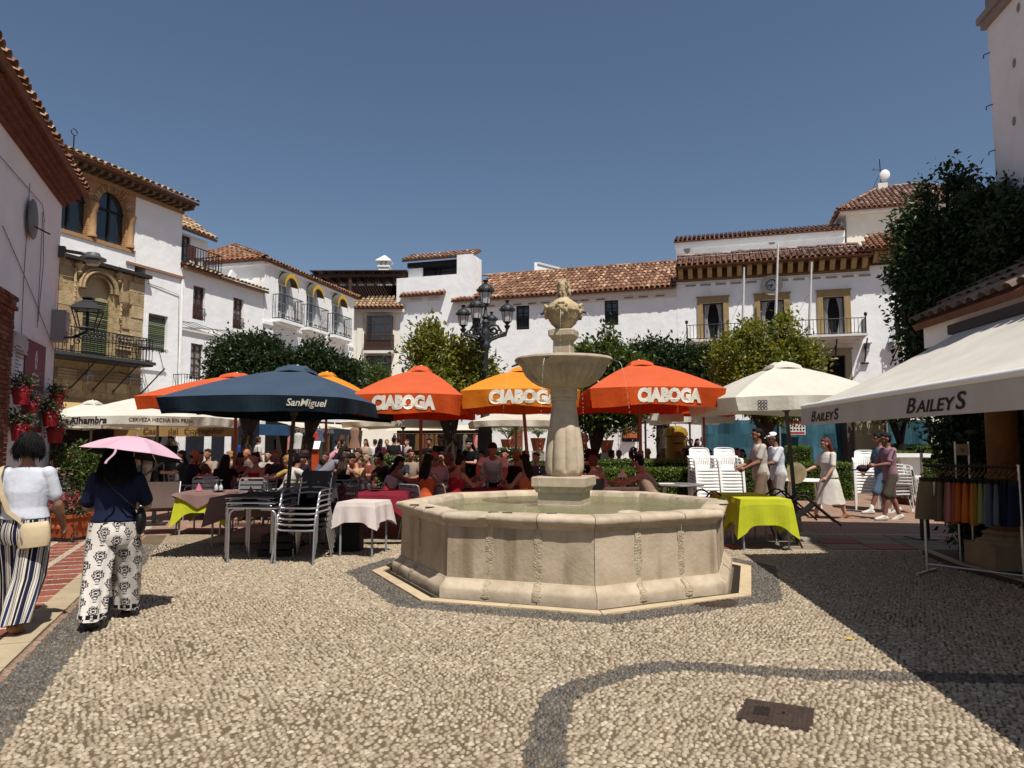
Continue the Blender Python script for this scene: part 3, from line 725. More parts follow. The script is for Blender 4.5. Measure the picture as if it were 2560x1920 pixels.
for xc in (c2+w1+.14, c2-w1-.15, c1-w1-.15):
 mb = MB(); mb.lathe([(.13, 0), (.13, .06), (.10, .10), (.095, zsp-zsill-.3), (.12, zsp-zsill-.22), (.14, zsp-zsill-.1), (.16, zsp-zsill)], 14, (xc, -.02, zsill)); mb.build("column", m_("loggia_stone", '#9a7a56', .85, .15, 6, .3, 30), b2, 40)
mb = MB(); mb.box(XL, xB, -.09, .02, zsill-.14, zsill-.05); mb.build("sill_course", m_("loggia_stone"), b2)
WCORB = mat("weathered_eave_wood", '#5e4c3c', .9, .25, 8., .4, 30)
mb = MB(); mb.box(XL, .08, -.47, .4, zE+.12, zE+.18); mb.build("soffit", WCORB, b2)
n = int((0.05-XL)/.26)
for i in range(n):
 x = .02-.26*i; mb = MB(); mb.prism([(0, 0), (.42, .0), (.47, .11), (0, .11)], -.05, .05, fn=lambda a_, y_, c_: (x+y_, .02-a_, zE+c_)); mb.build("corbel", WCORB, b2)
mb = MB(); mb.box(XL, .02, -.06, .02, zE-.12, zE); mb.build("frieze", m_("loggia_stone"), b2)
tiles(b2, (XL, -.56, zE+.2), (1, 0, 0), (0, .92, .40), [(0, 0), (.14-XL, 0), (.14-XL, 2.6), (0, 2.6)], TILE_Y, .22, .34, maxobj=230, near=lambda q: q[2]-.02*q[1])
ridge(b2, (XL, 1.85, zE+1.28), (.14, 1.85, zE+1.28), TILE_Y)
mb = MB(); p = CR.px(185, 345, 1.7); mb.tube([(p[0], 1.7, zE+1.2), (p[0], 1.7, zE+1.75)], .02, 6); mb.tube([(p[0]+.1*math.cos(a), 1.7, zE+1.85+.1*math.sin(a)) for a in np.linspace(-1.5, 4.5, 12)], .015, 5); mb.build("roof_vane", IRON, b2)
door = [blind_d[0], blind_d[1], CR.px(225, 905)[1], CR.px(225, 720)[1]]
zz = zS0; xx0 = XL
mb = MB(); wall(mb, XL, xS, 0, zS1+.12, [(door[0], door[1], door[2], door[3]+.35)], depth=.3, body=6); mb.build("stone_wall", STONE, b2)
zr = zS0
STB = mat("sandstone_block", (1, 1, 1), .9, .35, 4., .9, 16., rand2=['#b59e78', '#a08866', '#c4ae88', '#94805e'], grime=('#5a4a36', 2.4, .62, .8, (1, 1, .6)))
while zr < zS1:
 h_ = rnd.uniform(.28, .42); x = xS-.02
 while x > XL:
  wv = rnd.uniform(.4, .75); x0, x1 = x-wv, x
  if not (x1 > door[0]-.3 and x0 < door[1]+.3 and zr+h_ > door[2]-.1 and zr < door[3]+.75):
   mb = MB(); mb.box(x0+.008, x1-.008, -.03-rnd.uniform(0, .018), .01, zr+.008, min(zr+h_, zS1+.1)-.008); mb.build("stone_block", STB, b2)
  x -= wv
 zr += h_
zr = .2
while zr < zS0-.2:
 h_ = rnd.uniform(.35, .5); x = xS-.02
 while x > xS-5:
  wv = rnd.uniform(.6, 1.0); mb = MB(); mb.box(x-wv+.008, x-.008, -.02-rnd.uniform(0, .015), .01, zr+.008, min(zr+h_, zS0-.1)-.008)
  if zr > 2.6: mb.build("stone_block", STB, b2)
  x -= wv
 zr += h_
mb = MB(); mb.box(XL, xS+.1, -.22, .02, zS1+.10, zS1+.2); mb.build("drip_moulding", m_("dark_weathered_stone", '#2e2a26', .95, .3, 8, .5, 20), b2)
dx = (door[0]+door[1])/2; dw = (door[1]-door[0])/2
mb = MB()
for k, (rr, yy) in enumerate(((1.0, -.05), (1.22, -.11), (1.42, -.07))):
 pts = [(dx-dw*rr, yy, door[3]-.05)]+[(dx-dw*rr*math.cos(a), yy, door[3]-.05+dw*rr*1.05*math.sin(a)**.9) for a in np.linspace(.05, math.pi-.05, 15)]+[(dx+dw*rr, yy, door[3]-.05)]
 mb.tube(pts, .045, 6)
mb.build("arch_moulding", STB, b2)
mb = MB(); mb.tube([(dx-dw*1.75, -.06, door[2]+.4), (dx-dw*1.75, -.06, min(door[3]+1.15, zS1-.12)), (dx+dw*1.75, -.06, min(door[3]+1.15, zS1-.12)), (dx+dw*1.75, -.06, door[2]+1.4)], .045, 4); mb.build("frame_moulding", STB, b2)
mb = MB()
for sx in (-1.5, 1.5):
 mb = MB(); mb.lathe([(.0, .0), (.10, .12), (.05, .16), (.12, .3), (.14, .34), (.06, .36), (.1, .5), (.0, .62)], 10, (dx+dw*sx, -.05, door[3]+.25)); mb.build("carving", STB, b2); mb = MB()
 for j in range(8): mb.ell((dx+dw*1.75*(1 if sx > 0 else -1), -.09, door[3]-.9+.14*j), (.03, .03, .035), 6, 5)
 tag(mb.build("bead_moulding", STB, b2), kind="stuff"); mb = MB()
for (px_, py_, w, h) in ((307, 762, .3, .36),):
 p = CR.px(px_, py_); mb.lathe([(w*.6, h), (w*.55, .05), (w*.3, -h*.4), (0, -h*.5)], 12, (p[0], -.02, p[1]))
mb.build("carving", STB, b2)
for k in range(5):
 p = CR.px(313+rnd.uniform(-6, 10), 838+k*9); mb = MB()
 for i in range(5): mb.ell((p[0]-.24+.11*i, -.05, p[1]), (.058, .04, .05), 8, 5)
 tag(mb.build("carved_band", STB, b2), kind="stuff")
mb = MB(); mb.quad((door[0]-.02, .12, door[3]-.3), (door[1]+.02, .12, door[3]-.3), (door[1]+.02, .12, door[3]+.5), (door[0]-.02, .12, door[3]+.5)); mb.build("lunette", m_("lunette_stone", '#a59474', .85, .1, 5), b2)
GREENB = mat("green_reed_blind", '#3a4433', .8, .2, 8.)
def blind(parent, a, b, c, d, y):
 k = int((d-c)/.055)
 mb = MB()
 for i in range(k): z = c+(d-c)*(i+.5)/k; mb.tube([(a, y, z), (b, y, z)], .021, 5)
 tag(mb.build("blind_reed", mat("reed_green", (1, 1, 1), .8, .1, 8., rand2=['#343d2c', '#4c563f', '#59613f', '#2d3528', '#7d8468']), parent), kind="stuff")
blind(b2, door[0]+.02, door[1]-.02, door[2], door[3]-.3, .06)
blind(b2, win_d[0]+.02, win_d[1]-.02, win_d[2]+.02, win_d[3]-.02, .08)
mb = MB(); q = onwall(CR, 352, 866, 414, 884, -.3); railing(mb, [(q[0], -.03), (q[0], -.3), (q[1], -.3), (q[1], -.03)], q[2]+.02, q[3], .09)
for i in range(6): scroll(mb, (q[0]+.12+.17*i, -.3, (q[2]+q[3])/2), .07)
mb.build("window_railing", IRON, b2)
zb_ = CR.px(388, 914, -.75)[1]; xbr = CR.px(388, 914, -.75)[0]
mb = MB(); mb.box(XL, xbr, -.78, .0, zb_, zb_+.09); mb.box(XL, xbr-.05, -.72, 0, zb_-.05, zb_-.004); mb.build("balcony_slab", m_("lead_grey", '#3c3d3c', .7, .2, 9), b2)
zrt = CR.px(386, 850, -.7)[1]
mb = MB(); railing(mb, [(XL, -.7), (xbr-.08, -.7), (xbr-.08, -.02)], zb_+.09, zrt, .115, .010, True, zrt-.28); mb.build("railing", IRON, b2)
mb = MB(); x = XL+.15; k = 0
while x < xbr-.1:
 scroll(mb, (x, -.7, zrt-.08), .06, s=1 if k % 2 else -1, t=.011); scroll(mb, (x, -.7, zrt-.2), .06, s=-1 if k % 2 else 1, t=.011); x += .125; k += 1
mb.build("railing_scroll", IRON, b2)
for px_ in (196, 252, 303, 372):
 p = CR.px(px_, 930, -.35); mb = MB(); mb.tube([(p[0]+.25, -.72, zb_-.04), (p[0]-.02, -.06, zb_-.85)], .02, 6); scroll(mb, (p[0], -.07, zb_-.86), .1, Vector((0, 1, 0))); mb.build("balcony_bracket", IRON, b2)
t = tag(link("hanging_lantern", None, None, CR.M), "small glass lantern hanging under the iron balcony of the stone front", "lantern")
p = CR.px(219, 960, -.45); lantern(t, (p[0], -.45, p[1]), .18, .36, ALUD); mb = MB(); mb.tube([(p[0], -.45, p[1]+.33), (p[0], -.45, zb_-.02)], .008, 5); mb.build("chain", IRON, t)
t = tag(link("hanging_lantern", None, None, CR.M), "white wall lantern under the right half of the iron balcony", "lantern")
p = CR.px(325, 962, -.3); lantern(t, (p[0], -.3, p[1]), .18, .3, ALUD); mb = MB(); mb.tube([(p[0], -.3, p[1]+.26), (p[0]-.2, -.02, p[1]+.4)], .01, 5); mb.build("bracket", IRON, t)
mb = MB()
for k in range(7):
 x0 = xS+.05; pts = [(x0+.25*i+rnd.uniform(-.03, .03), -.06, zS0-.05+.12*math.sin(i*1.1+k)*(.4+.1*k)-.06*k-(.04*i*i if i > 3 else 0)) for i in range(7)]
 mb.tube(pts, .012, 4)
for k in range(4): mb.tube([(XL, -.08, zb_-.22-.09*k), (xS-2, -.08, zb_-.3-.08*k), (xS, -.08, zb_-.25-.1*k)], .012, 4)
mb.tube([(xS+.1, -.05, zS1-.02), (xS+.6, -.06, zS1-.06), (-.08, -.06, zS1-.15), (.02, -.08, 2.2)], .012, 4)
mb.build("cable", m_("old_cable"), b2)
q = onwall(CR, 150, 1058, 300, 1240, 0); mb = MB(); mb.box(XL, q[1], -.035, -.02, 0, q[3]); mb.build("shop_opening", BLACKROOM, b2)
mb = MB(); mb.box(q[1]+.05, -.15, -.045, -.034, 0, 2.2); mb.build("shop_glass", PANE, b2)
q0 = onwall(CR, 140, 997, 300, 1030, -.6); mb = MB(); mb.quad((XL, -.9, q0[2]-.12), (xS+.2, -.9, q0[2]-.12), (xS+.2, -.03, q0[3]+.1), (XL, -.03, q0[3]+.1)); mb.build("shop_awning", fabric("tan_canvas", '#b99a6e', .2), b2)
# ---------------------------------------------------------------- white house with brown windows
WH = Fr(CR.o, (.324, 1))
b3 = WH.thing("white_house", "white house with two narrow brown windows and a small roof terrace balcony", "house")
xe = WH.px(655, 900)[0]; z3 = WH.px(441, 668)[1]
w1_ = onwall(WH, 484, 712, 511, 803, 0); w2_ = onwall(WH, 584, 742, 607, 825, 0); w3_ = onwall(WH, 478, 857, 506, 950, 0)
mb = MB(); wall(mb, .03, xe, 0, z3, [w1_, w2_, w3_], .22, body=5); mb.build("wall", WHITE, b3)
for w in (w1_, w2_):
 window(b3, *w, y=.12, nx=2, nz=4, frame=WOODRED, pane=PANE_L if w is w2_ else PANE, panel=.3)
 mb = MB(); railing(mb, [(w[0], -.01), (w[1], -.01)], w[2]+.02, w[2]+(w[3]-w[2])*.36, .09, .009)
 for i in range(3): scroll(mb, (w[0]+.15+.2*i, -.01, w[2]+.22), .09)
 mb.build("window_railing", IRON, b3)
window(b3, *w3_, y=.12, nx=2, nz=5, frame=WOODRED, pane=PANE_L)
q = onwall(WH, 463, 935, 520, 975, -.5); mb = MB(); mb.box(q[0], q[1], -.5, .0, q[2]-.06, q[2]); mb.build("balcony_slab", WHITE, b3)
mb = MB(); railing(mb, [(q[0], -.02), (q[0], -.48), (q[1], -.48), (q[1], -.02)], q[2], q[3], .11)
for i in range(5): scroll(mb, (q[0]+.1+.17*i, -.48, q[3]-.1), .07)
mb.build("balcony_railing", IRON, b3)
mb = MB(); mb.box(.03, xe, -.07, .02, WH.px(440, 818)[1]-.06, WH.px(440, 818)[1]); mb.box(.03, xe, -.05, .02, z3-.02, z3+.05); mb.build("string_course", TRIM, b3)
tiles(b3, (.03, -.24, z3+.06), (1, 0, 0), (0, .94, .3), [(0, 0), (xe-.03, 0), (xe-.03, .66), (0, .66)], TILE_Y, .21, .33, maxobj=60)
mb = MB(); mb.tube([(.04, -.06, z3-.4), (.05, -.06, .3)], .045, 8); mb.build("drainpipe", WHITE, b3)
for i, (a_, b_, hh) in enumerate(((.5, 1.3, 2.35), (1.7, 2.3, 2.3), (2.7, 4.2, 2.4))): mb = MB(); mb.box(a_, b_, -.05, -.003, 0, hh); mb.build("dark_shop_panel", m_("blue_black_door", '#1b2029', .5, .3, 2), b3)
mb = MB(); zc = WH.px(440, 800)[1]
for k in range(4): mb.tube([(.1+ (xe-.2)*i/8, -.07, zc-.02-.03*k+.05*math.sin(i*1.7+k)) for i in range(9)], .011, 4)
mb.build("cable", m_("old_cable"), b3)
up = 1.3
a = WH.px(431, 582, up); b = WH.px(519, 605, up); zt3 = WH.px(519, 605, up)[1]; zu = WH.px(431, 583, up)[1]
d = onwall(WH, 452, 584, 474, 665, up)
mb = MB(); wall(mb, -1.5, b[0], z3-.2, max(zu, zt3), [(d[0], d[1], d[2], d[3])], .2, y=up, body=3.5); mb.build("upper_wall", WHITE, b3)
window(b3, d[0], d[1], d[2], d[3], y=up+.1, nx=2, nz=3, frame=WOODRED, pane=PANE_L, name="door")
tiles(b3, (-1.5, up-.35, max(zu, zt3)+.04), (1, 0, 0), (0, .80, .60), [(0, 0), (b[0]+1.62, 0), (b[0]+1.0, 2.3), (0, 2.3)], TILE_Y, .22, .33, maxobj=70)
zq = WH.px(431, 660, .2)[1]; xq = WH.px(537, 655, .2)[0]; zq2 = WH.px(431, 615, .1)[1]
mb = MB(); mb.box(-.02, xq, -.15, up, zq, zq+.08); mb.build("balcony_slab", m_("rust_underside", '#3c2a22', .8), b3)
mb = MB(); railing(mb, [(-.02, -.12), (xq-.04, -.12), (xq-.04, up)], zq+.08, zq2+.15, .13, .012); mb.build("balcony_railing", IRON, b3)
t = tag(link("terrace_chair", None, None, WH.M), "wooden chair standing on the small iron roof balcony", "chair")
mb = MB(); x0 = xq-.75
for i in range(5): mb.box(x0, x0+.42, .3+.09*i, .37+.09*i, zq+.50, zq+.52)
mb.build("seat", WOODRED, t); mb = MB()
for i in range(5): mb.box(x0+.02+.085*i, x0+.07+.085*i, .72, .75, zq+.54, zq+1.0)
mb.build("backrest", WOODRED, t)
for xx in (x0, x0+.38):
 for yy in (.3, .7): mb = MB(); mb.box(xx, xx+.04, yy, yy+.04, zq+.08, zq+.5); mb.build("leg", WOODRED, t)
p = WH.px(445, 585, up-.1); t = tag(link("wall_lantern", None, None, WH.M), "tiny black lantern beside the roof balcony door", "lantern"); lantern(t, (p[0], up-.12, p[1]-.15), .16, .4, IRON)
t = tag(link("floodlight", None, None, WH.M), "small white floodlight on a thin mast above the low tiled edge", "floodlight")
p = WH.px(580, 690, .6); mb = MB(); mb.tube([(p[0], .6, z3), (p[0], .6, p[1])], .02, 6); mb.build("mast", ALUD, t)
mb = MB(); mb.box(-.14, .14, -.05, .05, -.17, .17, M=Matrix.Translation((p[0], .6, p[1])) @ Matrix.Rotation(.5, 4, 'Y')); mb.build("lamp", PLWHITE, t)
# ---------------------------------------------------------------- house with three arched windows
ow = WH.M @ Vector((xe+.01, -.02, 0)); AH = Fr((ow.x, ow.y), (.257, 1))
b4 = AH.thing("arched_window_house", "white house with three arched windows under frilled yellow hoods and small iron balconies", "house")
xr = AH.px(883, 900)[0]; z4 = AH.px(655, 652)[1]
mb = MB(); arr = []
W3 = [((695, 733), 745, 865), ((768, 798), 757, 0), ((832, 854), 765, 0)]
cs = [AH.px(711, 720)[0], AH.px(779, 740)[0], AH.px(841, 760)[0]]
hw = .40; zbal = [AH.px(715, 800, -.35)[1], AH.px(789, 822, -.35)[1], AH.px(850, 842, -.35)[1]]; zbal = [sum(zbal)/3]*3
zspr = AH.px(711, 712)[1]
xs = 0
for c in cs:
 pass
arch_wall(mb, 0, xr, zbal[0]-.1, z4, [(c, hw, zspr, zbal[0]+.0) for c in cs], 12, .2)
wall(mb, 0, xr, 0, zbal[0]-.1)
B = 6
mb.quad((0, 0, 0), (0, 0, z4), (0, B, z4), (0, B, 0)); mb.quad((xr, 0, 0), (xr, B, 0), (xr, B, z4), (xr, 0, z4)); mb.quad((0, B, 0), (0, B, z4), (xr, B, z4), (xr, B, 0))
mb.build("wall", WHITE, b4)
mb = MB(); mb.box(-.05, xr+.05, -.12, .0, z4-.10, z4); mb.box(-.05, xr+.05, -.06, .0, zbal[0]-.28, zbal[0]-.16); mb.build("cornice", WHITE, b4)
for a_ in (.3, 2.2, 4.1, 5.8): mb = MB(); mb.box(a_, a_+1.5, -.05, -.003, 0, 2.45); mb.build("dark_shop_panel", m_("dark_shop", '#15100d', .9), b4)  # near-black slabs: shade inside the open shops painted as flat panels
mb = MB(); mb.box(-.12, -.003, -.05, B, z4-.10, z4); mb.build("side_cornice", WHITE, b4)
YH = mat("ochre_fringe", '#b8912f', .8, .25, 14.)
WFR = mat("white_window_paint", (.66, .70, .72), .5, .05)
for k, c in enumerate(cs):
 window(b4, c-hw+.01, c+hw-.01, zbal[k]+.02, zspr+.05, y=.15, nx=2, nz=4, frame=WFR, pane=PANE_L, fw=.07)
 f = MB(); f.box(c-hw+.01, c+hw-.01, .16, .17, zspr+.05, zspr+hw*1.2); f.build("fanlight", PANE_L, b4)
 mb = MB(); n = 16
 for i in range(n+1):
  a = math.pi*i/n; rr = hw*1.18
  rgs = [(c-rr*math.cos(a), y, zspr+rr*1.1*math.sin(a)-.10*(y < -.2)) for y in (0, -.34)]
  if i: mb.quad(prev[0], prev[1], rgs[1], rgs[0])
  prev = rgs
 mb.build("window_hood", fabric("grey_hood", '#5a5648', .2), b4)
 mb = MB()
 for i in range(34):
  a = math.pi*(i+.5)/34; rr = hw*1.18; h_ = .13+.05*(i % 2)
  x, z = c-rr*math.cos(a), zspr+rr*1.1*math.sin(a)-.10
  mb.quad((x-.03, -.345, z), (x+.03, -.345, z), (x+.026, -.35-.01*(i % 2), z-h_), (x-.026, -.35, z-h_))
 mb.build("hood_fringe", YH, b4)
 mb = MB(); mb.box(c-.85, c+.85, -.42, .0, zbal[k]-.12, zbal[k]); mb.box(c-.75, c+.75, -.32, .0, zbal[k]-.2, zbal[k]-.122); mb.build("balcony_slab", WHITE, b4)
 mb = MB(); railing(mb, [(c-.8, -.02), (c-.8, -.38), (c+.8, -.38), (c+.8, -.02)], zbal[k], zbal[k]+.98, .11, .011, True)
 for i in range(9): scroll(mb, (c-.7+.17*i, -.38, zbal[k]+.13), .065, t=.01)
 mb.build("balcony_railing", IRON, b4)
hL = 3.0; ov = .18
th = .42
E = [(-.25, -ov), (xr+.2, -ov), (xr+.2, B), (-.25, B)]
yr = 3.2; zR = z4+.05+th*(yr+ov)
cth = 1/math.sqrt(1+th*th)
tiles(b4, (-.25, -ov, z4+.05), (1, 0, 0), (0, cth, th*cth), [(0, 0), (xr+.45, 0), (xr+.45-2.2, (yr+ov)/cth), (2.6, (yr+ov)/cth)], TILE_O, .22, .33)
thL = (zR-z4-.05)/2.6; cl = 1/math.sqrt(1+thL*thL)
tiles(b4, (-.25, -ov, z4+.05), (0, 1, 0), (cl, 0, thL*cl), [(0, 0), (B+ov, 0), (yr+ov, 2.6/cl)], TILE_O, .22, .33)
ridge(b4, (-.25, -ov, z4+.12), (2.35, yr, zR+.07), TILE_O); ridge(b4, (2.35, yr, zR+.05), (xr-2.0, yr, zR+.05), TILE_O); ridge(b4, (xr+.2, -ov, z4+.12), (xr-2.0, yr, zR+.07), TILE_O)
q = onwall(AH, 862, 860, 872, 905, -.1); mb = MB(); mb.box(q[0], q[1], -.1, -.003, q[2], q[3]); mb.build("meter_box", WHITE, b4)
t = tag(link("shop_fascia", None, None, AH.M), "blue restaurant fascia with white capitals under the trees", "sign")
zs0, zs1 = zpx(690, 1086, 28), zpx(690, 1070, 28)
mb = MB(); mb.box(-1.2, 6.3, -.85, -.75, zs0-.05, zs1+.1); mb.build("board", m_("sign_blue", '#1f4568', .5), t)
lettering(t, text_mb("PIZZERIA  CUCINA ITALIANA", .26, bold=.006), Matrix.Translation((2.4, -.853, (zs0+zs1)/2+.02)), "lettering", m_("sign_white", '#c8ccd0', .6))
# ---------------------------------------------------------------- pale house with dark timber bays
TH0 = P(884, 1000, 36.2); b5f = Fr((TH0.x, TH0.y), (1, -.02))
b5 = b5f.thing("timber_bay_house", "pale house with dark timber bay windows and a covered roof terrace", "house")
z5 = b5f.px(950, 774)[1]; x5 = b5f.px(992, 900)[0]
bw1 = onwall(b5f, 917, 788, 979, 872, -.3); bw2 = onwall(b5f, 915, 890, 977, 960, -.1)
mb = MB(); wall(mb, -.6, x5+.4, 0, z5, body=5); mb.build("wall", CREAM, b5)
mb = MB(); mb.box(-.6, x5+.4, -.25, .0, z5-.18, z5+.0); mb.build("cornice", TRIM, b5)
for (w, yy) in ((bw1, -.32), (bw2, -.12)):
 mb = MB(); mb.box(w[0], w[1], yy+.06, -.003, w[2], w[3]); mb.build("bay", DWOOD, b5)
 window(b5, w[0], w[1], w[2], w[3], y=yy, nx=4, nz=3, frame=DWOOD, fw=.07, panel=.25)
mb = MB(); railing(mb, [(bw1[0]-.08, -.1), (bw1[0]-.08, -.48), (bw1[1]+.08, -.48), (bw1[1]+.08, -.1)], bw1[2], bw1[2]+.72, .1); mb.box(bw1[0]-.1, bw1[1]+.1, -.5, -.004, bw1[2]-.1, bw1[2]-.0); mb.build("balcony_railing", DWOOD, b5)
mb = MB(); mb.box(bw1[0]-.1, bw1[1]+.1, -.5, -.003, bw1[2]-.24, bw1[2]-.102); mb.build("awning_cassette", TRIM, b5)
mb = MB(); mb.box(bw1[0]-.55, bw1[0]-.25, -.05, .0, 0, z5-.3); mb.build("pilaster", CREAM, b5)
tiles(b5, (-.7, -.5, z5+.0), (1, 0, 0), (0, .86, .5), [(0, 0), (x5+1.1, 0), (x5+.5, 1.5), (1.0, 1.5)], TILE_Y, .22, .33)
q = onwall(b5f, 842, 690, 990, 760, 1.2)
mb = MB()
for i in range(10): x = q[0]-1+(q[1]-q[0]+1.5)*i/9; mb.box(x-.05, x+.05, .4, 3.5, q[3]-.05, q[3]+.06)
mb.box(q[0]-1.2, q[1]+.6, .5, .62, q[3]-.22, q[3]-.06); mb.box(q[0]-1.2, q[1]+.6, 3.2, 3.3, q[3]-.22, q[3]-.06); mb.box(q[0]-1.2, q[1]+.7, .3, 3.6, q[3]+.06, q[3]+.1); mb.build("pergola", DWOOD, b5)
for x in (q[0]-.9, q[0]+.9, q[1]+.3): mb = MB(); mb.box(x-.08, x+.08, .5, .62, z5, q[3]-.2); mb.build("post", DWOOD, b5)
mb = MB(); zA, zB = z5+.25, q[3]-.5; k = 0
for s_ in (1, -1):
 for i in range(26):
  x = q[0]-1.0+.14*i; L_ = zB-zA
  mb.tube([(x, .58+.01*s_, zA if s_ > 0 else zB), (x+L_*.55, .58+.01*s_, zB if s_ > 0 else zA)], .012, 4)
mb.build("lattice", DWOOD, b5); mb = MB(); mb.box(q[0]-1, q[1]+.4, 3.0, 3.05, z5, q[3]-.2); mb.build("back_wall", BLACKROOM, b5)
t = thing("chimney", "white chimney with a little vented hat beside the timber roof terrace", "chimney", (P(961, 700, 41).x, 41, zpx(961, 712, 41)))
mb = MB(); mb.box(-.3, .3, -.3, .3, -.5, 1.0); mb.build("stack", WHITE, t)
mb = MB()
for sx in (-.27, 0, .27):
 for sy in (-.27, .27): mb.box(sx-.05, sx+.05, sy-.05, sy+.05, 1.08, 1.32)
mb.box(-.36, .36, -.36, .36, 1.0, 1.08); mb.build("vent", WHITE, t)
mb = MB(); mb.loft([[(-a, -a, z), (a, -a, z), (a, a, z), (-a, a, z)] for a, z in ((.45, 1.32), (.45, 1.38), (.04, 1.75))]); mb.build("hat", TRIM, t)
t = thing("white_gable", "small white gable wall rising behind the timber terrace, beneath the chimney", "house", (P(975, 750, 41.3).x, 41.3, 0))
z0_ = zpx(975, 705, 41); mb = MB(); mb.prism([(-1.0, 0), (1.5, 0), (1.5, z0_-.7), (-.5, z0_+.15), (-1.0, z0_)], 0, 2); mb.build("wall", WHITE, t)
# ---------------------------------------------------------------- white tower house and the long house
_q = P(1697, 1000, 32); LBF = Fr((_q.x-(-3.2)*0, _q.y), (3.2, -1))                 # origin at the town hall joint
b6 = LBF.thing("terrace_tower_house", "tall blank white house with a glazed roof terrace on top", "house")
xl = LBF.px(989, 900)[0]; xm = LBF.px(1140, 800)[0]; z6 = LBF.px(1075, 690)[1]; z6b = LBF.px(1150, 648)[1]
xP = LBF.px(1142, 690)[0]; xQ = LBF.px(1181, 650)[0]
mb = MB(); wall(mb, xl, xP, 0, z6, body=6); mb.build("wall", WHITE, b6)
q = onwall(LBF, 1008, 660, 1141, 690, .9)
mb = MB(); mb.box(xP, xQ, .0, 1.35, 0, LBF.px(1160, 636)[1]); mb.build("side_wall", WHITE, b6)
zr6 = LBF.px(1010, 650, .2)[1]
mb = MB(); mb.box(xl+.35, xP-.003, 1.4, 1.5, z6, zr6-.25); mb.build("terrace_room", m_("terrace_glass", (.05, .07, .09), .08, .2, 2, spec=.8), b6)
mb = MB()
for x in (xl+.45, xl+1.6, xl+1.85, xP-.35): mb.box(x-.05, x+.05, 1.3, 1.4, z6, zr6-.25)
mb.box(xl+.35, xP, .5, 1.4, zr6-.34, zr6-.1); mb.build("terrace_frame", IRON, b6)
mb = MB(); mb.box(xl+.4, xl+1.2, .55, .65, z6, zr6-.4); mb.build("pillar", WHITE, b6)
tiles(b6, (xl+.2, .15, zr6-.05), (1, 0, .0), (0, .91, .42), [(0, 0), (xQ-xl-.2, 0), (xQ-xl-.2, 1.3), (0, 1.3)], TILE_R, .22, .33, maxobj=70)
q = onwall(LBF, 1005, 722, 1115, 735, 0)
tiles(b6, (q[0], -.32, q[2]-.04), (1, 0, 0), (0, .85, .5), [(0, 0), (q[1]-q[0], 0), (q[1]-q[0], .38), (0, .38)], TILE_R, .22, .40, maxobj=40)
mb = MB(); mb.box(q[0]+.5, q[0]+1.1, -.05, -.003, q[2]-.3, q[2]-.16); mb.box(q[0]+1.5, q[0]+2.1, -.05, -.003, q[2]-.3, q[2]-.16); mb.build("vent_brick", TRIM, b6)
b7 = LBF.thing("long_white_house", "long white house with a low clay tile roof and small dark windows", "house")
zE7 = LBF.px(1400, 738, -.3)[1]; ws = []
for (x0, y0, x1, y1) in ((1173, 766, 1201, 830), (1290, 757, 1323, 823), (1511, 745, 1546, 812)): ws.append(onwall(LBF, x0, y0, x1, y1, 0))
ws.append(onwall(LBF, 1335, 886, 1378, 960, 0)); ws.append(onwall(LBF, 1545, 878, 1590, 960, 0)); ws.append(onwall(LBF, 1553, 1040, 1600, 1103, 0)); ws.append(onwall(LBF, 1440, 766, 1454, 800, 0))
wz = ws[0][3]-ws[0][2]
mb = MB(); wall(mb, xP+.003, -.003, 0, zE7+.05, ws, .2, body=7, y=.01); mb.build("wall", WHITE, b7)
for i, w in enumerate(ws):
 window(b7, *w, y=.13, nx=2, nz=3, frame=IRON, panel=.42 if i < 3 else 0, fw=.07)
 if i < 3:
  mb = MB(); railing(mb, [(w[0]+.06, .06), (w[1]-.06, .06)], w[2]+.05, w[2]+(w[3]-w[2])*.5, .1, .012); mb.build("window_railing", IRON, b7)
w = ws[5]; mb = MB(); railing(mb, [(w[0]-.02, -.12), (w[1]+.02, -.12)], w[2]-.05, w[3]+.05, .14, .013, mid=(w[2]+w[3])/2); mb.build("window_grille", IRON, b7)
w = ws[3]; mb = MB(); mb.box(w[0]-.8, w[1]+.4, -.5, .0, w[2]-.1, w[2]); railing(mb, [(w[0]-.8, -.5), (w[1]+.4, -.5)], w[2], w[2]+.75, .12); mb.build("balcony", IRON, b7)
mb = MB(); mb.box(xP+.01, -.01, -.22, .008, zE7-.16, zE7+.02); mb.box(xP+.01, -.01, -.10, .006, zE7-.34, zE7-.163); mb.build("cornice", TRIM, b7)
for i in range(16):
 x = xP+.3+(abs(xP)-.6)*i/15+rnd.uniform(-.1, .1)
 if i % 4 != 3: mb = MB(); mb.box(x, x+.42, -.115, -.103, zE7-.31, zE7-.24); mb.build("vent_brick", m_("vent_clay", '#8a6f62', .9), b7)
pr = LBF.roof(1420, 676, .38, zE7+.03, .45); V7 = (pr.y+.38)*math.sqrt(1+.45**2)
xr7 = LBF.roof(1158, 694, .38, zE7+.03, .45).x
xE7 = LBF.px(1127, 753, -.38)[0]
c7_ = 1/math.sqrt(1+.2025)
tiles(b7, (xE7, -.38, zE7+.03), (1, 0, 0), (0, c7_, .45*c7_), [(0, 0), (-xE7+.0, 0), (-xE7+.0, V7), (max(.3, xr7-xE7), V7)], TILE, .24, V7/9, maxobj=290, near=lambda q: q[2]-.12*q[1])
ridge(b7, (xr7+.35, -.38+V7*c7_, zE7+.06+.45*V7*c7_), (0, -.38+V7*c7_, zE7+.06+.45*V7*c7_), TILE)
t = thing("white_gable", "little white gable with sloping coping behind the long tiled roof", "house", (P(1336, 700, 42).x, 42, 0))
za_, zb2 = zpx(1336, 660, 42), zpx(1400, 674, 42); mb = MB(); w_ = P(1400, 660, 42).x-P(1336, 660, 42).x
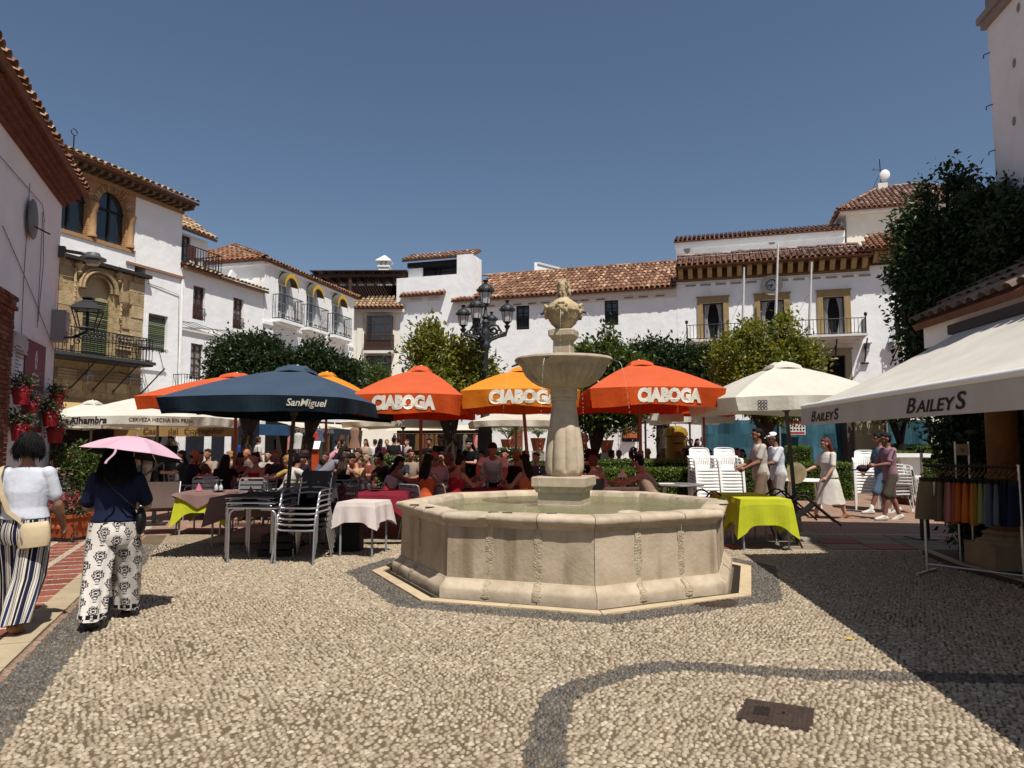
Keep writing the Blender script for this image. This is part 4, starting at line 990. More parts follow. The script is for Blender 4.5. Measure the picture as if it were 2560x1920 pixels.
mb.prism([(0, 0), (w_, 0), (w_, zb2), (.25, za_-.02), (.25, za_+.1), (0, za_+.1)], 0, 1.2); mb.build("wall", WHITE, t)
mb = MB(); mb.prism([(.2, za_), (w_, zb2), (w_, zb2+.12), (.2, za_+.12)], -.06, 1.2); mb.build("coping", TRIM, t)
# ---------------------------------------------------------------- town hall
TH = Fr(LBF.o, (3.4, -1))
b8 = TH.thing("town_hall", "white town hall with a clock, stone framed balcony doors and a corbelled tile roof", "town hall")
xh = TH.px(2258, 900)[0]; xk = TH.px(2172, 660)[0]
zc0 = TH.px(1950, 692)[1]; zc1 = zc0+.62
D = [onwall(TH, 1757, 758, 1810, 852, 0), onwall(TH, 1900, 749, 1963, 848, 0), onwall(TH, 2057, 744, 2114, 842, 0)]
zfl = sum(d[2] for d in D)/3; ztp = sum(d[3] for d in D)/3
D = [(d[0], d[1], zfl, ztp) for d in D]; gd = onwall(TH, 2062, 889, 2116, 960, 0); gd = (gd[0], gd[1], 0, gd[3]); gd2 = (D[1][0], D[1][1], 0, gd[3])
mb = MB(); wall(mb, 0, xh, 0, zc1, D+[gd, gd2], .35, body=7, y=-.0); mb.build("wall", WHITE, b8)
OCH = mat("ochre_stone", '#927c56', .85, .12, 5., .3, 20.); GST = mat("grey_stone_frame", '#8d836c', .85, .1, 5)
CURT = fabric("voile_curtain", (.62, .62, .62), .35)
for k, d in enumerate(D+[gd, gd2]):
 a, b, c, e = d; w = .24; st = OCH if k < 3 else GST
 mb = MB(); mb.box(a-w, a, -.06, .02, c, e+w); mb.box(b, b+w, -.06, .02, c, e+w); mb.box(a, b, -.06, .02, e, e+w); mb.build("door_surround", st, b8)
 mb = MB(); mb.box(a-w-.05, b+w+.05, -.09, -.0, e+w, e+w+.06); mb.build("lintel_moulding", st, b8)
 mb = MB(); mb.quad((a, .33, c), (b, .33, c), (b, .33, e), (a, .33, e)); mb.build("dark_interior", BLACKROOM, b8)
 mb = MB(); mb.box(a, a+.05, .1, .16, c, e); mb.box(b-.05, b, .1, .16, c, e); mb.box(a, b, .1, .16, e-.06, e); mb.build("door_frame", DWOOD, b8)
 if k < 3:
  for s_ in (-1, 1):
   mb = MB(); nn = 10; wd = (b-a)*.31
   for j in range(nn):
    def cpt(jj, z):
     f = jj/nn; sw = (1-.45*math.exp(-((z-c-1.0)/.6)**2)) if z < c+1.6 else 1
     x = (a+.04+wd*f*sw) if s_ < 0 else (b-.04-wd*f*sw); return (x, .18+.03*math.sin(jj*2.2), z)
    zs_l = [c+.02+(e-c-.05)*i/10 for i in range(11)]
    for z0_, z1_ in zip(zs_l[:-1], zs_l[1:]): mb.quad(cpt(j, z0_), cpt(j+1, z0_), cpt(j+1, z1_), cpt(j, z1_))
   mb.build("curtain", CURT, b8, 60)
xb0, xb1 = TH.px(1714, 855, -.9)[0], TH.px(2170, 842, -.9)[0]; zb8 = zfl
mb = MB(); mb.box(xb0, xb1, -.95, -.003, zb8-.10, zb8-.01); mb.box(xb0+.1, xb1-.1, -.8, -.003, zb8-.2, zb8-.102); mb.box(xb0+.25, xb1-.25, -.6, -.003, zb8-.3, zb8-.202); mb.build("balcony_slab", TRIM, b8)
zr8 = TH.px(1950, 803, -.9)[1]
mb = MB(); railing(mb, [(xb0+.06, -.02), (xb0+.06, -.9), (xb1-.06, -.9), (xb1-.06, -.02)], zb8, zr8, .145, .012)
for x in (xb0+.06, xb1-.06): mb.ell((x, -.9, zr8+.14), (.07, .07, .09), 8, 6); mb.tube([(x, -.9, zb8), (x, -.9, zr8+.1)], .022, 6)
for i in range(1, 5): x = xb0+(xb1-xb0)*i/5; mb.tube([(x, -.9, zb8), (x, -.9, zr8+.12)], .02, 6)
mb.build("balcony_railing", IRON, b8)
for px_ in (1722, 1840, 2030, 2090, 2165):
 p = TH.px(px_, 880, -.4); mb = MB(); mb.tube([(p[0], -.8, zb8-.2), (p[0], -.5, zb8-.5), (p[0], -.08, zb8-1.1)], .03, 6); scroll(mb, (p[0], -.3, zb8-.55), .16, Vector((0, 1, 0)), t=.02); mb.box(p[0]-.15, p[0]+.15, -.12, -.02, zb8-1.2, zb8-1.14); mb.build("balcony_bracket", IRON, b8)
p = TH.px(1929, 714); rC = abs(TH.px(1903, 714)[0]-p[0])*1.04
t = tag(link("wall_clock", None, None, TH.M), "round clock in a thick pale stone ring above the middle balcony door", "clock")
def disc(mb, c, r, y0, y1, n=36, r0=0):
 for i in range(n):
  a0, a1 = 2*math.pi*i/n, 2*math.pi*(i+1)/n
  q = [(c[0]+rr*math.cos(a_), c[1]+rr*math.sin(a_)) for rr, a_ in ((r0, a0), (r, a0), (r, a1), (r0, a1))]
  mb.quad(*[(x, y0, z) for x, z in q]); mb.quad((q[1][0], y0, q[1][1]), (q[1][0], y1, q[1][1]), (q[2][0], y1, q[2][1]), (q[2][0], y0, q[2][1]))
  if r0: mb.quad((q[0][0], y0, q[0][1]), (q[3][0], y0, q[3][1]), (q[3][0], y1, q[3][1]), (q[0][0], y1, q[0][1]))
mb = MB(); disc(mb, p, rC, -.16, 0, r0=rC*.58); mb.build("stone_ring", m_("pale_ring", '#a7a294', .8, .08, 5), t)
mb = MB(); disc(mb, p, rC*.6, -.10, 0, r0=rC*.52); mb.build("bezel", IRON, t)
mb = MB(); disc(mb, p, rC*.55, -.085, -.01); mb.build("dial", m_("clock_dial", '#a9b3b4', .5, .05), t)
mb = MB()
for i in range(12):
 a = math.pi/6*i; M = Matrix.Translation((p[0], 0, p[1])) @ Matrix.Rotation(-a, 4, 'Y'); mb.box(-.018, .018, -.091, -.086, rC*.40, rC*.52, M=M)
mb.build("hour_mark", IRON, t)
for a, L_, nm in ((R(-92), .42, "minute_hand"), (R(-158), .30, "hour_hand")):
 mb = MB(); mb.box(-.02, .02, -.10, -.095, -.06, rC*L_, M=Matrix.Translation((p[0], 0, p[1])) @ Matrix.Rotation(a, 4, 'Y')); mb.build(nm, IRON, t)
FP = mat("white_pole_paint", (.62, .62, .60), .4)
for (x0, y0, x1, y1, lb) in ((1860, 668, 1856, 838, "white flagpole on the balcony, left of the clock"), (1945, 612, 1937, 820, "tall white flagpole on the balcony passing in front of the clock"), (2029, 655, 2022, 838, "white flagpole on the balcony, right of the clock beside the last door")):
 a = TH.px(x0, y0, -1.05); b = TH.px(x1, y1, -.7)
 t = tag(link("flagpole", None, None, TH.M), lb, "flagpole", "flagpoles on the town hall balcony")
 mb = MB(); mb.tube([(b[0], -.7, zb8), (a[0], -1.05, a[1])], [.065, .04], 10); mb.build("pole", FP, t, 60)
 mb = MB(); mb.tube([(b[0], -.7, zb8), (b[0]-.3, -.55, zb8)], .02, 5); mb.tube([(b[0]+.0, -.7, zb8+.45), (b[0]-.28, -.6, zb8)], .018, 5); mb.ell((b[0], -.7, zb8+.03), (.13, .13, .04), 10, 5); mb.build("foot", IRON, t)
 mb = MB(); f = Vector((b[0], -.7, zb8+1.0)); e = Vector((a[0], -1.05, a[1])); g_ = f+(e-f)*.35; mb.tube([g_, g_+Vector((-.12, .1, -.1)), f+Vector((-.5, .2, -.3))], .008, 4); mb.build("halyard", m_("rope", '#7a7a78', .8), t)
EAV = mat("ochre_eave", '#7d6442', .85, .15, 6); EAVD = mat("brown_eave", '#5e3f24', .85, .2, 6)
ovh = .58
mb = MB(); mb.box(.0, xk, -.10, .0, zc0-.06, zc0); mb.build("eave_moulding", TRIM, b8)
mb = MB(); mb.box(.0, xk, -.07, .0, zc0, zc0+.11); mb.build("eave_frieze", EAV, b8)
mb = MB(); mb.box(.0, xk, -.12, -.0, zc0+.112, zc1); mb.build("eave_back", EAVD, b8)
n = round(xk/.43)
for i in range(n):
 x = xk*(i+.5)/n; mb = MB(); mb.prism([(.05, .0), (.22, .02), (ovh-.04, .30), (ovh-.04, .40), (.05, .40)], -.1, .1, fn=lambda a_, y_, c_: (x+y_, -a_, zc0+.115+c_)); mb.build("corbel", OCH, b8)
mb = MB(); mb.box(-.0, xk+.02, -ovh, .0, zc0+.517, zc0+.57); mb.build("soffit", EAVD, b8)
pr = TH.roof(1900, 632, ovh+.1, zc0+.6, .5); V8 = (pr.y+ovh+.1)*math.sqrt(1.25); c8_ = 1/math.sqrt(1.25)
tiles(b8, (0, -ovh-.1, zc0+.6), (1, 0, 0), (0, c8_, .5*c8_), [(0, 0), (xk+.05, 0), (xk-.3, V8), (0, V8)], TILE_R, .245, V8/8, maxobj=290, near=lambda q: q[2]-.1*q[1])
ridge(b8, (0, -ovh-.1+V8*c8_, zc0+.66+.5*V8*c8_), (xk-.3, -ovh-.1+V8*c8_, zc0+.66+.5*V8*c8_), TILE_R)
for i in range(12):
 x = .4+(xk-.8)*i/11; mb = MB(); mb.box(x, x+.45, -.035, -.003, zc0-.2, zc0-.12); mb.build("vent_brick", m_("vent_grey", '#8b8a90', .9), b8)
zw0 = TH.px(2200, 664)[1]; zw1 = zw0+.5
mb = MB(); wall(mb, xk-.6, xh, zc1-.3, zw1+.1, y=.02, body=6); mb.build("wing_wall", WHITE, b8)
n = 7
for i in range(n):
 x = xk+.15+(xh-xk-.1)*(i+.5)/n; mb = MB(); mb.prism([(.05, 0), (.2, .02), (ovh-.04, .3), (ovh-.04, .4), (.05, .4)], -.1, .1, fn=lambda a_, y_, c_: (x+y_, -a_, zw0+.1+c_)); mb.build("corbel", OCH, b8)
mb = MB(); mb.box(xk-.3, xh+.1, -.1, .018, zw0-.05, zw0); mb.build("eave_moulding", TRIM, b8)
mb = MB(); mb.box(xk-.3, xh+.1, -.06, .016, zw0+.002, zw0+.5); mb.build("eave_back", EAVD, b8)
mb = MB(); mb.box(xk-.3, xh+.3, -ovh, 0, zw0+.503, zw0+.55); mb.build("soffit", EAVD, b8)
tiles(b8, (xk-.5, -ovh-.1, zw0+.58), (1, 0, 0), (0, .87, .49), [(0, 0), (xh-xk+.9, 0), (xh-xk+.9, 2.2), (.8, 2.2)], TILE_O, .24, .33)
q = onwall(TH, 2235, 798, 2290, 852, -.3); mb = MB(); mb.box(xh-.25, xh+.8, -.65, .5, q[2]-.1, q[2]); mb.build("balcony_slab", TRIM, b8)
mb = MB(); railing(mb, [(xh-.22, -.02), (xh-.22, -.6), (xh+.75, -.6)], q[2], q[3], .1, .012, mid=(q[2]+q[3])/2); mb.tube([(xh-.22, -.6, q[2]), (xh-.22, -.6, q[3]+.2)], .02, 6); mb.ell((xh-.22, -.6, q[3]+.2), (.07, .07, .08), 8, 6); mb.build("balcony_railing", IRON, b8)
mb = MB(); mb.tube([(xh-.22, -.6, q[2]-.05), (xh-.5, -.05, q[2]-.95)], .025, 6); mb.build("balcony_bracket", IRON, b8)
for px_, py_ in ((2168, 870), (2228, 868)):
 p = TH.px(px_, py_, -.12); mb = MB(); mb.box(p[0]-.07, p[0]+.07, -.22, -.003, p[1]-.16, p[1]+.16); mb.box(p[0]-.12, p[0]+.16, -.3, -.003, p[1]+.17, p[1]+.21); mb.build("wall_speaker", ALUD, b8)
# ---------------------------------------------------------------- houses behind the town hall
p0 = P(1697, 1000, 40); BU = Fr((p0.x, p0.y), (3.4, -1))
b9 = BU.thing("back_house", "white house end with a tiled roof rising behind the town hall roof", "house")
xe9 = BU.px(2112, 600)[0]; z9 = BU.px(1900, 590, -.2)[1]
mb = MB(); wall(mb, 0, xe9, 0, z9, body=5); mb.build("wall", WHITE2, b9)
mb = MB(); mb.box(-.05, xe9, -.12, 0, z9-.35, z9-.02); mb.build("cornice", WHITE, b9)
tiles(b9, (-.1, -.35, z9), (1, 0, 0), (0, .93, .36), [(0, 0), (xe9+.1, 0), (xe9+.1, 2.2), (0, 2.2)], TILE_R, .25, .33)
for px_, py_ in ((1718, 622), (1930, 608), (1850, 628)):
 p = BU.px(px_, py_); mb = MB(); mb.ell((p[0], -.01, p[1]), (.18, .03, .3 if px_ == 1718 else .08), 10, 6); mb.build("patched_plaster", m_("bare_render", '#8d877c', .9), b9)
p1_ = P(2116, 1000, 38); BR = Fr((p1_.x, p1_.y), (3.4, -1))
b10 = BR.thing("roof_pavilion", "upper white storey with a hipped tile roof carrying an aerial, above the town hall", "house")
xa = BR.px(2116, 560)[0]; xz = BR.px(2330, 560)[0]+4; z10 = BR.px(2200, 521, -.4)[1]; B = 6
mb = MB(); wall(mb, xa, xz, 0, z10, body=B); mb.build("wall", CREAM, b10)
mb = MB(); mb.box(xa-.35, xz, -.4, -.003, z10-.12, z10+.03); mb.box(xa-.35, xa-.003, -.003, B, z10-.12, z10+.03); mb.build("cornice", TRIM, b10)
zrg = BR.px(2200, 475, 2.8)[1]; th = (zrg-z10)/(3.2); c_ = 1/math.sqrt(1+th*th)
tiles(b10, (xa-.5, -.5, z10+.05), (1, 0, 0), (0, c_, th*c_), [(0, 0), (xz-xa+.5, 0), (xz-xa-3, 3.2/c_), (2.7, 3.2/c_)], TILE_R, .25, .34, maxobj=150, near=lambda q: q[2]-.05*q[1])
thL = th*3.2/2.7; cl = 1/math.sqrt(1+thL*thL)
tiles(b10, (xa-.5, -.5, z10+.05), (0, 1, 0), (cl, 0, thL*cl), [(0, 0), (B+.5, 0), (3.2, 2.7/cl)], TILE_R, .25, .34)
ridge(b10, (xa-.5, -.5, z10+.1), (xa+2.2, 2.7, zrg+.1), TILE_R); ridge(b10, (xa+2.2, 2.7, zrg+.1), (xz-3.5, 2.7, zrg+.1), TILE_R)
p = BR.px(2206, 478, 2.6); t = tag(link("roof_aerial", None, None, BR.M), "aerial mast with a white satellite dish on the hipped roof", "aerial")
mb = MB(); mb.box(p[0]-.25, p[0]+.25, 2.4, 2.9, zrg-.3, zrg+.28); mb.build("block", CREAM, t)
mb = MB(); mb.tube([(p[0]-.05, 2.6, zrg+.2), (p[0]-.08, 2.6, zrg+1.75)], .028, 6); mb.tube([(p[0]-.5, 2.6, zrg+1.15), (p[0]+.25, 2.6, zrg+1.1)], .02, 5); mb.tube([(p[0]-.4, 2.4, zrg+1.2), (p[0]-.4, 2.8, zrg+1.2)], .016, 5); mb.tube([(p[0]-.15, 2.6, zrg+.8), (p[0]-.6, 2.6, zrg-.2)], .014, 5); mb.build("mast", IRON, t)
mb = MB(); mb.ell((p[0]+.12, 2.45, zrg+.72), (.28, .09, .34), 16, 8, M=Matrix.Rotation(.2, 3, 'Y')); mb.build("dish", PLWHITE, t, 60)
t = thing("rough_pillar", "thick roughcast cream pillar between the blue fence panels", "pillar", (*P(2178, 1100, 23).xy, 0))
mb = MB(); mb.box(-.5, .5, 0, .8, 0, 3.3); mb.build("roughcast", mat("roughcast", '#9a8f74', .95, .2, 30., 1., 60.), t)
mb = MB(); mb.box(-.72, -.503, .1, .7, 0, 3.2); mb.build("edge", m_("taupe_edge", '#4e453e', .8), t)
mesh_blue = mat("blue_debris_netting", '#1f4451', .75, .25, 2.2, .5, 5., col2='#416c79', thr=(.45, .75), stretch=(1, 1, .35))
for (xa_, xb_, lb) in ((1755, 2142, "blue debris netting fence behind the hedge, left of the roughcast pillar"), (2216, 2330, "blue debris netting fence right of the roughcast pillar")):
 Yf = 23.5; A_, B_ = P(xa_, 1100, Yf), P(xb_, 1100, Yf); t = thing("works_fence", lb, "fence", (A_.x, A_.y, 0))
 L_ = B_.x-A_.x; n = max(1, round(L_/2.4)); zt_ = zpx(1900, 1050, Yf)
 for i in range(n):
  mb = MB(); k = 14; x0 = L_*i/n
  for j in range(k):
   for zz_ in range(5):
    def q_(jj, z): return (x0+L_/n*jj/k, .05*math.sin(jj*1.3+z*2+i)+.03*math.sin(z*5+jj), z)
    z0_, z1_ = zt_*zz_/5, zt_*(zz_+1)/5
    mb.quad(q_(j, z0_), q_(j+1, z0_), q_(j+1, z1_), q_(j, z1_))
  mb.build("netting_panel", mesh_blue, t, 60)
 for i in range(n+1): mb = MB(); mb.tube([(L_*i/n, -.06, 0), (L_*i/n, -.06, zt_+.05)], .03, 6); mb.build("post", ALUD, t)
p = P(1991, 1068, 23.2); t = thing("site_sign", "white and red construction safety notice tied to the blue netting", "sign", (p.x, 23.25, p.z))
mb = MB(); mb.box(-.31, .31, -.01, .01, -.24, .24); mb.build("board", m_("notice_white", '#c9c7c2', .5), t)
mb = MB(); mb.box(-.2, .2, -.013, -.0105, .10, .21); mb.box(-.28, .28, -.013, -.0105, -.22, -.15); mb.build("red_band", m_("notice_red", '#9c2a33', .5), t)
mb = MB()
for i in range(6): x = -.25+.1*i; mb.add([(x-.04, -.013, .0), (x+.04, -.013, .0), (x, -.013, .075)], [(0, 1, 2)]); disc(mb, (x, -.08), .036, -.013, -.0105, 10)
mb.build("symbol", m_("notice_black", '#2b2826', .5), t)
# ---------------------------------------------------------------- house on the right (awning shop) and the tower
BH = Fr((6.02, 9.75), (-.09, -1))
b11 = BH.thing("shop_house", "low white house on the right with overhanging clay eave, in shade", "house")
zEv = zpx(2308, 822, 9.8); Lh = 7.2
mb = MB(); wall(mb, 0, Lh, 2.2, zEv+.1, body=6); mb.build("wall", WHITE2, b11)
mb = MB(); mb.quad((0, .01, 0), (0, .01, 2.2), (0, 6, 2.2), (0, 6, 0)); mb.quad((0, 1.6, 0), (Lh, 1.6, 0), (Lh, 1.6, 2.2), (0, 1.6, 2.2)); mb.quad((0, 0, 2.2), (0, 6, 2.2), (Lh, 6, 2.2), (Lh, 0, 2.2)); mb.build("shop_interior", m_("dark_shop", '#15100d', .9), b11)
mb = MB(); mb.box(-.0, Lh, -.30, .0, zEv-.28, zEv-.0); mb.build("eave_band", WHITE2, b11)
tiles(b11, (-.05, -.42, zEv+.03), (1, 0, 0), (0, .86, .50), [(0, 0), (Lh, 0), (Lh, 3.0), (0, 3.0)], m_("grey_weathered_tile", (1, 1, 1), .9, .25, 8, .5, 30, rand2=['#6d5b4e', '#7d6959', '#5c4c42', '#8a7666']), .24, .42, maxobj=110, near=lambda q: q[2]*2+q[1])
BRN = mat("brown_stone_column", '#6a4526', .8, .25, 5., .3, 20)
q = BH.I @ P(2505, 1100, 8.6)
mb = MB(); mb.lathe([(.20, .42), (.19, .5), (.17, .55), (.165, 2.15)], 18, (q.x, q.y, 0)); mb.build("column", BRN, b11, 40)
mb = MB(); mb.box(q.x-.33, q.x+.33, q.y-.33, q.y+.33, 0, .34); mb.lathe([(.33, .34), (.32, .38), (.26, .40), (.24, .44), (.27, .47), (.2, .5)], 18, (q.x, q.y, 0)); mb.build("column_base", m_("column_base", '#8f7a60', .85, .15, 6, .3, 30), b11)
for x_ in (.45, 2.0): mb = MB(); mb.box(q.x+x_, q.x+x_+.18, .0, .2, 0, 2.2); mb.build("door_post", m_("pale_post", '#7c7064', .8), b11)
mb = MB(); s0 = G(2306, 1388); mb.add([(s0.x, s0.y, 0), *[tuple(G(x, y)) for x, y in ((2393, 1425), (2530, 1463), (2700, 1512))], (9, 5.9, 0), (9, 10.2, 0)], [(0, 1, 2, 3, 4, 5)])
for v in list(mb.v): mb.v.append((v[0], v[1], .07))
mb.f = [(6, 7, 8, 9, 10, 11)]+[(i, (i+1) % 6, 6+(i+1) % 6, 6+i) for i in range(6)]; mb.m = [0]*7
tag(mb.build("shop_terrace", mat("terrace_tile", '#4a3a30', .85, .2, 4, .3, 30)), kind="structure")
for a_, b_ in zip(((2306, 1388), (2393, 1425), (2530, 1463)), ((2393, 1425), (2530, 1463), (2700, 1512))):
 u0, u1 = G(*a_), G(*b_); dd = (u1-u0).normalized(); nn = Vector((-dd.y, dd.x, 0)); mb = MB()
 q4 = [u0+dd*.006, u1-dd*.006, u1-dd*.006+nn*.1, u0+dd*.006+nn*.1]
 mb.add([tuple(v+Vector((0, 0, .0705))) for v in q4]+[tuple(v+Vector((0, 0, .083))) for v in q4], [(4, 5, 6, 7), (0, 1, 5, 4), (1, 2, 6, 5), (2, 3, 7, 6), (3, 0, 4, 7)]); mb.build("kerb_stone", m_("pale_kerb", '#9a9080', .85, .1), bpy.data.objects["shop_terrace"])
tw = P(2500, 700, 10.2); TW = Fr((tw.x, tw.y), (-.16, -1))
b12 = TW.thing("white_tower", "tall weathered white tower wall at the right edge with a crumbling cornice", "tower")
zt = zpx(2462, 72, 10.2)
mb = MB(); mb.box(0, 4.6, .02, 5, 0, zt); mb.build("wall", WHITE2, b12)
mb = MB(); mb.box(-.05, 4.6, -.05, 5.05, zt, zt+.10); mb.box(-.09, 4.6, -.09, 5.1, zt+.10, zt+.2); mb.box(-.0, 4.6, .01, 5, zt+.2, zt+.75); mb.build("cornice", m_("old_lime_wash2", '#8d847e', .9, .1, 4, .6, 10) , b12)
mb = MB()
for z, s_ in ((zt-.4, .3), (zt-1.2, .2), (zt-1.9, .25), (zt+.6, .3)): mb.tube([(.06, .04, z), (.0, -.01, z+.01), (-.04, -.03, z+.01), (-.05, -.03, z-.04)], .008, 5)
mb.build("iron_hook", IRON, b12)
for z, y_ in ((zt-.9, .05), (zt-1.7, .02), (zt-.2, .0)):
 mb = MB(); mb.ell((.4+rnd.random()*.5, .018, z), (.05, .006, .07), 9, 6); mb.build("flaked_patch", m_("bare_render"), b12)
# ================================================================ fountain
FST = mat("fountain_stone", '#b3a38d', .85, .2, 3.5, .6, 26., bd=.008, col2='#94846e', thr=(.35, .75), rand=.10, spec=.2, grime=('#6a573f', 1.8, .54, .78, (2.4, 2.4, .18)))
FST2 = mat("fountain_stone_pale", '#b8a994', .85, .2, 5., .5, 22., bd=.006, col2='#9a8a74', thr=(.35, .72), rand=.10, spec=.2, grime=('#66563f', 2.4, .6, .8, (1, 1, .5)))
FMORT = mat("fountain_mortar", '#b5a78e', .95, .3, 14., 1., 60., spec=.1, col2='#907f66', thr=(.4, .7))
ft = thing("fountain", "octagonal stone fountain with a fluted shaft, wide bowl and carved urn", "fountain", (FC.x, FC.y, 0))
def ovx(i, o, t, z):            # point on side i at outward distance o (apothem) and fraction t
 a, b = octv(o, i), octv(o, i+1); p = a+(b-a)*t
 return (p.x-FC.x, p.y-FC.y, z)
def seg(i, t0, t1, prof, nseg, gap, jit=0.0, bulge=0.0):
 mb = MB(); g = gap/1.55; rings = []
 for k in range(nseg+1):
  t = t0+g+(t1-t0-2*g)*k/nseg
  w = mnoise.noise(Vector((i*3.1+t*2.3, 5.2, 0)))*jit
  rings.append([ovx(i, o+w*(.6 if z > .1 else .2)+jit*.6*mnoise.noise(Vector((i*7+t*9, o*8, z*9))), t, z+jit*.5*mnoise.noise(Vector((i*5+t*7, o*6+9, 3)))*(z > .3)) for o, z in prof])
 mb.loft(rings); return mb
plinth = [(1.70, 0), (1.925, 0), (1.928, .09), (1.915, .125), (1.86, .165), (1.845, .195), (1.70, .195)]
body = [(1.62, .18), (1.835, .18), (1.83, .45), (1.825, .70), (1.62, .70)]
rim = [(1.60, .70), (1.832, .70), (1.842, .735), (1.87, .748), (1.895, .77), (1.90, .805), (1.88, .832), (1.80, .845), (1.68, .845), (1.64, .83), (1.62, .78)]
JP = {0: (0, .30, .63, 1), 1: (0, .33, .68, 1), 7: (0, .42, 1), 6: (0, .5, 1)}
for i in range(8):
 cuts = JP.get(i, (0, .5, 1))
 for a, b in zip(cuts[:-1], cuts[1:]):
  for nm, prof, gp, jt, ns, mm in (("plinth_stone", plinth, .005, .012, 7, FST2), ("wall_slab", body, .006, .006, 5, FST), ("rim_stone", rim, .005, .013, 9, FST2)):
   o = seg(i, a, b, prof, ns, gp if a > 0 else 0.0, jt).build(nm, mm, ft, 50)
 for t in cuts[1:-1]:
  for q in range(1):
   mb = MB(); rings = []
   for k in range(17):
    z = .03+.68*k/16; wv = (.040+.018*mnoise.noise(Vector((i*4+t*3, z*9, 2))))
    o = (1.927 if z < .12 else (1.84+(.195-z)*1.15 if z < .195 else 1.832)); o += .001+.004*mnoise.noise(Vector((z*14, i, t)))
    rings.append([ovx(i, o, t-wv/1.55, z), ovx(i, o+.004, t, z), ovx(i, o, t+wv/1.55, z), ovx(i, o-.06, t, z)])
   mb.loft(rings); mb.build("mortar_joint", FMORT, ft, 60)
mb = MB(); mb.loft([[ovx(i, 1.66, 0, .10) for i in range(8)], [ovx(i, 1.66, 0, .12) for i in range(8)]]); mb.build("basin_floor", mat("basin_floor", '#8f8f68', .9, .2, 4., .3, 12.), ft)
WAT = bpy.data.materials.new("fountain_water"); WAT.use_nodes = True
N = WAT.node_tree.nodes; L = WAT.node_tree.links; N.remove(N["Principled BSDF"])
tr = N.new("ShaderNodeBsdfTransparent"); tr.inputs[0].default_value = (.82, .88, .66, 1); df = N.new("ShaderNodeBsdfDiffuse"); df.inputs[0].default_value = (.34, .35, .19, 1)
gl = N.new("ShaderNodeBsdfGlossy"); gl.inputs["Roughness"].default_value = .04; fr = N.new("ShaderNodeFresnel"); fr.inputs[0].default_value = 1.33
m1 = N.new("ShaderNodeMixShader"); m1.inputs[0].default_value = .42; m2 = N.new("ShaderNodeMixShader")
L.new(tr.outputs[0], m1.inputs[1]); L.new(df.outputs[0], m1.inputs[2]); L.new(fr.outputs[0], m2.inputs[0]); L.new(m1.outputs[0], m2.inputs[1]); L.new(gl.outputs[0], m2.inputs[2])
L.new(m2.outputs[0], N["Material Output"].inputs[0])
tc = N.new("ShaderNodeTexCoord"); wv = N.new("ShaderNodeTexNoise"); wv.inputs["Scale"].default_value = 9.; wv.inputs["Detail"].default_value = 4; wv.inputs["Distortion"].default_value = 1.2
bp = N.new("ShaderNodeBump"); bp.inputs["Strength"].default_value = .9; bp.inputs["Distance"].default_value = .05
L.new(tc.outputs["Object"], wv.inputs["Vector"]); L.new(wv.outputs["Fac"], bp.inputs["Height"]); L.new(bp.outputs[0], gl.inputs["Normal"]); L.new(bp.outputs[0], fr.inputs["Normal"]); L.new(bp.outputs[0], df.inputs["Normal"])
mb = MB(); mb.add([ovx(i, 1.635, 0, .775) for i in range(8)], [tuple(range(8))]); mb.build("water", WAT, ft)
for (px_, py_, s_) in ((1575, 1277, .14), (1105, 1268, .10), (1600, 1283, .10)):
 p = G(px_, py_, .82); mb = MB(); mb.ell((p.x-FC.x, p.y-FC.y, .80), (s_, s_*.5, .028), 9, 6)
 mb.v = [(x+.02*mnoise.noise(Vector((x*9, y*9, 1))), y+.02*mnoise.noise(Vector((x*9, y*9, 5))), z+.012*mnoise.noise(Vector((x*15, y*15, 8)))) for x, y, z in mb.v]
 mb.build("broken_stone", FST2, ft, 40)
for (px_, py_) in ((1233, 1281), (1268, 1282), (1380, 1284), (1804, 1248), (1810, 1261), (1036, 1262), (1075, 1268)):
 p = G(px_, py_, .847); mb = MB(); mb.box(p.x-FC.x-.05, p.x-FC.x+.05, p.y-FC.y-.012, p.y-FC.y+.012, .838, .853); mb.build("iron_cramp", CASTI, ft)
Yf = FC.y
def zf(y): return zpx(1408, y, Yf)
ra = FROT
Mp = Matrix.Rotation(ra+R(90), 4, 'Z')
def sq(mb, prof, ch=0.0):
 rings = []
 for a, z in prof:
  c = a*.12 if ch else 0
  pts = [(-a, -a+c), (-a+c, -a), (a-c, -a), (a, -a+c), (a, a-c), (a-c, a), (-a+c, a), (-a, a-c)] if ch else [(-a, -a), (a, -a), (a, a), (-a, a)]
  rings.append([tuple(Mp @ Vector((x, y, z))) for x, y in pts])
 mb.loft(rings)
zc0, zc1 = zf(1219), zf(1190)
mb = MB(); sq(mb, [(.265, .12), (.265, .80), (.262, .805), (.262, zc0-.05)]); mb.build("pedestal", FST2, ft, 30)
mb = MB(); sq(mb, [(.262, zc0-.05), (.285, zc0-.04), (.29, zc0-.01), (.315, zc0+.02), (.325, zc0+.03), (.325, zc1-.012), (.315, zc1), (.1, zc1+.002)]); mb.build("pedestal_cap", FST2, ft, 30)
def flute(nf, amt, za, zb, sharp=1.0):
 def f(r, z, th):
  k = max(0, min(1, (z-za)/(.06))) * max(0, min(1, (zb-z)/.10)); return r*(1-amt*k*(abs(math.cos(nf*th/2))**sharp))
 return f
zb, zw_, zn = zf(1192), zf(1160), zf(1003)
SHP = [(.17, zb), (.205, zb+.012), (.222, zb+.05), (.226, zb+.13), (.224, zb+.25), (.214, zb+.38), (.196, zb+.52), (.178, zb+.64), (.160, zb+.78), (.148, zn-.05), (.142, zn)]
prof = []
for (r0, z0), (r1, z1) in zip(SHP[:-1], SHP[1:]):
 for k in range(5): prof.append((r0+(r1-r0)*k/5, z0+(z1-z0)*k/5))
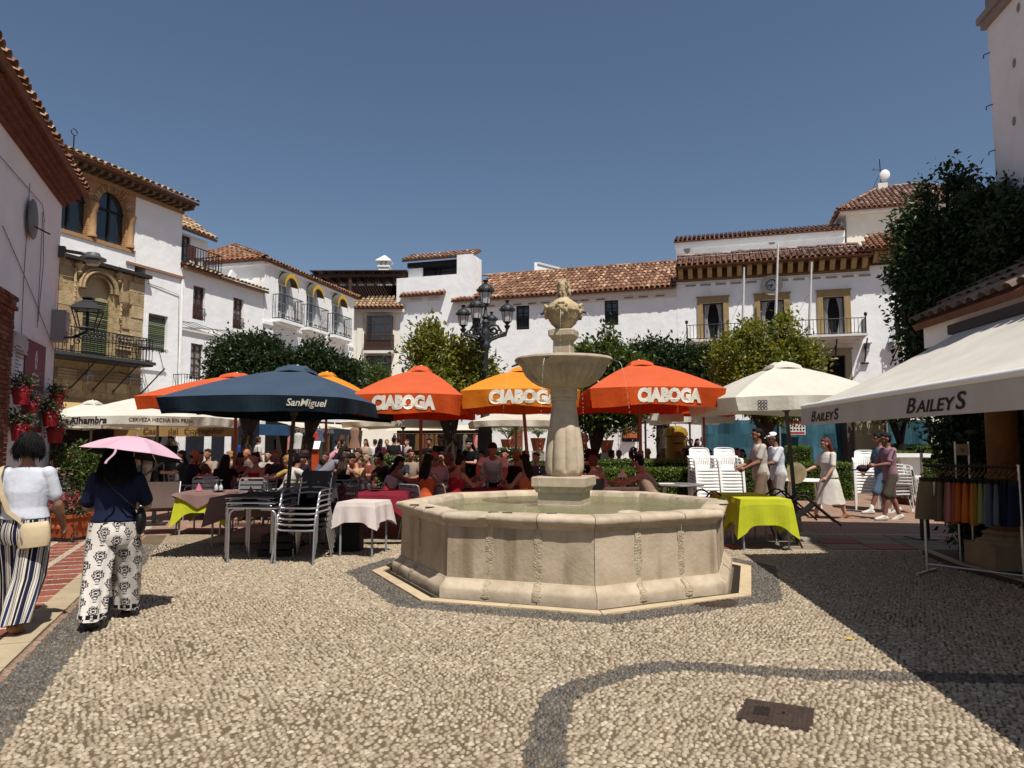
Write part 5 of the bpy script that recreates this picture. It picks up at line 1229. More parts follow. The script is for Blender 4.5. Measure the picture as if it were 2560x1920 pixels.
prof.append(SHP[-1])
def fsh(r, z, th):
 lobe = zb+.60+.05*abs(math.sin(4*th)) ; lo = max(0, min(1, (z-zb-.04)/.05)); hi = max(0, min(1, (lobe-z)/.05)); k = lo*hi
 octo = 1/max(math.cos(((th+R(10)) % (math.pi/4))-math.pi/8), .9); e = max(0, min(1, (z-lobe)/.06))
 return r*(1+k*(.15*(abs(math.sin(4*th))**.7)-.06) + e*(octo-1.03)*.8)
mb = MB(); mb.lathe(prof, 96, mi=0, fn=fsh); mb.build("shaft", FST2, ft, 60)
zk = zf(972)
mb = MB(); mb.lathe([(.142, zn), (.165, zn+.012), (.170, zn+.03), (.160, zn+.045), (.168, zn+.06), (.172, zn+.10), (.165, zk-.02), (.175, zk), (.12, zk+.01)], 32); mb.build("shaft_collar", FST2, ft, 40)
zr_ = zf(897)
BW = [(.17, zk), (.22, zk+.008), (.33, zk+.040), (.43, zk+.090), (.505, zk+.155), (.552, zk+.225), (.572, zr_-.065), (.575, zr_-.06), (.600, zr_-.05), (.612, zr_-.025), (.600, zr_), (.57, zr_+.006), (.545, zr_-.03), (.40, zr_-.16), (.10, zr_-.22)]
prof = []
for (r0, z0), (r1, z1) in zip(BW[:-1], BW[1:]):
 for k in range(4): prof.append((r0+(r1-r0)*k/4, z0+(z1-z0)*k/4))
def fbw(r, z, th):
 k = max(0, min(1, (z-zk-.02)/.06))*max(0, min(1, (zr_-.075-z)/.02))*(r > .25)
 return r*(1-.12*k*abs(math.cos(17*th))**.5)+.006*mnoise.noise(Vector((math.cos(th)*3, math.sin(th)*3, z*6)))
mb = MB(); mb.lathe(prof, 176, fn=fbw); mb.build("bowl", FST2, ft, 55)
mb = MB(); mb.add([(.53*math.cos(a), .53*math.sin(a), zr_-.05) for a in np.linspace(0, 2*math.pi, 32, endpoint=False)], [tuple(range(32))]); mb.build("bowl_water", WAT, ft)
za, zb2_ = zf(848), zf(827)
mb = MB(); sq(mb, [(.118, zr_-.2), (.112, zr_+.1), (.108, za-.03)], 1); mb.build("pillar", FST, ft, 30)
mb = MB(); sq(mb, [(.108, za-.03), (.125, za-.015), (.13, za+.0), (.15, za+.02), (.16, za+.035), (.16, zb2_-.01), (.15, zb2_+.004), (.05, zb2_+.005)], 1); mb.build("pillar_cap", FST, ft, 30)
URN = mat("urn_stone", '#b5a484', .85, .2, 8., .5, 30., bd=.006, col2='#8d7a5c', thr=(.35, .7), spec=.2, grime=('#5c4a34', 6, .6, .8, (1, 1, .4)))
UR = [(.10, zb2_), (.112, zb2_+.012), (.10, zb2_+.03), (.115, zb2_+.05), (.16, zb2_+.085), (.20, zb2_+.14), (.222, zb2_+.20), (.225, zb2_+.235), (.215, zb2_+.28), (.18, zb2_+.33), (.12, zb2_+.375), (.085, zb2_+.40), (.07, zb2_+.42), (.02, zb2_+.425)]
prof = []
for (r0, z0), (r1, z1) in zip(UR[:-1], UR[1:]):
 for k in range(4): prof.append((r0+(r1-r0)*k/4, z0+(z1-z0)*k/4))
def fur(r, z, th):
 k = max(0, min(1, (z-zb2_-.06)/.05))*max(0, min(1, (zb2_+.24-z)/.03)); k2 = max(0, min(1, (z-zb2_-.24)/.03))*max(0, min(1, (zb2_+.36-z)/.05))
 return r*(1-.13*k*abs(math.cos(13*th))**.5+.05*k2*mnoise.noise(Vector((math.cos(th)*7, math.sin(th)*7, z*26))))
mb = MB(); mb.lathe(prof, 120, fn=fur); mb.build("urn", URN, ft, 60)
for k in range(4):
 th = ra+R(8)+R(90)*k; d = Vector((math.cos(th), math.sin(th), 0)); s_ = Vector((-d.y, d.x, 0)); c0_ = d*.205+Vector((0, 0, zb2_+.25))
 mb = MB()
 mb.ell(c0_, (.05, .05, .06), 10, 7); mb.ell(c0_+d*.035+Vector((0, 0, .0)), (.022, .022, .03), 8, 6)
 for sx in (-1, 1):
  mb.ell(c0_+s_*.026*sx+d*.03+Vector((0, 0, .028)), (.02, .02, .012), 8, 5); mb.ell(c0_+s_*.035*sx+d*.02+Vector((0, 0, -.01)), (.022, .022, .026), 8, 5)
  mb.ell(c0_+s_*.05*sx+Vector((0, 0, .045)), (.03, .03, .028), 8, 5); mb.ell(c0_+s_*.02*sx+d*.02+Vector((0, 0, .07)), (.028, .028, .02), 8, 5)
  mb.ell(c0_+s_*.055*sx+Vector((0, 0, -.03)), (.024, .024, .04), 8, 5)
 mb.ell(c0_+d*.01+Vector((0, 0, -.07)), (.03, .03, .035), 8, 5)
 me = remesh(mb, "lion_mask", URN, .008, 2, .4); link("lion_mask", me, ft)
 mb = MB(); mb.tube([c0_+d*.04+Vector((0, 0, -.02)), c0_+d*.085+Vector((0, 0, -.03))], .013, 8); mb.build("spout", IRON, ft)
zt_ = zb2_+.42
fg = MB()
for k in range(3):
 th = R(-120)+R(120)*k+R(14); d = Vector((math.cos(th), math.sin(th), 0)); s_ = Vector((-d.y, d.x, 0)); b_ = d*.062+Vector((0, 0, zt_))
 U = lambda o, sx, z: b_+d*o+s_*sx+Vector((0, 0, z))
 fg.capsule(U(.0, 0, .085), U(-.005, 0, .15), .034, .042, 10)        # belly, chest
 fg.capsule(U(-.004, -.04, .185), U(-.004, .04, .185), .022, .022, 8)  # shoulders
 fg.ell(U(.014, -.018, .085), (.02, .02, .02), 8, 6); fg.ell(U(.014, .018, .085), (.02, .02, .02), 8, 6)
 fg.capsule(U(.004, -.018, .08), U(.02, -.022, .04), .024, .014, 8); fg.capsule(U(.02, -.022, .04), U(.0, -.008, .0), .014, .009, 8)
 fg.capsule(U(.004, .018, .08), U(.022, .022, .04), .024, .014, 8); fg.capsule(U(.022, .022, .04), U(.0, .010, .0), .014, .009, 8)
 fg.capsule(U(0, -.045, .185), U(-.02, -.07, .13), .015, .011, 8); fg.capsule(U(0, .045, .185), U(-.02, .07, .13), .015, .011, 8)
fg.capsule((0, 0, zt_-.02), (0, 0, zt_+.12), .05, .05, 10); fg.capsule((0, 0, zt_+.1), (0, 0, zt_+.23), .035, .02, 8)
link("figure_group", remesh(fg, "figure_group", URN, .007, 2, .4), ft)
SPW = mat("falling_water", (.75, .8, .8), .15, .1, 5, spec=.6)
wm = MB()
def stream(p, d, v, n, z1, gap=.0):
 q = Vector(p); t = 0
 for i in range(n):
  t = .62*(i+rnd.random()*.8)/n; z = q.z-4.9*t*t
  if z < z1: break
  e = q+Vector(d)*(v*t); e.z = z; wm.ell(e, (.0026, .0026, .004+.008*t), 5, 4)
for k in range(4):
 th = ra+R(8)+R(90)*k; d = Vector((math.cos(th), math.sin(th), 0)); stream(d*.29+Vector((0, 0, zb2_+.22)), d, .28, 44, zr_-.03)
mb2 = MB()
for k in range(4):
 th = ra+R(-4)+R(90)*k; d = Vector((math.cos(th), math.sin(th), 0)); mb2.tube([d*.58+Vector((0, 0, zr_-.04)), d*.64+Vector((0, 0, zr_-.05)), d*.70+Vector((0, 0, zr_-.07))], [.016, .014, .012], 8)
 wm.tube([d*.70+Vector((0, 0, zr_-.07))+d*(.35*t)+Vector((0, 0, -4.9*t*t)) for t in np.linspace(0, .12, 6)], .0028, 5)
 stream(d*.70+Vector((0, 0, zr_-.07)), d, .35, 46, .78)
 for (zr2,) in ((0,),):
  th2 = ra+R(8)+R(90)*k; d2 = Vector((math.cos(th2), math.sin(th2), 0)); wm.tube([d2*.29+Vector((0, 0, zb2_+.22))+d2*(.28*t)+Vector((0, 0, -4.9*t*t)) for t in np.linspace(0, .16, 7)], .0022, 5)
mb2.build("bowl_spout", DKGREY, ft); tag(wm.build("water_jet", SPW, ft, 180), kind="stuff")
mb = MB(); mb.loft([[ovx(i, 1.95, 0, .0055) for i in range(8)], [ovx(i, 2.03, 0, .0055) for i in range(8)]], cap=False); o = mb.build("drain_channel", m_("dark_channel", '#1d1a16', .6, .2, 9), cob, M=Matrix.Translation((FC.x, FC.y, 0)))  # flat ring, the trench drawn only by its near-black colour
SL = mat("pale_border_slab", '#b5a284', .8, .12, 6., .3, 40., rand=.1, spec=.2)
for i in range(8):
 for a, b in ((0, .5), (.5, 1)):
  o = seg(i, a, b, [(2.03, .0), (2.15, .0), (2.15, .022), (2.03, .022)], 3, .004, .004).build("border_slab", SL, cob, M=Matrix.Translation((FC.x, FC.y, 0)))
# ================================================================ trees, hedges, plants
def leaves(cents, rad, n, size, mats, name, parent, shell=.45, up=.3, seed=0, squash=1.0, midx=None):
 g = np.random.default_rng(seed); cents = np.array(cents, float); rad = np.array(rad, float)
 if rad.ndim == 1: rad = np.repeat(rad[:, None], 3, 1)
 w = (rad.prod(1))**.75; w /= w.sum(); b = g.choice(len(cents), n, p=w)
 d = g.normal(size=(n, 3)); d /= np.linalg.norm(d, axis=1)[:, None]
 r = shell+(1-shell)*g.random(n)**.6; r *= 1+.05*g.normal(size=n)
 c = cents[b]+d*r[:, None]*rad[b]
 k = max(8, n//16); tips = c[g.choice(n, k)]; ti = g.integers(0, k, n); pull = g.random(n) < .75
 c[pull] = tips[ti[pull]]+g.normal(size=(pull.sum(), 3))*size*1.25
 out = c-cents[b]; out /= (np.linalg.norm(out, axis=1)[:, None]+1e-6)
 ax = g.normal(size=(n, 3))+out*.9+np.array([0, 0, up]); ax /= np.linalg.norm(ax, axis=1)[:, None]
 nr = g.normal(size=(n, 3))+np.array([0, 0, .8]); nr -= ax*(nr*ax).sum(1)[:, None]; nr /= np.linalg.norm(nr, axis=1)[:, None]
 sd = np.cross(ax, nr); L_ = size*g.uniform(.55, 1.55, n)[:, None]; W_ = L_*g.uniform(.2, .3, n)[:, None]
 V = np.stack([c, c+ax*L_*.5+sd*W_+nr*L_*.08, c+ax*L_-nr*L_*.1, c+ax*L_*.5-sd*W_+nr*L_*.08], 1).reshape(-1, 3)
 F = np.arange(n*4).reshape(n, 4)
 return link(name, npmesh(name, V, F, mats, False, midx), parent)
BARK = mat("orange_tree_bark", '#3a2e24', .95, .3, 8., .9, 30.)
BARKD = mat("dark_bark", '#1d1712', .95, .3, 8., .9, 30.)
LD = leafmat("dark_orange_leaf", ['#1c2b14', '#26381a', '#314422', '#18240f', '#3b4c28'])
LY = leafmat("yellow_green_leaf", ['#5f6a24', '#747b2c', '#48561f', '#8d8c36', '#3a481c', '#a39a40'], .35)
LM = leafmat("mid_green_leaf", ['#34471c', '#45582a', '#566628', '#2a3a17', '#6a7630'], .3)
LI = leafmat("dark_climber_leaf", ['#22301a', '#2b3b1f', '#374a28', '#1b2714'], .25)
LH = leafmat("box_leaf", ['#4d6420', '#5d7428', '#3c521a', '#6f8230', '#2e4214'], .3)
def tree(name, label, base, blobs, n, size, lm, trunk=.13, seed=1, group="orange trees in the square", bark=BARK, fork=None, extra=None):
 t = thing(name, label, "tree", (base.x, base.y, 0), group=group)
 bl = [(Vector(c)-Vector((base.x, base.y, 0)), r) for c, r in blobs]
 zmin = min(c.z for c, r in bl); top = Vector((sum(c.x for c, r in bl)/len(bl), sum(c.y for c, r in bl)/len(bl), zmin))
 fk = Vector((top.x*.25+rnd.uniform(-.05, .05), top.y*.25, max(.9, zmin*.55))) if fork is None else Vector(fork)
 mb = MB(); mb.tube([(0, 0, 0), (fk.x*.3+.02, fk.y*.3, fk.z*.35), (fk.x*.7-.03, fk.y*.7, fk.z*.7), fk], [trunk*1.25, trunk, trunk*.95, trunk*1.05], 10)
 mb.build("trunk", bark, t, 60)
 for c, r in bl:
  rr = r if not isinstance(r, (tuple, list)) else sum(r)/3
  mb = MB(); m = fk.lerp(c, .5)+Vector((rnd.uniform(-.12, .12), rnd.uniform(-.1, .1), rnd.uniform(-.05, .15)))
  mb.tube([fk, m, c], [trunk*.6, trunk*.4, trunk*.16], 7)
  for k in range(5):
   e = c+Vector((rnd.uniform(-1, 1), rnd.uniform(-1, 1), rnd.uniform(-.4, 1)))*rr*.8; mb.tube([m.lerp(c, rnd.random()), e], [trunk*.18, trunk*.05], 5)
  mb.build("limb", bark, t, 60)
 o = leaves([tuple(c) for c, r in bl], [r if isinstance(r, (tuple, list)) else (r, r, r) for c, r in bl], n, size, lm, "crown", t, seed=seed)
 return t
def blob(x, y, Y, rpx): p = P(x, y, Y); return (p, rpx*Y/FPX)
def TB(x, y, Y, rx, ry=None): r = rx*Y/FPX; return (tuple(P(x, y, Y)), (r, r*.9, (ry or rx)*Y/FPX))
B_ = lambda x, Y: Vector((xpx(x, Y), Y, 0))
tree("orange_tree", "dense dark green orange tree, left of the two behind the navy parasol", B_(622, 20), [TB(600, 900, 20, 75, 60), TB(650, 880, 20.3, 60, 45), TB(560, 925, 20, 45, 45), TB(690, 930, 20, 60, 60), TB(625, 960, 20, 95, 50)], 19000, .11, LD, .17, 2)
tree("orange_tree", "dense dark green orange tree, right of the two behind the navy parasol", B_(762, 20.5), [TB(790, 905, 20.5, 55, 48), TB(850, 940, 20.5, 55, 45), TB(740, 940, 20.5, 60, 60), TB(800, 970, 20.5, 85, 40)], 15500, .11, LD, .17, 3)
tree("orange_tree", "small green tree in front of the dark timber bay windows", B_(900, 29), [TB(880, 945, 29, 38, 38), TB(945, 950, 29, 32, 32), TB(910, 975, 29, 60, 25)], 5000, .14, LM, .12, 4)
tree("orange_tree", "yellowing orange tree beside the ornate lamp, behind the orange parasol", B_(1129, 18), [TB(1078, 850, 18, 36, 44), TB(1045, 880, 18, 42, 32), TB(1115, 900, 18.2, 62, 50), TB(1090, 945, 18, 70, 42), TB(1170, 880, 18, 36, 30), TB(1190, 935, 18, 55, 42), TB(1150, 975, 18, 80, 40), TB(1080, 830, 18, 16, 22)], 10500, .115, LY, .17, 5)
tree("orange_tree", "yellow-green orange tree just right of the fountain bowl", B_(1481, 18), [TB(1470, 905, 18, 46, 42), TB(1525, 900, 18, 46, 40), TB(1575, 930, 18, 48, 40), TB(1450, 950, 18, 40, 40), TB(1522, 845, 18, 10, 28), TB(1530, 1010, 18, 85, 55), TB(1470, 1030, 18, 40, 40)], 16000, .115, LM, .15, 6)
tree("orange_tree", "clipped dark green orange tree below the town hall balcony", B_(1652, 22), [TB(1640, 900, 22, 58, 46), TB(1700, 920, 22, 65, 55), TB(1760, 920, 22, 55, 50), TB(1640, 940, 22, 60, 50), TB(1600, 880, 22, 30, 24)], 15000, .12, LD, .15, 7)
tree("orange_tree", "large straggly yellow-green orange tree in front of the town hall balcony", B_(1935, 19), [TB(1880, 840, 19, 42, 38), TB(1960, 830, 19, 34, 42), TB(1830, 895, 19, 56, 60), TB(1920, 900, 19, 62, 50), TB(1995, 890, 19, 52, 48), TB(1860, 960, 19, 70, 50), TB(1950, 1010, 19, 80, 42), TB(1960, 800, 19, 16, 24), TB(2025, 910, 19, 26, 30)], 16000, .11, LY, .19, 8, fork=(-.25, 0, 1.7))
tree("orange_tree", "dark-trunked tree against the blue netting, right of the roughcast pillar", B_(2245, 22), [TB(2240, 1010, 22, 55, 40), TB(2290, 1000, 22, 55, 40), TB(2200, 1000, 22, 40, 30)], 5000, .13, LM, .16, 9, bark=BARKD)
tree("orange_tree", "ivy-clad forked trunk beside the barred window and yellow post box", B_(1650, 22.5), [TB(1660, 1000, 22.5, 40, 30), TB(1640, 1010, 22.5, 36, 28), TB(1655, 1065, 22.5, 10, 40)], 4200, .13, LD, .13, 10, bark=BARKD)
t = thing("climbing_shrub", "huge dark leafy climber in shade between the shop roof and the tower", "tree", (6.6, 10.9, 0))
off_ = Vector((6.6, 10.9, 0))
bl = [TB(2335, 640, 10.6, 95, 110), TB(2440, 600, 10.4, 110, 110), TB(2540, 620, 9.4, 90, 110), TB(2300, 760, 10.4, 55, 100), TB(2400, 740, 10.3, 110, 90), TB(2295, 565, 10.6, 50, 40), TB(2310, 490, 10.6, 22, 30), TB(2372, 440, 10.6, 9, 42), TB(2400, 470, 10.6, 30, 40), TB(2505, 480, 9.5, 10, 40), TB(2480, 510, 10, 60, 40), TB(2560, 520, 9.3, 50, 40), TB(2300, 850, 10.4, 40, 60), TB(2500, 740, 9.6, 90, 90), TB(2265, 680, 10.5, 30, 60),
  TB(2400, 1090, 9.9, 62, 110), TB(2440, 1010, 10, 70, 70), TB(2400, 1240, 9.6, 40, 90), TB(2440, 1300, 9.3, 50, 60), TB(2375, 960, 10.2, 60, 80), TB(2460, 1150, 9.3, 50, 110), TB(2500, 1080, 9.2, 50, 110)]
cs_ = [tuple(Vector(c)-off_) for c, r in bl]; rs_ = [r for c, r in bl]
leaves(cs_[:15], rs_[:15], 40000, .085, LI, "crown", t, seed=21, up=-.3, shell=.2); leaves(cs_[15:], rs_[15:], 10000, .085, LI, "ivy_curtain", t, seed=22, up=-.6, shell=.1)
mb = MB(); mb.tube([(.2, -.6, 0), (.1, -.4, 1.5), (.3, .4, 3), (.9, 1.2, 4.6)], [.14, .12, .11, .06], 8)
for c in cs_[:15]: mb.tube([(.3, .4, 3), Vector((.3, .4, 3)).lerp(Vector(c), .5)+Vector((0, 0, .2)), c], [.06, .04, .012], 6)
mb.build("trunk", BARKD, t, 60)
def hedge(label, x0, x1, y0, y1, h, n, lm=LH, size=.05, flowers=None, seed=0):
 t = thing("box_hedge", label, "hedge", (x0, y0, 0), group="clipped hedges round the planting beds")
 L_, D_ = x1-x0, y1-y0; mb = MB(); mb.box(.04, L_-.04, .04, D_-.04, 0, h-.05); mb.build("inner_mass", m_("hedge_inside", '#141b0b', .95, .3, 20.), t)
 g = np.random.default_rng(seed); a = np.array([L_*D_*1.3, L_*h, L_*h*.2, D_*h, D_*h]); fc = g.choice(5, n, p=a/a.sum()); u, v = g.random(n), g.random(n)
 c = np.zeros((n, 3)); e = g.normal(0, .018, n)
 c[:, 0] = np.where(fc < 3, u*L_, np.where(fc == 3, 0, L_)+e); c[:, 1] = np.where(fc == 0, v*D_, np.where(fc == 1, 0+e, np.where(fc == 2, D_+e, u*D_))); c[:, 2] = np.where(fc == 0, h+e, v*h)
 ax = g.normal(size=(n, 3))+np.array([0, -.2, .6]); ax /= np.linalg.norm(ax, axis=1)[:, None]; nr = g.normal(size=(n, 3)); nr -= ax*(nr*ax).sum(1)[:, None]; nr /= np.linalg.norm(nr, axis=1)[:, None]
 sd = np.cross(ax, nr); Ls = size*g.uniform(.6, 1.3, n)[:, None]; V = np.stack([c, c+ax*Ls*.5+sd*Ls*.32, c+ax*Ls, c+ax*Ls*.5-sd*Ls*.32], 1).reshape(-1, 3)
 mi = (g.random(n) < flowers).astype(int) if flowers else None
 link("foliage", npmesh("foliage", V, np.arange(n*4).reshape(n, 4), [lm, m_("white_flower", '#b9ae9c', .8)] if flowers else lm, False, mi), t); return t
X = xpx
hedge("low clipped hedge, the front row behind the fountain's right side", X(1490, 16.2), X(1740, 16.2), 16.2, 16.8, zpx(1600, 1176, 16.2), 12000, seed=1)
hedge("taller clipped hedge, the back row right of the fountain", X(1470, 17.4), X(1905, 17.4), 17.4, 18.1, zpx(1600, 1153, 17.4), 12000, seed=2)
hedge("clipped hedge seen between the fountain shaft and the amber parasol's pole", X(1318, 16.6), X(1400, 16.6), 16.6, 17.2, zpx(1340, 1160, 16.6), 5000, seed=3)
hedge("clipped hedge behind the walking woman's straw hat", X(1965, 19), X(2125, 19), 19, 19.8, zpx(2050, 1160, 19), 8000, seed=4)
hedge("clipped hedge beside the stacked chairs, lower tier right of the roughcast pillar", X(2236, 20), X(2350, 20), 20, 20.6, zpx(2290, 1132, 20), 6000, seed=5)
hedge("clipped hedge against the blue netting, upper tier right of the roughcast pillar", X(2220, 22), X(2350, 22), 22, 22.6, zpx(2290, 1115, 22), 5000, seed=6)
hedge("clipped hedge under the site notice on the blue netting", X(1975, 22.6), X(2025, 22.6), 22.6, 23.2, zpx(2000, 1118, 22.6), 4000, seed=7)
hedge("loose hedge dotted with white flowers behind the left diners", X(840, 17.2), X(1115, 17.2), 17.2, 17.9, zpx(1000, 1146, 17.2), 12000, lm=LM, size=.06, flowers=.14, seed=8)
hedge("loose hedge dotted with white flowers behind the waiter", X(1160, 20), X(1300, 20), 20, 20.6, zpx(1240, 1125, 20), 7000, lm=LM, size=.06, flowers=.35, seed=9)
def palm(label, x, y, Y, h, n=22):
 t = thing("potted_palm", label, "plant", (X(x, Y), Y, 0)); z0 = zpx(x, y, Y)
 mb = MB(); mb.lathe([(.16, z0-.42), (.24, z0-.06), (.25, z0), (.2, z0), (.0, z0-.03)], 16); mb.build("pot", m_("terracotta", '#8a4a2e', .85, .12, 5, .2, 30), t, 40)
 mb = MB(); mb.box(-.2, .2, -.2, .2, 0, z0-.42); mb.build("plinth", m_("pale_plinth", '#8d8478', .9), t)
 mb = MB()
 for i in range(n):
  a = rnd.uniform(0, 6.28); ln = h*rnd.uniform(.7, 1.2); ou = rnd.uniform(.4, .9)
  pts = [Vector((math.cos(a)*ln*ou*s_, math.sin(a)*ln*ou*s_, z0+ln*(s_*1.15-.85*s_*s_))) for s_ in np.linspace(0, 1, 7)]
  mb.tube(pts, .006, 4)
  for p, q in zip(pts[1:-1], pts[2:]):
   for sg in (-1, 1):
    s_ = (q-p).cross(Vector((0, 0, 1))).normalized()*sg; mb.quad(p, p.lerp(q, .5)+s_*.02, p.lerp(q, 1.0)+s_*.16+Vector((0, 0, -.06)), p.lerp(q, .3)+s_*.03)
 mb.build("frond", LM, t); return t
palm("arching potted palm standing by the brick pier behind the waiter", 1270, 1098, 24, 1.15, 30)
palm("small potted palm behind the amber parasol's pole", 1345, 1095, 23, .8, 18)
palm("dark potted palm against the white wall right of the fountain shaft", 1515, 1100, 24, 1.0, 22)
# ================================================================ parasols
FABS = dict(
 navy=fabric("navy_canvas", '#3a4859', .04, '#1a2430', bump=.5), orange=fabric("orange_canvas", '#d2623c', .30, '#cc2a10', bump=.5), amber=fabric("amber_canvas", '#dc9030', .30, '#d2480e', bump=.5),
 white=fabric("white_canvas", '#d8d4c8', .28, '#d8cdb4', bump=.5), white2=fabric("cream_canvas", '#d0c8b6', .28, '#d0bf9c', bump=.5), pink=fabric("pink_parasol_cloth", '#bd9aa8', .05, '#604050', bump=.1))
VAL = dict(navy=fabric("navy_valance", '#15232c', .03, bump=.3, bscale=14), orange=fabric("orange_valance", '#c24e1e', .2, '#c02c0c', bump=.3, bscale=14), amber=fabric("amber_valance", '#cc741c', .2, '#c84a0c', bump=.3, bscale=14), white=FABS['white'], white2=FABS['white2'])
LTR_W = mat("printed_white", '#d9d3c4', .8, .12, 9., grime=('#a89c8c', 7., .55, .8, (1, 1, 1))); LTR_B = mat("printed_black", '#1d1b1c', .7); LTR_BR = mat("printed_brown", '#4e3a22', .7)
POLE = dict(wood=mat("rosy_wood_pole", '#8e5a49', .6, .15, 10, .15, 30, stretch=(3, 3, .4)), alu=mat("taupe_pole", '#6f655a', .5, .1), cream=mat("cream_pole", '#8f8672', .5, .1), grey=mat("dark_taupe_pole", '#4a443d', .5, .1))
def parasol(label, cx, cy, hw, hd, zh, za, vh, col, pole, rz=0., texts=(), px=0., py=0., base=None, sag=.05, group="square canvas parasols over the terrace", lean=0.0):
 t = thing("parasol", label, "parasol", (cx, cy, 0), rz, group); fb = FABS[col]; vb = VAL[col]
 def surf(u, v):   # u,v in -1..1
  r = max(abs(u), abs(v)); k = 1-max(r, .07); z = zh+(za-zh)*(k*1.0)+.05*(za-zh)*math.sin(math.pi*r)*2
  dd = 1-abs(abs(u)-abs(v)); z -= sag*math.sin(math.pi*min(1, r))*(1-(min(abs(u), abs(v))/max(r, 1e-6))**2)*.6
  edge = (1-(min(abs(u), abs(v))/max(r, 1e-6))**2)*r**3
  return (u*hw*(1-.02*edge), v*hd*(1-.02*edge), z+.035*edge)
 n = 16; mb = MB()
 for i in range(n):
  for j in range(n):
   u0, u1, v0, v1 = -1+2*i/n, -1+2*(i+1)/n, -1+2*j/n, -1+2*(j+1)/n
   q = [surf(u0, v0), surf(u1, v0), surf(u1, v1), surf(u0, v1)]
   if (u0+u1)*(v0+v1) > 0: mb.add(q, [(0, 1, 2), (0, 2, 3)])
   else: mb.add(q, [(0, 1, 3), (1, 2, 3)])
 mb.build("canopy", fb, t)
 mb = MB(); k = .17
 rings = []
 for s_, dz in ((k*1.15, -.005), (k*1.02, .045), (k*.6, .065), (.05, .075)):
  rings.append([(sx*hw*s_*(1 if abs(sx) == 1 or abs(sy) == 1 else 1), sy*hd*s_, zh+(za-zh)*(1-max(s_, .10))+.1*(za-zh)*math.sin(math.pi*s_)+dz*.9+(.02 if 0 in (sx, sy) and s_ > .1 else 0)) for sx, sy in ((-1, -1), (0, -1), (1, -1), (1, 0), (1, 1), (0, 1), (-1, 1), (-1, 0))])
 mb.loft(rings); mb.build("vent_cap", fb, t)
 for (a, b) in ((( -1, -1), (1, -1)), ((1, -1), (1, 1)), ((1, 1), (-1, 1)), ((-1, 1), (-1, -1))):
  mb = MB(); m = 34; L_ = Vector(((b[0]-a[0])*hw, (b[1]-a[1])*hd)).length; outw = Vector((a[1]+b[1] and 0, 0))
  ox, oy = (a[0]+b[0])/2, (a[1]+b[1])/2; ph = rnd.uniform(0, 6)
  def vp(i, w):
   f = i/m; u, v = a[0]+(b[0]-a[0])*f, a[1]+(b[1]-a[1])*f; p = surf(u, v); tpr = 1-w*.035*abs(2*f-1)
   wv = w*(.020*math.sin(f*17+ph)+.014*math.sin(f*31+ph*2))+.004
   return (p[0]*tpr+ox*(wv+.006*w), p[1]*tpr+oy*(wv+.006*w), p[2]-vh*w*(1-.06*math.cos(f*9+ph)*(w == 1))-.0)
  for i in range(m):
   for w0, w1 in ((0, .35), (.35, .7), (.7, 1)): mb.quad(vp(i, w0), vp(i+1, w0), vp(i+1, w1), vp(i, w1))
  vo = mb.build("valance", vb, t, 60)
  if oy == -1:
   for (s_, sz, fx, fz, mm, kw) in texts:
    tm = text_mb(s_, sz, **kw)
    def put(p):
     x = fx*hw+p[0]; f = (x/hw+1)/2; w = min(1, max(0, (fz*vh-p[2])/vh)); b0 = surf(x/hw, -1)
     wv = w*(.020*math.sin(f*17+ph)+.014*math.sin(f*31+ph*2))+.004
     return (x, b0[1]*(1-w*.035*abs(2*f-1))-(wv+.006*w)-.006+p[1], b0[2]-fz*vh*-1*0-w*vh)
    tm.v = [put(p) for p in tm.v]; tm.build("lettering", mm, vo)
 ppx = px; pts = [(ppx+lean, py, 0), (ppx*.5+lean*.5, py*.5, za*.5), (0, 0, za-.06)]
 mb = MB(); mb.tube(pts, .028 if pole == 'alu' else .031, 12); mb.build("pole", POLE[pole], t, 60)
 zhub = zh-.12; lo = Vector(pts[1]).lerp(Vector(pts[2]), (zhub-pts[1][2])/(pts[2][2]-pts[1][2]))
 mb = MB(); mb.lathe([(.03, -.04), (.06, -.03), (.06, .03), (.03, .04)], 12, lo); mb.build("hub", POLE[pole], t)
 for (u, v) in ((-1, -1), (1, -1), (1, 1), (-1, 1), (0, -1), (0, 1), (1, 0), (-1, 0)):
  mb = MB(); e = Vector(surf(u*.97, v*.97)); e.z -= .025; a_ = Vector((0, 0, za-.09)); mid = a_.lerp(e, .5); mid.z = min(mid.z, surf(u*.5, v*.5)[2]-.02)
  mb.tube([a_, mid, e], .011, 5); mb.tube([lo, mid], .009, 5); mb.build("rib", POLE[pole], t)
 mb = MB(); mb.lathe([(.018, 0), (.026, .03), (.02, .05), (.0, .06)], 10, (0, 0, za+.0)); mb.build("finial", PLWHITE, t)
 if base:
  mb = MB(); mb.lathe([(.30, 0), (.30, .06), (.22, .13), (.06, .15), (.05, .35), (.0, .35)], 20, (ppx+lean, py, 0)); mb.build("base", base, t, 50)
 return t
CI = ("CIABOGA", LTR_W)
BASE = mat("concrete_base", '#8d877c', .9, .15, 8, .3, 40); BASED = mat("dark_base", '#2a2928', .7)
parasol("navy blue parasol nearest the camera, over the stacked chairs", -3.25, 10.7, 1.14, 1.95, 2.10, 2.66, .20, 'navy', 'grey', R(-.3), [("SanMiguel", .125, .62, .45, LTR_W, dict(shear=.3, bold=.002))], px=-.14, base=BASED)
parasol("orange parasol half hidden behind the navy parasol, at the far left", -5.64, 14.5, 1.40, 1.3, 2.40, 2.92, .24, 'orange', 'wood', 0, base=BASED)
parasol("amber parasol whose cap shows over the navy parasol", -4.42, 16.9, 1.0, 1.0, 2.62, 3.18, .22, 'amber', 'wood', 0, base=BASED)
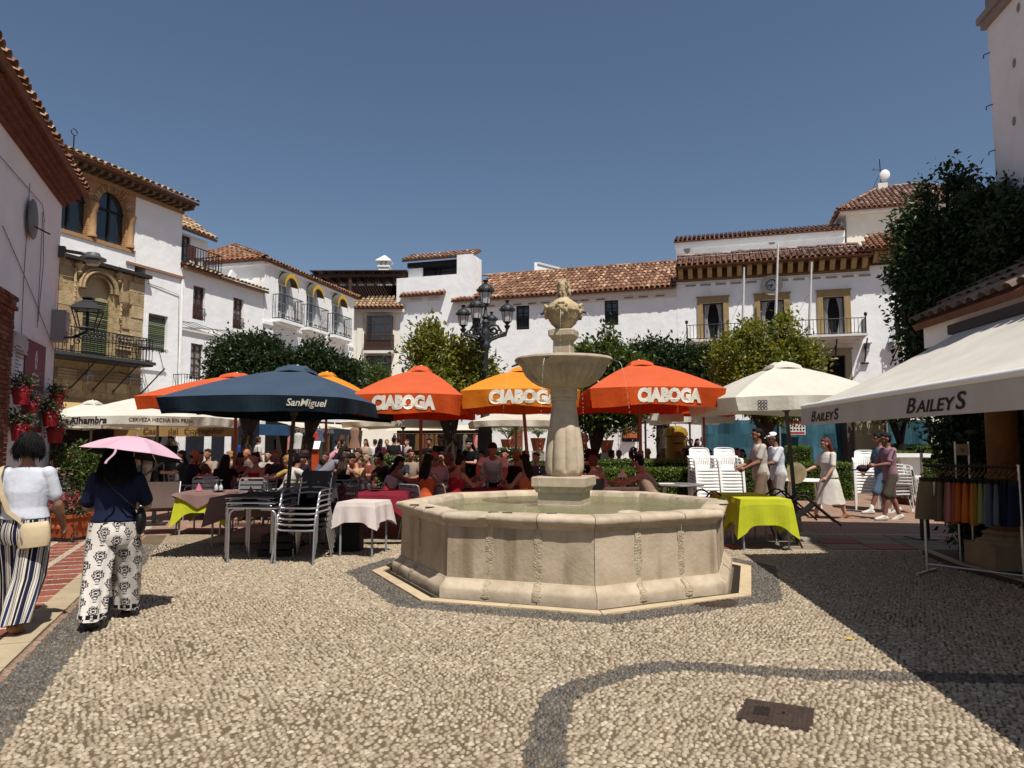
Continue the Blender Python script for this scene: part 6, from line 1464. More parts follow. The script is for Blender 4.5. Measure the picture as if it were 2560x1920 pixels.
parasol("orange parasol with white restaurant lettering, left of the fountain", -1.64, 12.8, .87, 1.75, 2.28, 2.88, .31, 'orange', 'wood', R(-.5), [("CIABOGA", .275, -.06, .5, LTR_W, dict(bold=.02, sx=.80, shear=.05))], base=BASED)
parasol("amber parasol with white restaurant lettering, partly behind the fountain bowl", .16, 12.9, .95, 1.7, 2.36, 2.87, .27, 'amber', 'wood', R(-1), [("CIABOGA", .275, .05, .5, LTR_W, dict(bold=.02, sx=.90, shear=.05))], px=.16, base=BASED, lean=.05)
parasol("orange parasol with white restaurant lettering, right of the fountain", 2.27, 12.6, 1.06, 1.6, 2.38, 2.96, .29, 'orange', 'wood', 0, [("CIABOGA", .275, .16, .5, LTR_W, dict(bold=.02, sx=.80, shear=.05))], base=BASED)
parasol("second orange parasol tucked behind the white parasol on the right", 4.75, 17.6, .95, 1.2, 2.44, 2.8, .24, 'orange', 'wood', 0, base=BASED)
tw = parasol("white parasol with a lattice emblem, between the yellow table and the shop awning", 4.36, 11.4, 1.2, 1.2, 2.19, 2.80, .20, 'white', 'grey', R(2), [], px=.08, base=BASE, lean=.10)
def lattice(parent, x, y, z, s_, m):
 mb = MB(); k = 3
 for i in range(k):
  for j in range(k):
   cx, cz = x+(i-1.5)*s_/k, z+(j-1.5)*s_/k
   for a in range(0, 8):
    t0, t1 = R(45*a), R(45*a+45); r0, r1 = s_/k*.30, s_/k*.58
    mb.quad(*[(cx+math.cos(t_)*r_, y, cz+math.sin(t_)*r_) for r_, t_ in ((r0, t0), (r1, t0), (r1, t1), (r0, t1))])
 return mb.build("emblem", m, parent)
vfront = [o for o in kids(tw) if o.name.startswith("valance")][0]
lattice(vfront, -.80, -1.235, 2.10, .14, LTR_B)
al = parasol("white parasol printed with black brewery lettering, at the left front", -8.67, 17.4, 1.45, 1.4, 2.11, 2.72, .20, 'white', 'alu', R(-1), [("Alhambra", .22, -.60, .5, LTR_B, dict(bold=.006, shear=.15)), ("CERVEZA HECHA SIN PRISA", .115, .55, .45, LTR_BR, dict(bold=.001, sx=1.05))], base=BASED)
vfront = [o for o in kids(al) if o.name.startswith("valance")][0]; lattice(vfront, -1.36, -1.425, 2.01, .17, LTR_B)
parasol("smaller white parasol behind the brewery parasol at the far left", -11.0, 18.6, .85, 1.0, 2.05, 2.6, .18, 'white', 'alu', 0, base=BASED)
parasol("cream parasol far back, behind the amber lettered parasol", .1, 17.4, 1.12, 1.2, 2.02, 2.34, .14, 'white2', 'alu', R(6))
parasol("cream parasol far back, under the navy parasol's right corner", -3.0, 19.6, 1.35, 1.3, 2.06, 2.5, .14, 'white2', 'alu', R(-3))
parasol("white parasol far back, left of the pair behind the right orange parasol", 3.6, 19.2, .80, 1.0, 2.28, 2.62, .22, 'white', 'alu', 0)
parasol("white parasol far back, right of the pair behind the right orange parasol", 5.1, 20.4, 1.0, 1.0, 2.25, 2.6, .2, 'white', 'alu', 0)
t = thing("terrace_awning", "sand coloured terrace awning with old black-letter writing, under the left white parasols", "awning", (P(286, 1064, 20.5).x, 20.5, 0), R(4))
L_ = P(590, 1064, 20.5).x-P(286, 1064, 20.5).x; zt_, zb_ = zpx(400, 1064, 20.5), zpx(400, 1091, 20.5)
mb = MB(); mb.quad((0, 0, zt_), (L_, 0, zt_), (L_, 2.0, zt_+.45), (0, 2.0, zt_+.45)); mb.build("canopy", FABS['white2'], t)
mb = MB()
for i in range(24):
 for (z0_, z1_) in ((zt_, (zt_+zb_)/2), ((zt_+zb_)/2, zb_)):
  f = lambda k, z: (L_*k/24, -.01-.02*math.sin(k*1.1)*(zt_-z)/(zt_-zb_), z)
  mb.quad(f(i, z0_), f(i+1, z0_), f(i+1, z1_), f(i, z1_))
v = mb.build("valance", fabric("sand_canvas", '#a08050', .2), t, 60)
for w_, x_ in (("Casa", .30), ("del", .475), ("Corregidor", .72)): lettering(v, text_mb(w_, .24, bold=.004), Matrix.Translation((L_*x_, -.04, (zt_+zb_)/2)), "lettering", LTR_BR)
mb = MB(); mb.tube([(0, 0, zt_+.01), (L_, 0, zt_+.01)], .03, 8); mb.build("front_bar", PLWHITE, t)
for x in (.05, L_-.05): mb = MB(); mb.tube([(x, 0.05, 0), (x, .05, zt_)], .03, 8); mb.build("post", POLE['cream'], t)
AW = Fr((3.72, 9.0), (-.10, -1))
t = tag(link("shop_awning", None, None, AW.M), "wide off-white shop awning with large black capitals on its valance", "awning")
La = 6.6; zf1, zf0 = zpx(2008, 1018, 9.0), zpx(2008, 1051, 9.0); zbk = zpx(2308, 856, 9.8)
AWF = fabric("awning_canvas", '#cbc5ba', .16, '#bfb39c', bump=.2, bscale=6)
yb = 1.88
def aw(x, f): return (x+.05*f, .0+yb*f, zf1+(zbk-zf1)*f-.05*math.sin(math.pi*f)+.012*math.sin(x*3.1)*math.sin(math.pi*f))
mb = MB(); nx = 26
for i in range(nx):
 for j in range(8): mb.quad(aw(La*i/nx, j/8), aw(La*(i+1)/nx, j/8), aw(La*(i+1)/nx, (j+1)/8), aw(La*i/nx, (j+1)/8))
mb.build("canopy", AWF, t, 60)
mb = MB(); mb.tube([(-.02, -.02, zf1), (La, -.02, zf1)], .035, 10); mb.build("front_bar", PLWHITE, t, 60)
def vy(x, z): return -.045-.015*math.sin(x*2.3+1)*((zf1-z)/.2)
mb = MB(); vz = zf1-.03; n = 40
hv = .205
for i in range(n):
 for k in range(4):
  x0, x1 = La*i/n, La*(i+1)/n; a_, b_ = vz-hv*k/4, vz-hv*(k+1)/4
  mb.quad((x0, vy(x0, a_), a_), (x1, vy(x1, a_), a_), (x1, vy(x1, b_), b_), (x0, vy(x0, b_), b_))
v = mb.build("valance", fabric("valance_canvas", '#bdb5b0', .12, '#a89e96', bump=.2, bscale=6), t, 60)
def baileys(x, s_):
 mb = MB(); xx = x
 for body_, sz in (("B", s_), ("AILEY", s_*.76), ("S", s_)):
  tm = text_mb(body_, sz, shear=.22, align='LEFT', depth=.001, sx=1.62, bold=.002); w = max(p[0] for p in tm.v); zm = min(p[2] for p in tm.v)
  mb.add([(p[0]+xx, vy(p[0]+xx, p[2]+vz-hv*.5)-.006+p[1], p[2]-zm+vz-hv*.5-s_*.37) for p in tm.v], tm.f); xx += w+(.015 if body_ == "B" else -.015)
 mb.build("lettering", LTR_B, v)
baileys(.40, .172); baileys(2.95, .182)
for x in (.2, 2.4, 4.6): mb = MB(); mb.tube([(x, 0, zf1-.02), (x+.6, yb*.5, (zf1+zbk)/2-.22), (x, yb, zbk-.1)], .022, 8); mb.build("folding_arm", PLWHITE, t)
mb = MB(); mb.box(-.1, La, yb-.08, yb+.10, zbk-.03, zbk+.09); mb.build("cassette", m_("dark_cassette", '#2b2624', .6), t)
def clothm2(h):
 k='stall_cloth_'+h[1:]
 return m_(k, h, .85, .12, 5., .3, 12)
# ================================================================ furniture
def cloth(parent, name, w, d, z, drop, mm, kind='corner', extra=.12, seed=0, M=None):
 g = random.Random(seed); mb = MB(); k = 14; per = []
 cr = [(-w/2, -d/2), (w/2, -d/2), (w/2, d/2), (-w/2, d/2)]
 for a in range(4):
  (x0, y0), (x1, y1) = cr[a], cr[(a+1) % 4]
  for i in range(k): per.append((x0+(x1-x0)*i/k, y0+(y1-y0)*i/k, i/k))
 n = len(per); ph = g.uniform(0, 6); rows = 5; ringz = []
 for r_ in range(rows+1):
  ring = []
  for i, (x, y, f) in enumerate(per):
   c = abs(2*f-1); dr = drop+(extra*c**4 if kind == 'corner' else extra*(1-c)-extra*.3)
   h = r_/rows; nx_, ny_ = x/(w/2), y/(d/2); m = max(abs(nx_), abs(ny_)); ox, oy = (nx_ if abs(nx_) > .98 else 0), (ny_ if abs(ny_) > .98 else 0)
   L_ = math.hypot(ox, oy) or 1; fl = .02+h*(.035+.02*math.sin(i*.9+ph)+(.05*c**6 if kind == 'corner' else 0)); fl = .004 if r_ == 0 else fl
   ring.append((x+ox/L_*fl, y+oy/L_*fl, z-dr*h-(0 if r_ else -.001)))
  ringz.append(ring)
 for r_ in range(rows):
  for i in range(n): j = (i+1) % n; mb.quad(ringz[r_][i], ringz[r_+1][i], ringz[r_+1][j], ringz[r_][j])
 mb.add(ringz[0], [tuple(range(n))])
 return mb.build(name, mm, parent, 60, M)
CLO = dict(yellow=fabric("lemon_cloth", '#b7bb2c', .12, '#a0a81c', bump=.3), mauve=fabric("mauve_cloth", '#7d645f', .08, bump=.3), red=fabric("wine_red_cloth", '#7a2230', .08, bump=.3), blush=fabric("blush_cloth", '#cfc2bc', .12, bump=.3), grey=fabric("grey_cover", '#3d3a3e', .0, bump=.4), pink=fabric("pink_napkin", '#b06a78', .1))
def legs4(parent, w, d, h, r, mm, splay=0.0, cross=False):
 for sx in (-1, 1):
  for sy in (-1, 1):
   mb = MB(); x, y = sx*(w/2-.03), sy*(d/2-.03)
   mb.tube([(x+sx*splay, (y+sy*splay) if not cross else -y*.9, 0), (x, y, h)], r, 8); mb.build("leg", mm, parent, 60)
TBLGL = mat("glass_clear", (.5, .52, .52), .05, .1, 4, spec=.9)
def table(label, x, y, w, d, h, rz=0., top=None, legm=None, cl=(), group="terrace tables", cat="table"):
 t = thing("terrace_table", label, cat, (x, y, 0), rz, group)
 mb = MB(); mb.box(-w/2, w/2, -d/2, d/2, h-.03, h-.002); mb.build("tabletop", top or m_("dark_tabletop", '#2c2624', .5, .1), t); legs4(t, w, d, h-.03, .016, legm or ALUD)
 return t
def tcloth(label, x, y, w, d, z, drop, col, kind='corner', extra=.12, rz=0., seed=0):
 t = cloth(None, "tablecloth", w, d, z, drop, CLO[col], kind, extra, seed); t.location = (x, y, 0); t.rotation_euler = (0, 0, rz); return tag(t, label, "tablecloth", "tablecloths on the terrace")
def wineglass(x, y, z, label, up=False):
 t = thing("wine_glass", label, "glass", (x, y, z), group="wine glasses on the laid tables"); s_ = 1
 bowl = [(.028, 0), (.034, .03), (.03, .07), (.012, .095), (.004, .10)]; mb = MB(); mb.lathe(bowl, 12, cap=False); mb.build("bowl", TBLGL, t, 60)
 mb = MB(); mb.lathe([(.004, .10), (.004, .17), (.03, .176), (.03, .18), (.0, .18)], 12); mb.build("stem", TBLGL, t, 60)
def napkin(x, y, z, label, col='pink'):
 mb = MB(); mb.loft([[(math.cos(a)*r_*(1+.2*math.sin(3*a)), math.sin(a)*r_, zz) for a in np.linspace(0, 2*math.pi, 9)[:-1]] for r_, zz in ((.07, 0), (.05, .04), (.02, .10), (.004, .13))])
 o = mb.build("folded_napkin", CLO[col]); o.location = (x, y, z); tag(o, label, "napkin", "folded napkins on the laid tables")
def plates(x, y, z, label):
 mb = MB(); mb.lathe([(.0, .0), (.06, .0), (.11, .014), (.112, .018), (.06, .007), (.0, .006)], 20); o = mb.build("plate", m_("black_plate", '#1c1a1c', .3), None, 40); o.location = (x, y, z); tag(o, label, "plate", "plates on the laid tables")
def slat_chair():
 t = thing("terrace_chair", "x", "chair", group="grey aluminium slatted terrace chairs"); G_ = ALUD
 for sx in (-1, 1):
  mb = MB(); mb.tube([(sx*.25, -.24, 0), (sx*.25, -.22, .62), (sx*.25, -.18, .66), (sx*.25, .18, .66), (sx*.24, .23, .62)], .013, 7); mb.build("arm_frame", G_, t, 60)
  mb = MB(); mb.tube([(sx*.24, .30, 0), (sx*.235, .21, .44), (sx*.23, .30, .84)], .013, 7); mb.build("leg", G_, t, 60)
 mb = MB(); mb.tube([(-.23, .30, .84), (-.20, .31, .865), (.20, .31, .865), (.23, .30, .84)], .013, 7); mb.build("top_rail", G_, t, 60)
 for k in range(5): mb = MB(); y = -.22+.095*k; mb.box(-.235, .235, y, y+.07, .43, .442); mb.build("seat_slat", G_, t)
 for k in range(4):
  z = .50+.085*k; mb = MB(); y = .225+.085*(z-.44)/.4; mb.box(-.225, .225, y-.004, y+.006, z, z+.06); mb.build("back_slat", G_, t)
 return t
SCH = slat_chair(); SCH["label"] = "empty grey slatted chair by the mauve table, nearest the black menu stand"; SCH.location = (-6.1, 14.3, 0); SCH.rotation_euler = (0, 0, R(200))
def schair(x, y, rz, label): return dup(SCH, (x, y, 0), rz, label)
for (px_, Y, rz, lb) in ((515, 14.4, R(165), "empty grey slatted chair with its back to the camera, left of the rosy pole"), (548, 15, R(185), "empty grey slatted chair seen from behind, left half hidden by the cream pole"), (585, 14.6, R(160), "empty grey slatted chair seen from behind, touching the rosy pole"), (622, 13.2, R(180), "empty grey slatted chair seen from behind below the woman in the red top"), (733, 12.6, R(178), "empty grey slatted chair just right of the navy parasol's pole"), (838, 12.5, R(182), "empty grey slatted chair behind the top of the grey chair stack"), (892, 12.7, R(180), "empty grey slatted chair in front of the man in the beige shirt"), (1180, 12.6, R(170), "empty grey slatted chair left of the waiter"), (1205, 12.9, R(185), "empty grey slatted chair directly beside the waiter's table"), (1627, 18.5, R(180), "empty grey slatted chair under the cream sun hat shaped backrest"), (165, 15.2, R(80), "grey slatted chair by the dark shop front at the left"), (150, 14, R(60), "grey slatted chair behind the woman in the white shirt")):
 schair(X(px_, Y), Y, rz+math.pi, lb)
def tset(label, x, y, w, d, h, rz, clothes, seed):
 t = table(label, x, y, w, d, h, rz)
 for i, (lb, col, drop, kind, ex) in enumerate(clothes): tcloth(lb, x, y, w+.01+.05*i, d+.01+.05*i, h+.002+.004*i, drop, col, kind, ex, rz, seed+i)
 return t
tset("square table under lemon and mauve cloths, left of the stacked tables", -5.22, 12.3, .72, .72, .70, R(4), [("lemon yellow tablecloth showing its corners under a mauve one, left side", 'yellow', .32, 'corner', .24), ("mauve tablecloth laid cornerwise over the lemon cloth at the left", 'mauve', .10, 'point', .22)], 3)
tset("long table under mauve cloths behind the stacked grey tables", -3.75, 11.1, 1.5, .8, .72, R(2), [("long mauve tablecloth behind the stacked grey tables", 'mauve', .28, 'corner', .15)], 7)
tset("long table under a wine red cloth left of the fountain", -2.35, 11.7, 1.3, .9, .76, R(4), [("wine red tablecloth left of the fountain", 'red', .22, 'corner', .25)], 9)
tset("small table under a plain blush cloth beside the grey chair stack", -2.05, 9.95, .52, .55, .735, R(-12), [("blush tablecloth on the small table beside the grey chair stack", 'blush', .26, 'corner', .10)], 12)
tset("table under a wine red cloth that the waiter is laying", -.45, 12.4, 1.2, .7, .74, 0, [("wine red tablecloth on the waiter's table", 'red', .25, 'corner', .1)], 14)
Y1 = tset("square table under a bright lemon cloth right of the fountain", 3.66, 10.62, .70, .62, .725, R(-2), [("bright lemon tablecloth hanging in points, right of the fountain, in front", 'yellow', .36, 'corner', .20)], 16)
tset("square table under a lemon cloth in shade, just behind the front lemon table", 3.62, 11.42, .70, .62, .725, R(-2), [("lemon tablecloth in the shade, behind the front lemon table", 'yellow', .2, 'corner', .1)], 18)
gl_ = [(-5.1, 12.35, "upside-down wine glass, left of the pair on the lemon and mauve table"), (-5.0, 12.3, "upside-down wine glass, right of the pair on the lemon and mauve table"), (-3.75, 11.15, "upside-down wine glass, left of the pair on the long mauve table"), (-3.66, 11.1, "upside-down wine glass, right of the pair on the long mauve table"), (-2.45, 11.75, "upside-down wine glass, left of the pair on the wine red table"), (-2.36, 11.78, "upside-down wine glass, right of the pair on the wine red table"), (-.6, 12.45, "upside-down wine glass, left of the pair on the waiter's table"), (-.5, 12.5, "upside-down wine glass, right of the pair on the waiter's table")]
for x, y, lb in gl_: wineglass(x, y, .72 if x < -4 else (.735 if x < -3 else .775), lb)
for x, y, z, lb, cc in ((-5.38, 12.3, .715, "pink folded napkin on the lemon and mauve table", 'pink'), (-4.05, 11.1, .735, "pink folded napkin at the left end of the long mauve table", 'pink'), (-3.3, 11.2, .735, "pink folded napkin at the right end of the long mauve table", 'pink'), (-2.75, 11.6, .772, "wine red folded napkin at the left of the wine red table", 'red'), (-2.05, 11.65, .772, "wine red folded napkin at the right of the wine red table", 'red'), (-.2, 12.3, .755, "wine red folded napkin on the waiter's table", 'red')): napkin(x, y, z, lb, cc)
for x, y, z, lb in ((-4.95, 12.1, .716, "black plate on the lemon and mauve table"), (-3.95, 10.95, .736, "black plate on the long mauve table"), (-2.2, 11.5, .772, "black plate on the wine red table"), (-.75, 12.3, .755, "black plate on the waiter's table")): plates(x, y, z, lb)
t = thing("cutlery_basket", "dark wire basket of cutlery behind the grey chair stack", "basket", (-2.35, 10.3, .0)); mb = MB()
for i in range(16): a = 2*math.pi*i/16; mb.tube([(.13*math.cos(a), .10*math.sin(a), .70), (.14*math.cos(a), .11*math.sin(a), .92)], .006, 4)
for z in (.70, .81, .92): mb.tube([(.135*math.cos(a), .105*math.sin(a), z) for a in np.linspace(0, 6.29, 17)], .006, 4)
mb.build("wire", IRON, t); mb = MB(); mb.box(-.2, .2, -.15, .15, 0, .69); mb.build("stand", m_("dark_box", '#1b1a1c', .7), t)
def ntable(x, y, dz, rz, label):
 t = thing("stacked_table", label, "table", (x, y, dz), rz, "nested bare metal tables"); w = .64
 mb = MB(); mb.box(-w/2, w/2, -w/2, w/2, .705, .728); mb.build("tabletop", m_("black_laminate", '#191818', .45, .1), t)
 mb = MB()
 for a, b in (((-1, -1), (1, -1)), ((1, -1), (1, 1)), ((1, 1), (-1, 1)), ((-1, 1), (-1, -1))): mb.tube([(a[0]*w/2, a[1]*w/2, .703), (b[0]*w/2, b[1]*w/2, .703)], .010, 6)
 mb.build("edge_frame", ALU, t)
 for sx in (-1, 1):
  for sy in (-1, 1):
   mb = MB(); x0, y0 = sx*w*.48, sy*w*.48; mb.tube([(x0, y0, 0), (x0, y0, .60), (x0-sx*.015, y0, .65), (x0-sx*.06, y0, .685), (x0-sx*.2, y0, .692)], .0155, 8); lg = mb.build("leg", ALU, t, 60)
   mb = MB(); mb.lathe([(.019, 0), (.019, .05), (.0, .05)], 8, (x0, y0, 0)); mb.build("foot_cap", ALUD, lg)
ntable(-3.30, 9.50, .0, R(-4), "bare metal table, lowest of the nested stack left of the chair stack")
ntable(-3.36, 9.60, .055, R(-4), "bare metal table, middle of the nested stack left of the chair stack")
ntable(-3.42, 9.72, .11, R(-4), "bare metal table, topmost of the nested stack, under a grey cover")
o = cloth(None, "furniture_cover", .70, .66, .845, .05, CLO['grey'], 'corner', .10, 31); o.location = (-3.36, 9.86, 0); o.rotation_euler = (0, 0, R(-4)); tag(o, "crumpled dark grey cover thrown over the nested metal tables", "cover")
for k in range(3): mb = MB(); mb.box(-.22, .22, -.2, .2, .01+.10*k, .09+.10*k); o = mb.build("black_crate", m_("black_plastic", '#0e0e0f', .5)); o.location = (-3.2+.02*k, 9.9, 0); tag(o, ("lowest" if k == 0 else "middle" if k == 1 else "topmost")+" black plastic crate under the nested metal tables", "crate", "crates under the nested tables")
BCH = None
def bistro(mfr, mseat, nm, label, group):
 t = thing(nm, label, "chair", group=group)
 for sx in (-1, 1):
  mb = MB(); mb.tube([(sx*.285, -.30, 0), (sx*.255, -.22, .42), (sx*.26, -.20, .60), (sx*.265, -.15, .655), (sx*.265, .10, .665), (sx*.24, .22, .66)], .0135, 8); mb.build("front_leg", mfr, t, 60)
  mb = MB(); mb.tube([(sx*.25, .34, 0), (sx*.215, .22, .43), (sx*.215, .29, .86)], .0135, 8); mb.build("rear_leg", mfr, t, 60)
 mb = MB(); mb.tube([(-.25, -.22, .43), (-.15, -.245, .425), (.15, -.245, .425), (.25, -.22, .43)], .0135, 8); mb.build("seat_rail", mfr, t, 60)
 mb = MB(); mb.loft([[(-.235, y, z), (.235, y, z), (.235, y, z-.015), (-.235, y, z-.015)] for y, z in ((-.22, .437), (-.05, .425), (.12, .425), (.21, .44))]); mb.build("seat", mseat, t)
 mb = MB(); n = 8
 for i in range(n):
  f = lambda k, z: (-.21+.42*k/n, .255+.085*(z-.52)/.4+.035*math.cos((k/n-.5)*3.0)-.02, z)
  mb.quad(f(i, .55), f(i+1, .55), f(i+1, .84), f(i, .84)); mb.quad(f(i+1, .549), f(i, .549), f(i, .839), f(i+1, .839))
 mb.build("backrest", mseat, t, 60); mb = MB(); mb.tube([(-.215, .29, .86), (-.1, .315, .875), (.1, .315, .875), (.215, .29, .86)], .0135, 8); mb.build("top_rail", mfr, t, 60)
 return t
b0 = bistro(ALU, m_("black_weave", '#161516', .7, .2, 40, .3, 90), "bistro_armchair", "aluminium bistro armchair, lowest of the stack left of the fountain", "stacked aluminium bistro armchairs")
Mb = lambda k: Matrix.Translation((-2.72+.004*k, 9.38+.022*k, .068*k)) @ Matrix.Rotation(R(-10), 4, 'Z')
b0.matrix_world = Mb(0)
for k, w_ in enumerate(("second", "third", "fourth", "topmost")): dup(b0, M=Mb(k+1), label=f"aluminium bistro armchair, {w_} {'from the ground ' if k < 3 else ''}in the stack left of the fountain")
o = cloth(None, "hung_cover", .40, .05, .0, .36, CLO['grey'], 'corner', .05, 5); o.matrix_world = Mb(4) @ Matrix.Translation((0, .31, .885)); tag(o, "dark grey cover hung over the back of the topmost bistro armchair", "cover")
DKM = mat("dark_bronze_frame", '#1b1716', .45, .15, 20, metal=.3)
d0 = bistro(DKM, m_("dark_weave", '#141213', .7, .2, 40, .3, 90), "bistro_armchair", "dark armchair tipped against the right side of the front lemon table", "dark bistro armchairs tipped against the lemon tables")
d0.matrix_world = Matrix.Translation((4.55, 10.60, .17)) @ Matrix.Rotation(R(75), 4, 'Z') @ Matrix.Rotation(R(-38), 4, 'X')
dup(d0, M=Matrix.Translation((4.52, 11.42, .17)) @ Matrix.Rotation(R(80), 4, 'Z') @ Matrix.Rotation(R(-36), 4, 'X'), label="dark armchair tipped against the right side of the rear lemon table")
dup(d0, M=Matrix.Translation((2.86, 11.35, .17)) @ Matrix.Rotation(R(-84), 4, 'Z') @ Matrix.Rotation(R(-36), 4, 'X'), label="dark armchair tipped against the left side of the rear lemon table, behind the fountain rim")
t = thing("sling_chair", "taupe canvas sling chair with crossed legs left of the lemon and mauve table", "chair", (-5.95, 12.15, 0), R(20))
mb = MB(); mb.loft([[(-.25, -.22, .46), (.25, -.22, .46), (.25, -.22, .45), (-.25, -.22, .45)], [(-.25, .1, .38), (.25, .1, .38), (.25, .1, .37), (-.25, .1, .37)], [(-.25, .25, .62), (.25, .25, .62), (.25, .26, .61), (-.25, .26, .61)], [(-.25, .30, .86), (.25, .30, .86), (.25, .31, .86), (-.25, .31, .86)]]); mb.build("sling", fabric("taupe_canvas", '#5c4d46', .1), t, 60)
for sx in (-1, 1):
 for a_, b_ in (((-.3, 0), (.28, .86)), ((.34, 0), (-.24, .5))): mb = MB(); mb.tube([(sx*.27, a_[0], a_[1]), (sx*.27, b_[0], b_[1])], .013, 7); mb.build("leg", ALUD, t, 60)
def monobloc():
 t = thing("plastic_chair", "x", "chair", group="stacked white plastic armchairs")
 mb = MB(); mb.loft([[(-.23, y, z), (-.1, y, z-.012), (.1, y, z-.012), (.23, y, z), (.23, y, z-.03), (-.23, y, z-.03)] for y, z in ((-.25, .40), (-.23, .435), (-.05, .43), (.15, .42), (.20, .43))]); mb.build("seat", PLWHITE, t, 40)
 mb = MB(); f = lambda u, z: (u*(.235-.05*max(0, z-.72)*2), .20+.16*(z-.43)/.44-.05*(u*u), z); zs = [.43, .50, .62, .72, .80, .85]
 for i in range(12):
  u0, u1 = -1+i/6, -1+(i+1)/6
  for z0, z1 in zip(zs[:-1], zs[1:]):
   if z0 in (.50, .62) and 1 <= i <= 10:
    um = (u0+u1)/2; q = [(um-.045, z0), (um+.045, z0), (um+.045, z1), (um-.045, z1)]
   else: q = [(u0, z0), (u1, z0), (u1, z1), (u0, z1)]
   P4 = [Vector(f(u, z)) for u, z in q]; mb.quad(*P4); mb.quad(*[p+Vector((0, .012, 0)) for p in P4[::-1]])
 mb.build("backrest", PLWHITE, t, 40)
 mb = MB(); mb.tube([f(-1, .80), f(-.86, .86), f(-.5, .875), f(.5, .875), f(.86, .86), f(1, .80)], .013, 6); mb.build("top_rim", PLWHITE, t, 60)
 for sx in (-1, 1):
  mb = MB(); mb.loft([[(sx*(.235+o_), y, z) for o_, z in ((0, z_), (.05, z_), (.05, z_-.018), (0, z_-.018))] for y, z_ in ((-.24, .60), (-.2, .645), (.0, .655), (.18, .66), (.27, .70))]); mb.build("armrest", PLWHITE, t, 40)
  mb = MB(); mb.loft([[(sx*(.27+a), y+b, z) for a, b in ((-.03, -.022), (.018, -.022), (.018, .03), (-.03, .03))] for y, z in ((-.28, 0), (-.255, .40), (-.23, .61))]); mb.build("front_leg", PLWHITE, t, 40)
  mb = MB(); mb.loft([[(sx*(.245+a), y+b, z) for a, b in ((-.03, -.03), (.018, -.03), (.018, .022), (-.03, .022))] for y, z in ((.33, 0), (.25, .42), (.24, .5))]); mb.build("rear_leg", PLWHITE, t, 40)
 mb = MB(); mb.loft([[(-.24, y, z) for y, z in ((-.25, .41), (-.255, .385), (-.24, .385))], [(.24, y, z) for y, z in ((-.25, .41), (-.255, .385), (-.24, .385))]]); mb.build("front_apron", PLWHITE, t)
 return t
MC = monobloc(); first = True
ORD = ["lowest", "second", "third", "fourth", "fifth", "sixth", "seventh", "eighth", "ninth", "topmost"]
for (x, y, rz, nn, where) in ((X(1760, 17)-.0, 15.6, R(4), 9, "left stack by the tall hedge"), (X(1820, 17)-.02, 15.7, R(-3), 9, "right stack by the tall hedge"), (X(2155, 16.7), 16.6, R(-22), 8, "stack behind the two young men"), (X(2250, 15.8), 15.9, R(75), 7, "stack right of the mauve tee")):
 x = x*(y/17 if 'hedge' in where else 1)
 for k in range(nn):
  nmk = "topmost" if k == nn-1 else ORD[k]; M = Matrix.Translation((x, y, .068*k)) @ Matrix.Rotation(rz, 4, 'Z') @ Matrix.Translation((0, .014*k, 0))
  lb = f"white plastic armchair, {nmk} of the {where}" if nmk in ("lowest", "topmost") else f"white plastic armchair, {nmk} up in the {where}"
  if first: MC.matrix_world = M; MC["label"] = lb; first = False
  else: dup(MC, M=M, label=lb)
def rtable(label, x, y, r, h, topm, legm, n=4):
 t = thing("round_table", label, "table", (x, y, 0)); mb = MB(); mb.lathe([(r, h-.035), (r+.01, h-.02), (r, h), (0, h+.002)], 30); mb.build("tabletop", topm, t, 40)
 for i in range(n): a = 2*math.pi*i/n+.5; mb = MB(); mb.tube([(r*.85*math.cos(a), r*.85*math.sin(a), 0), (r*.7*math.cos(a), r*.7*math.sin(a), h-.035)], .022, 8); mb.build("leg", legm, t, 60)
rtable("round grey plastic table in shade beside the white chair stacks", X(1690, 14.6), 14.6, .52, .70, m_("grey_top", '#6b6c6a', .4), PLWHITE)
rtable("round white plastic table behind the woman with the straw hat", X(2010, 16), 16.2, .55, .71, PLWHITE, PLWHITE)
t = thing("menu_card", "white paper menu lying on the round grey table", "menu", (X(1660, 14.5), 14.5, .705)); mb = MB(); mb.box(-.16, .16, -.11, .11, 0, .012); mb.build("sheet", PLWHITE, t)
t = thing("stone_table", "white cast stone table on a scrolled foot beside the right-hand chair stack", "table", (X(2268, 18.5), 18.5, 0)); mb = MB(); zt_ = zpx(2260, 1134, 18.5)
mb.box(-.5, .5, -.3, .3, zt_-.09, zt_); mb.build("tabletop", PLWHITE, t); mb = MB(); mb.prism([(-.3, 0), (.3, 0), (.18, .2), (.2, .35), (.3, zt_-.1), (-.3, zt_-.1), (-.2, .35), (-.18, .2)], -.08, .08); mb.build("foot", PLWHITE, t)
t = thing("garden_lantern", "small white cage lantern on the fountain's far rim side table", "lantern", (X(1554, 13), 13, .62)); lantern(t, (0, 0, .1), .15, .32, PLWHITE); mb = MB(); mb.box(-.5, .5, -.25, .25, .07, .1); mb.tube([(-.4, 0, -.62), (-.4, 0, .07)], .02, 6); mb.tube([(.4, 0, -.62), (.4, 0, .07)], .02, 6); mb.build("side_table", PLWHITE, t)
t = thing("bed_wall", "low white pebble-faced planting bed wall with brick foot right of the walking boys", "wall", (X(2262, 17.6), 17.6, 0)); w_ = 2.2
mb = MB(); mb.box(0, w_, 0, 1.2, .16, .62); mb.build("pebble_face", pebble_mat("white_pebble_face", ['#b5aa98', '#a0968a', '#c4bbaa', '#8f8578'], '#5c5248', 14.), t)
for i in range(16): mb = MB(); mb.box(w_*i/16+.008, w_*(i+1)/16-.008, -.03, 1.2, 0, .155+rnd.uniform(-.006, .006)); mb.build("brick", BRICK, t)
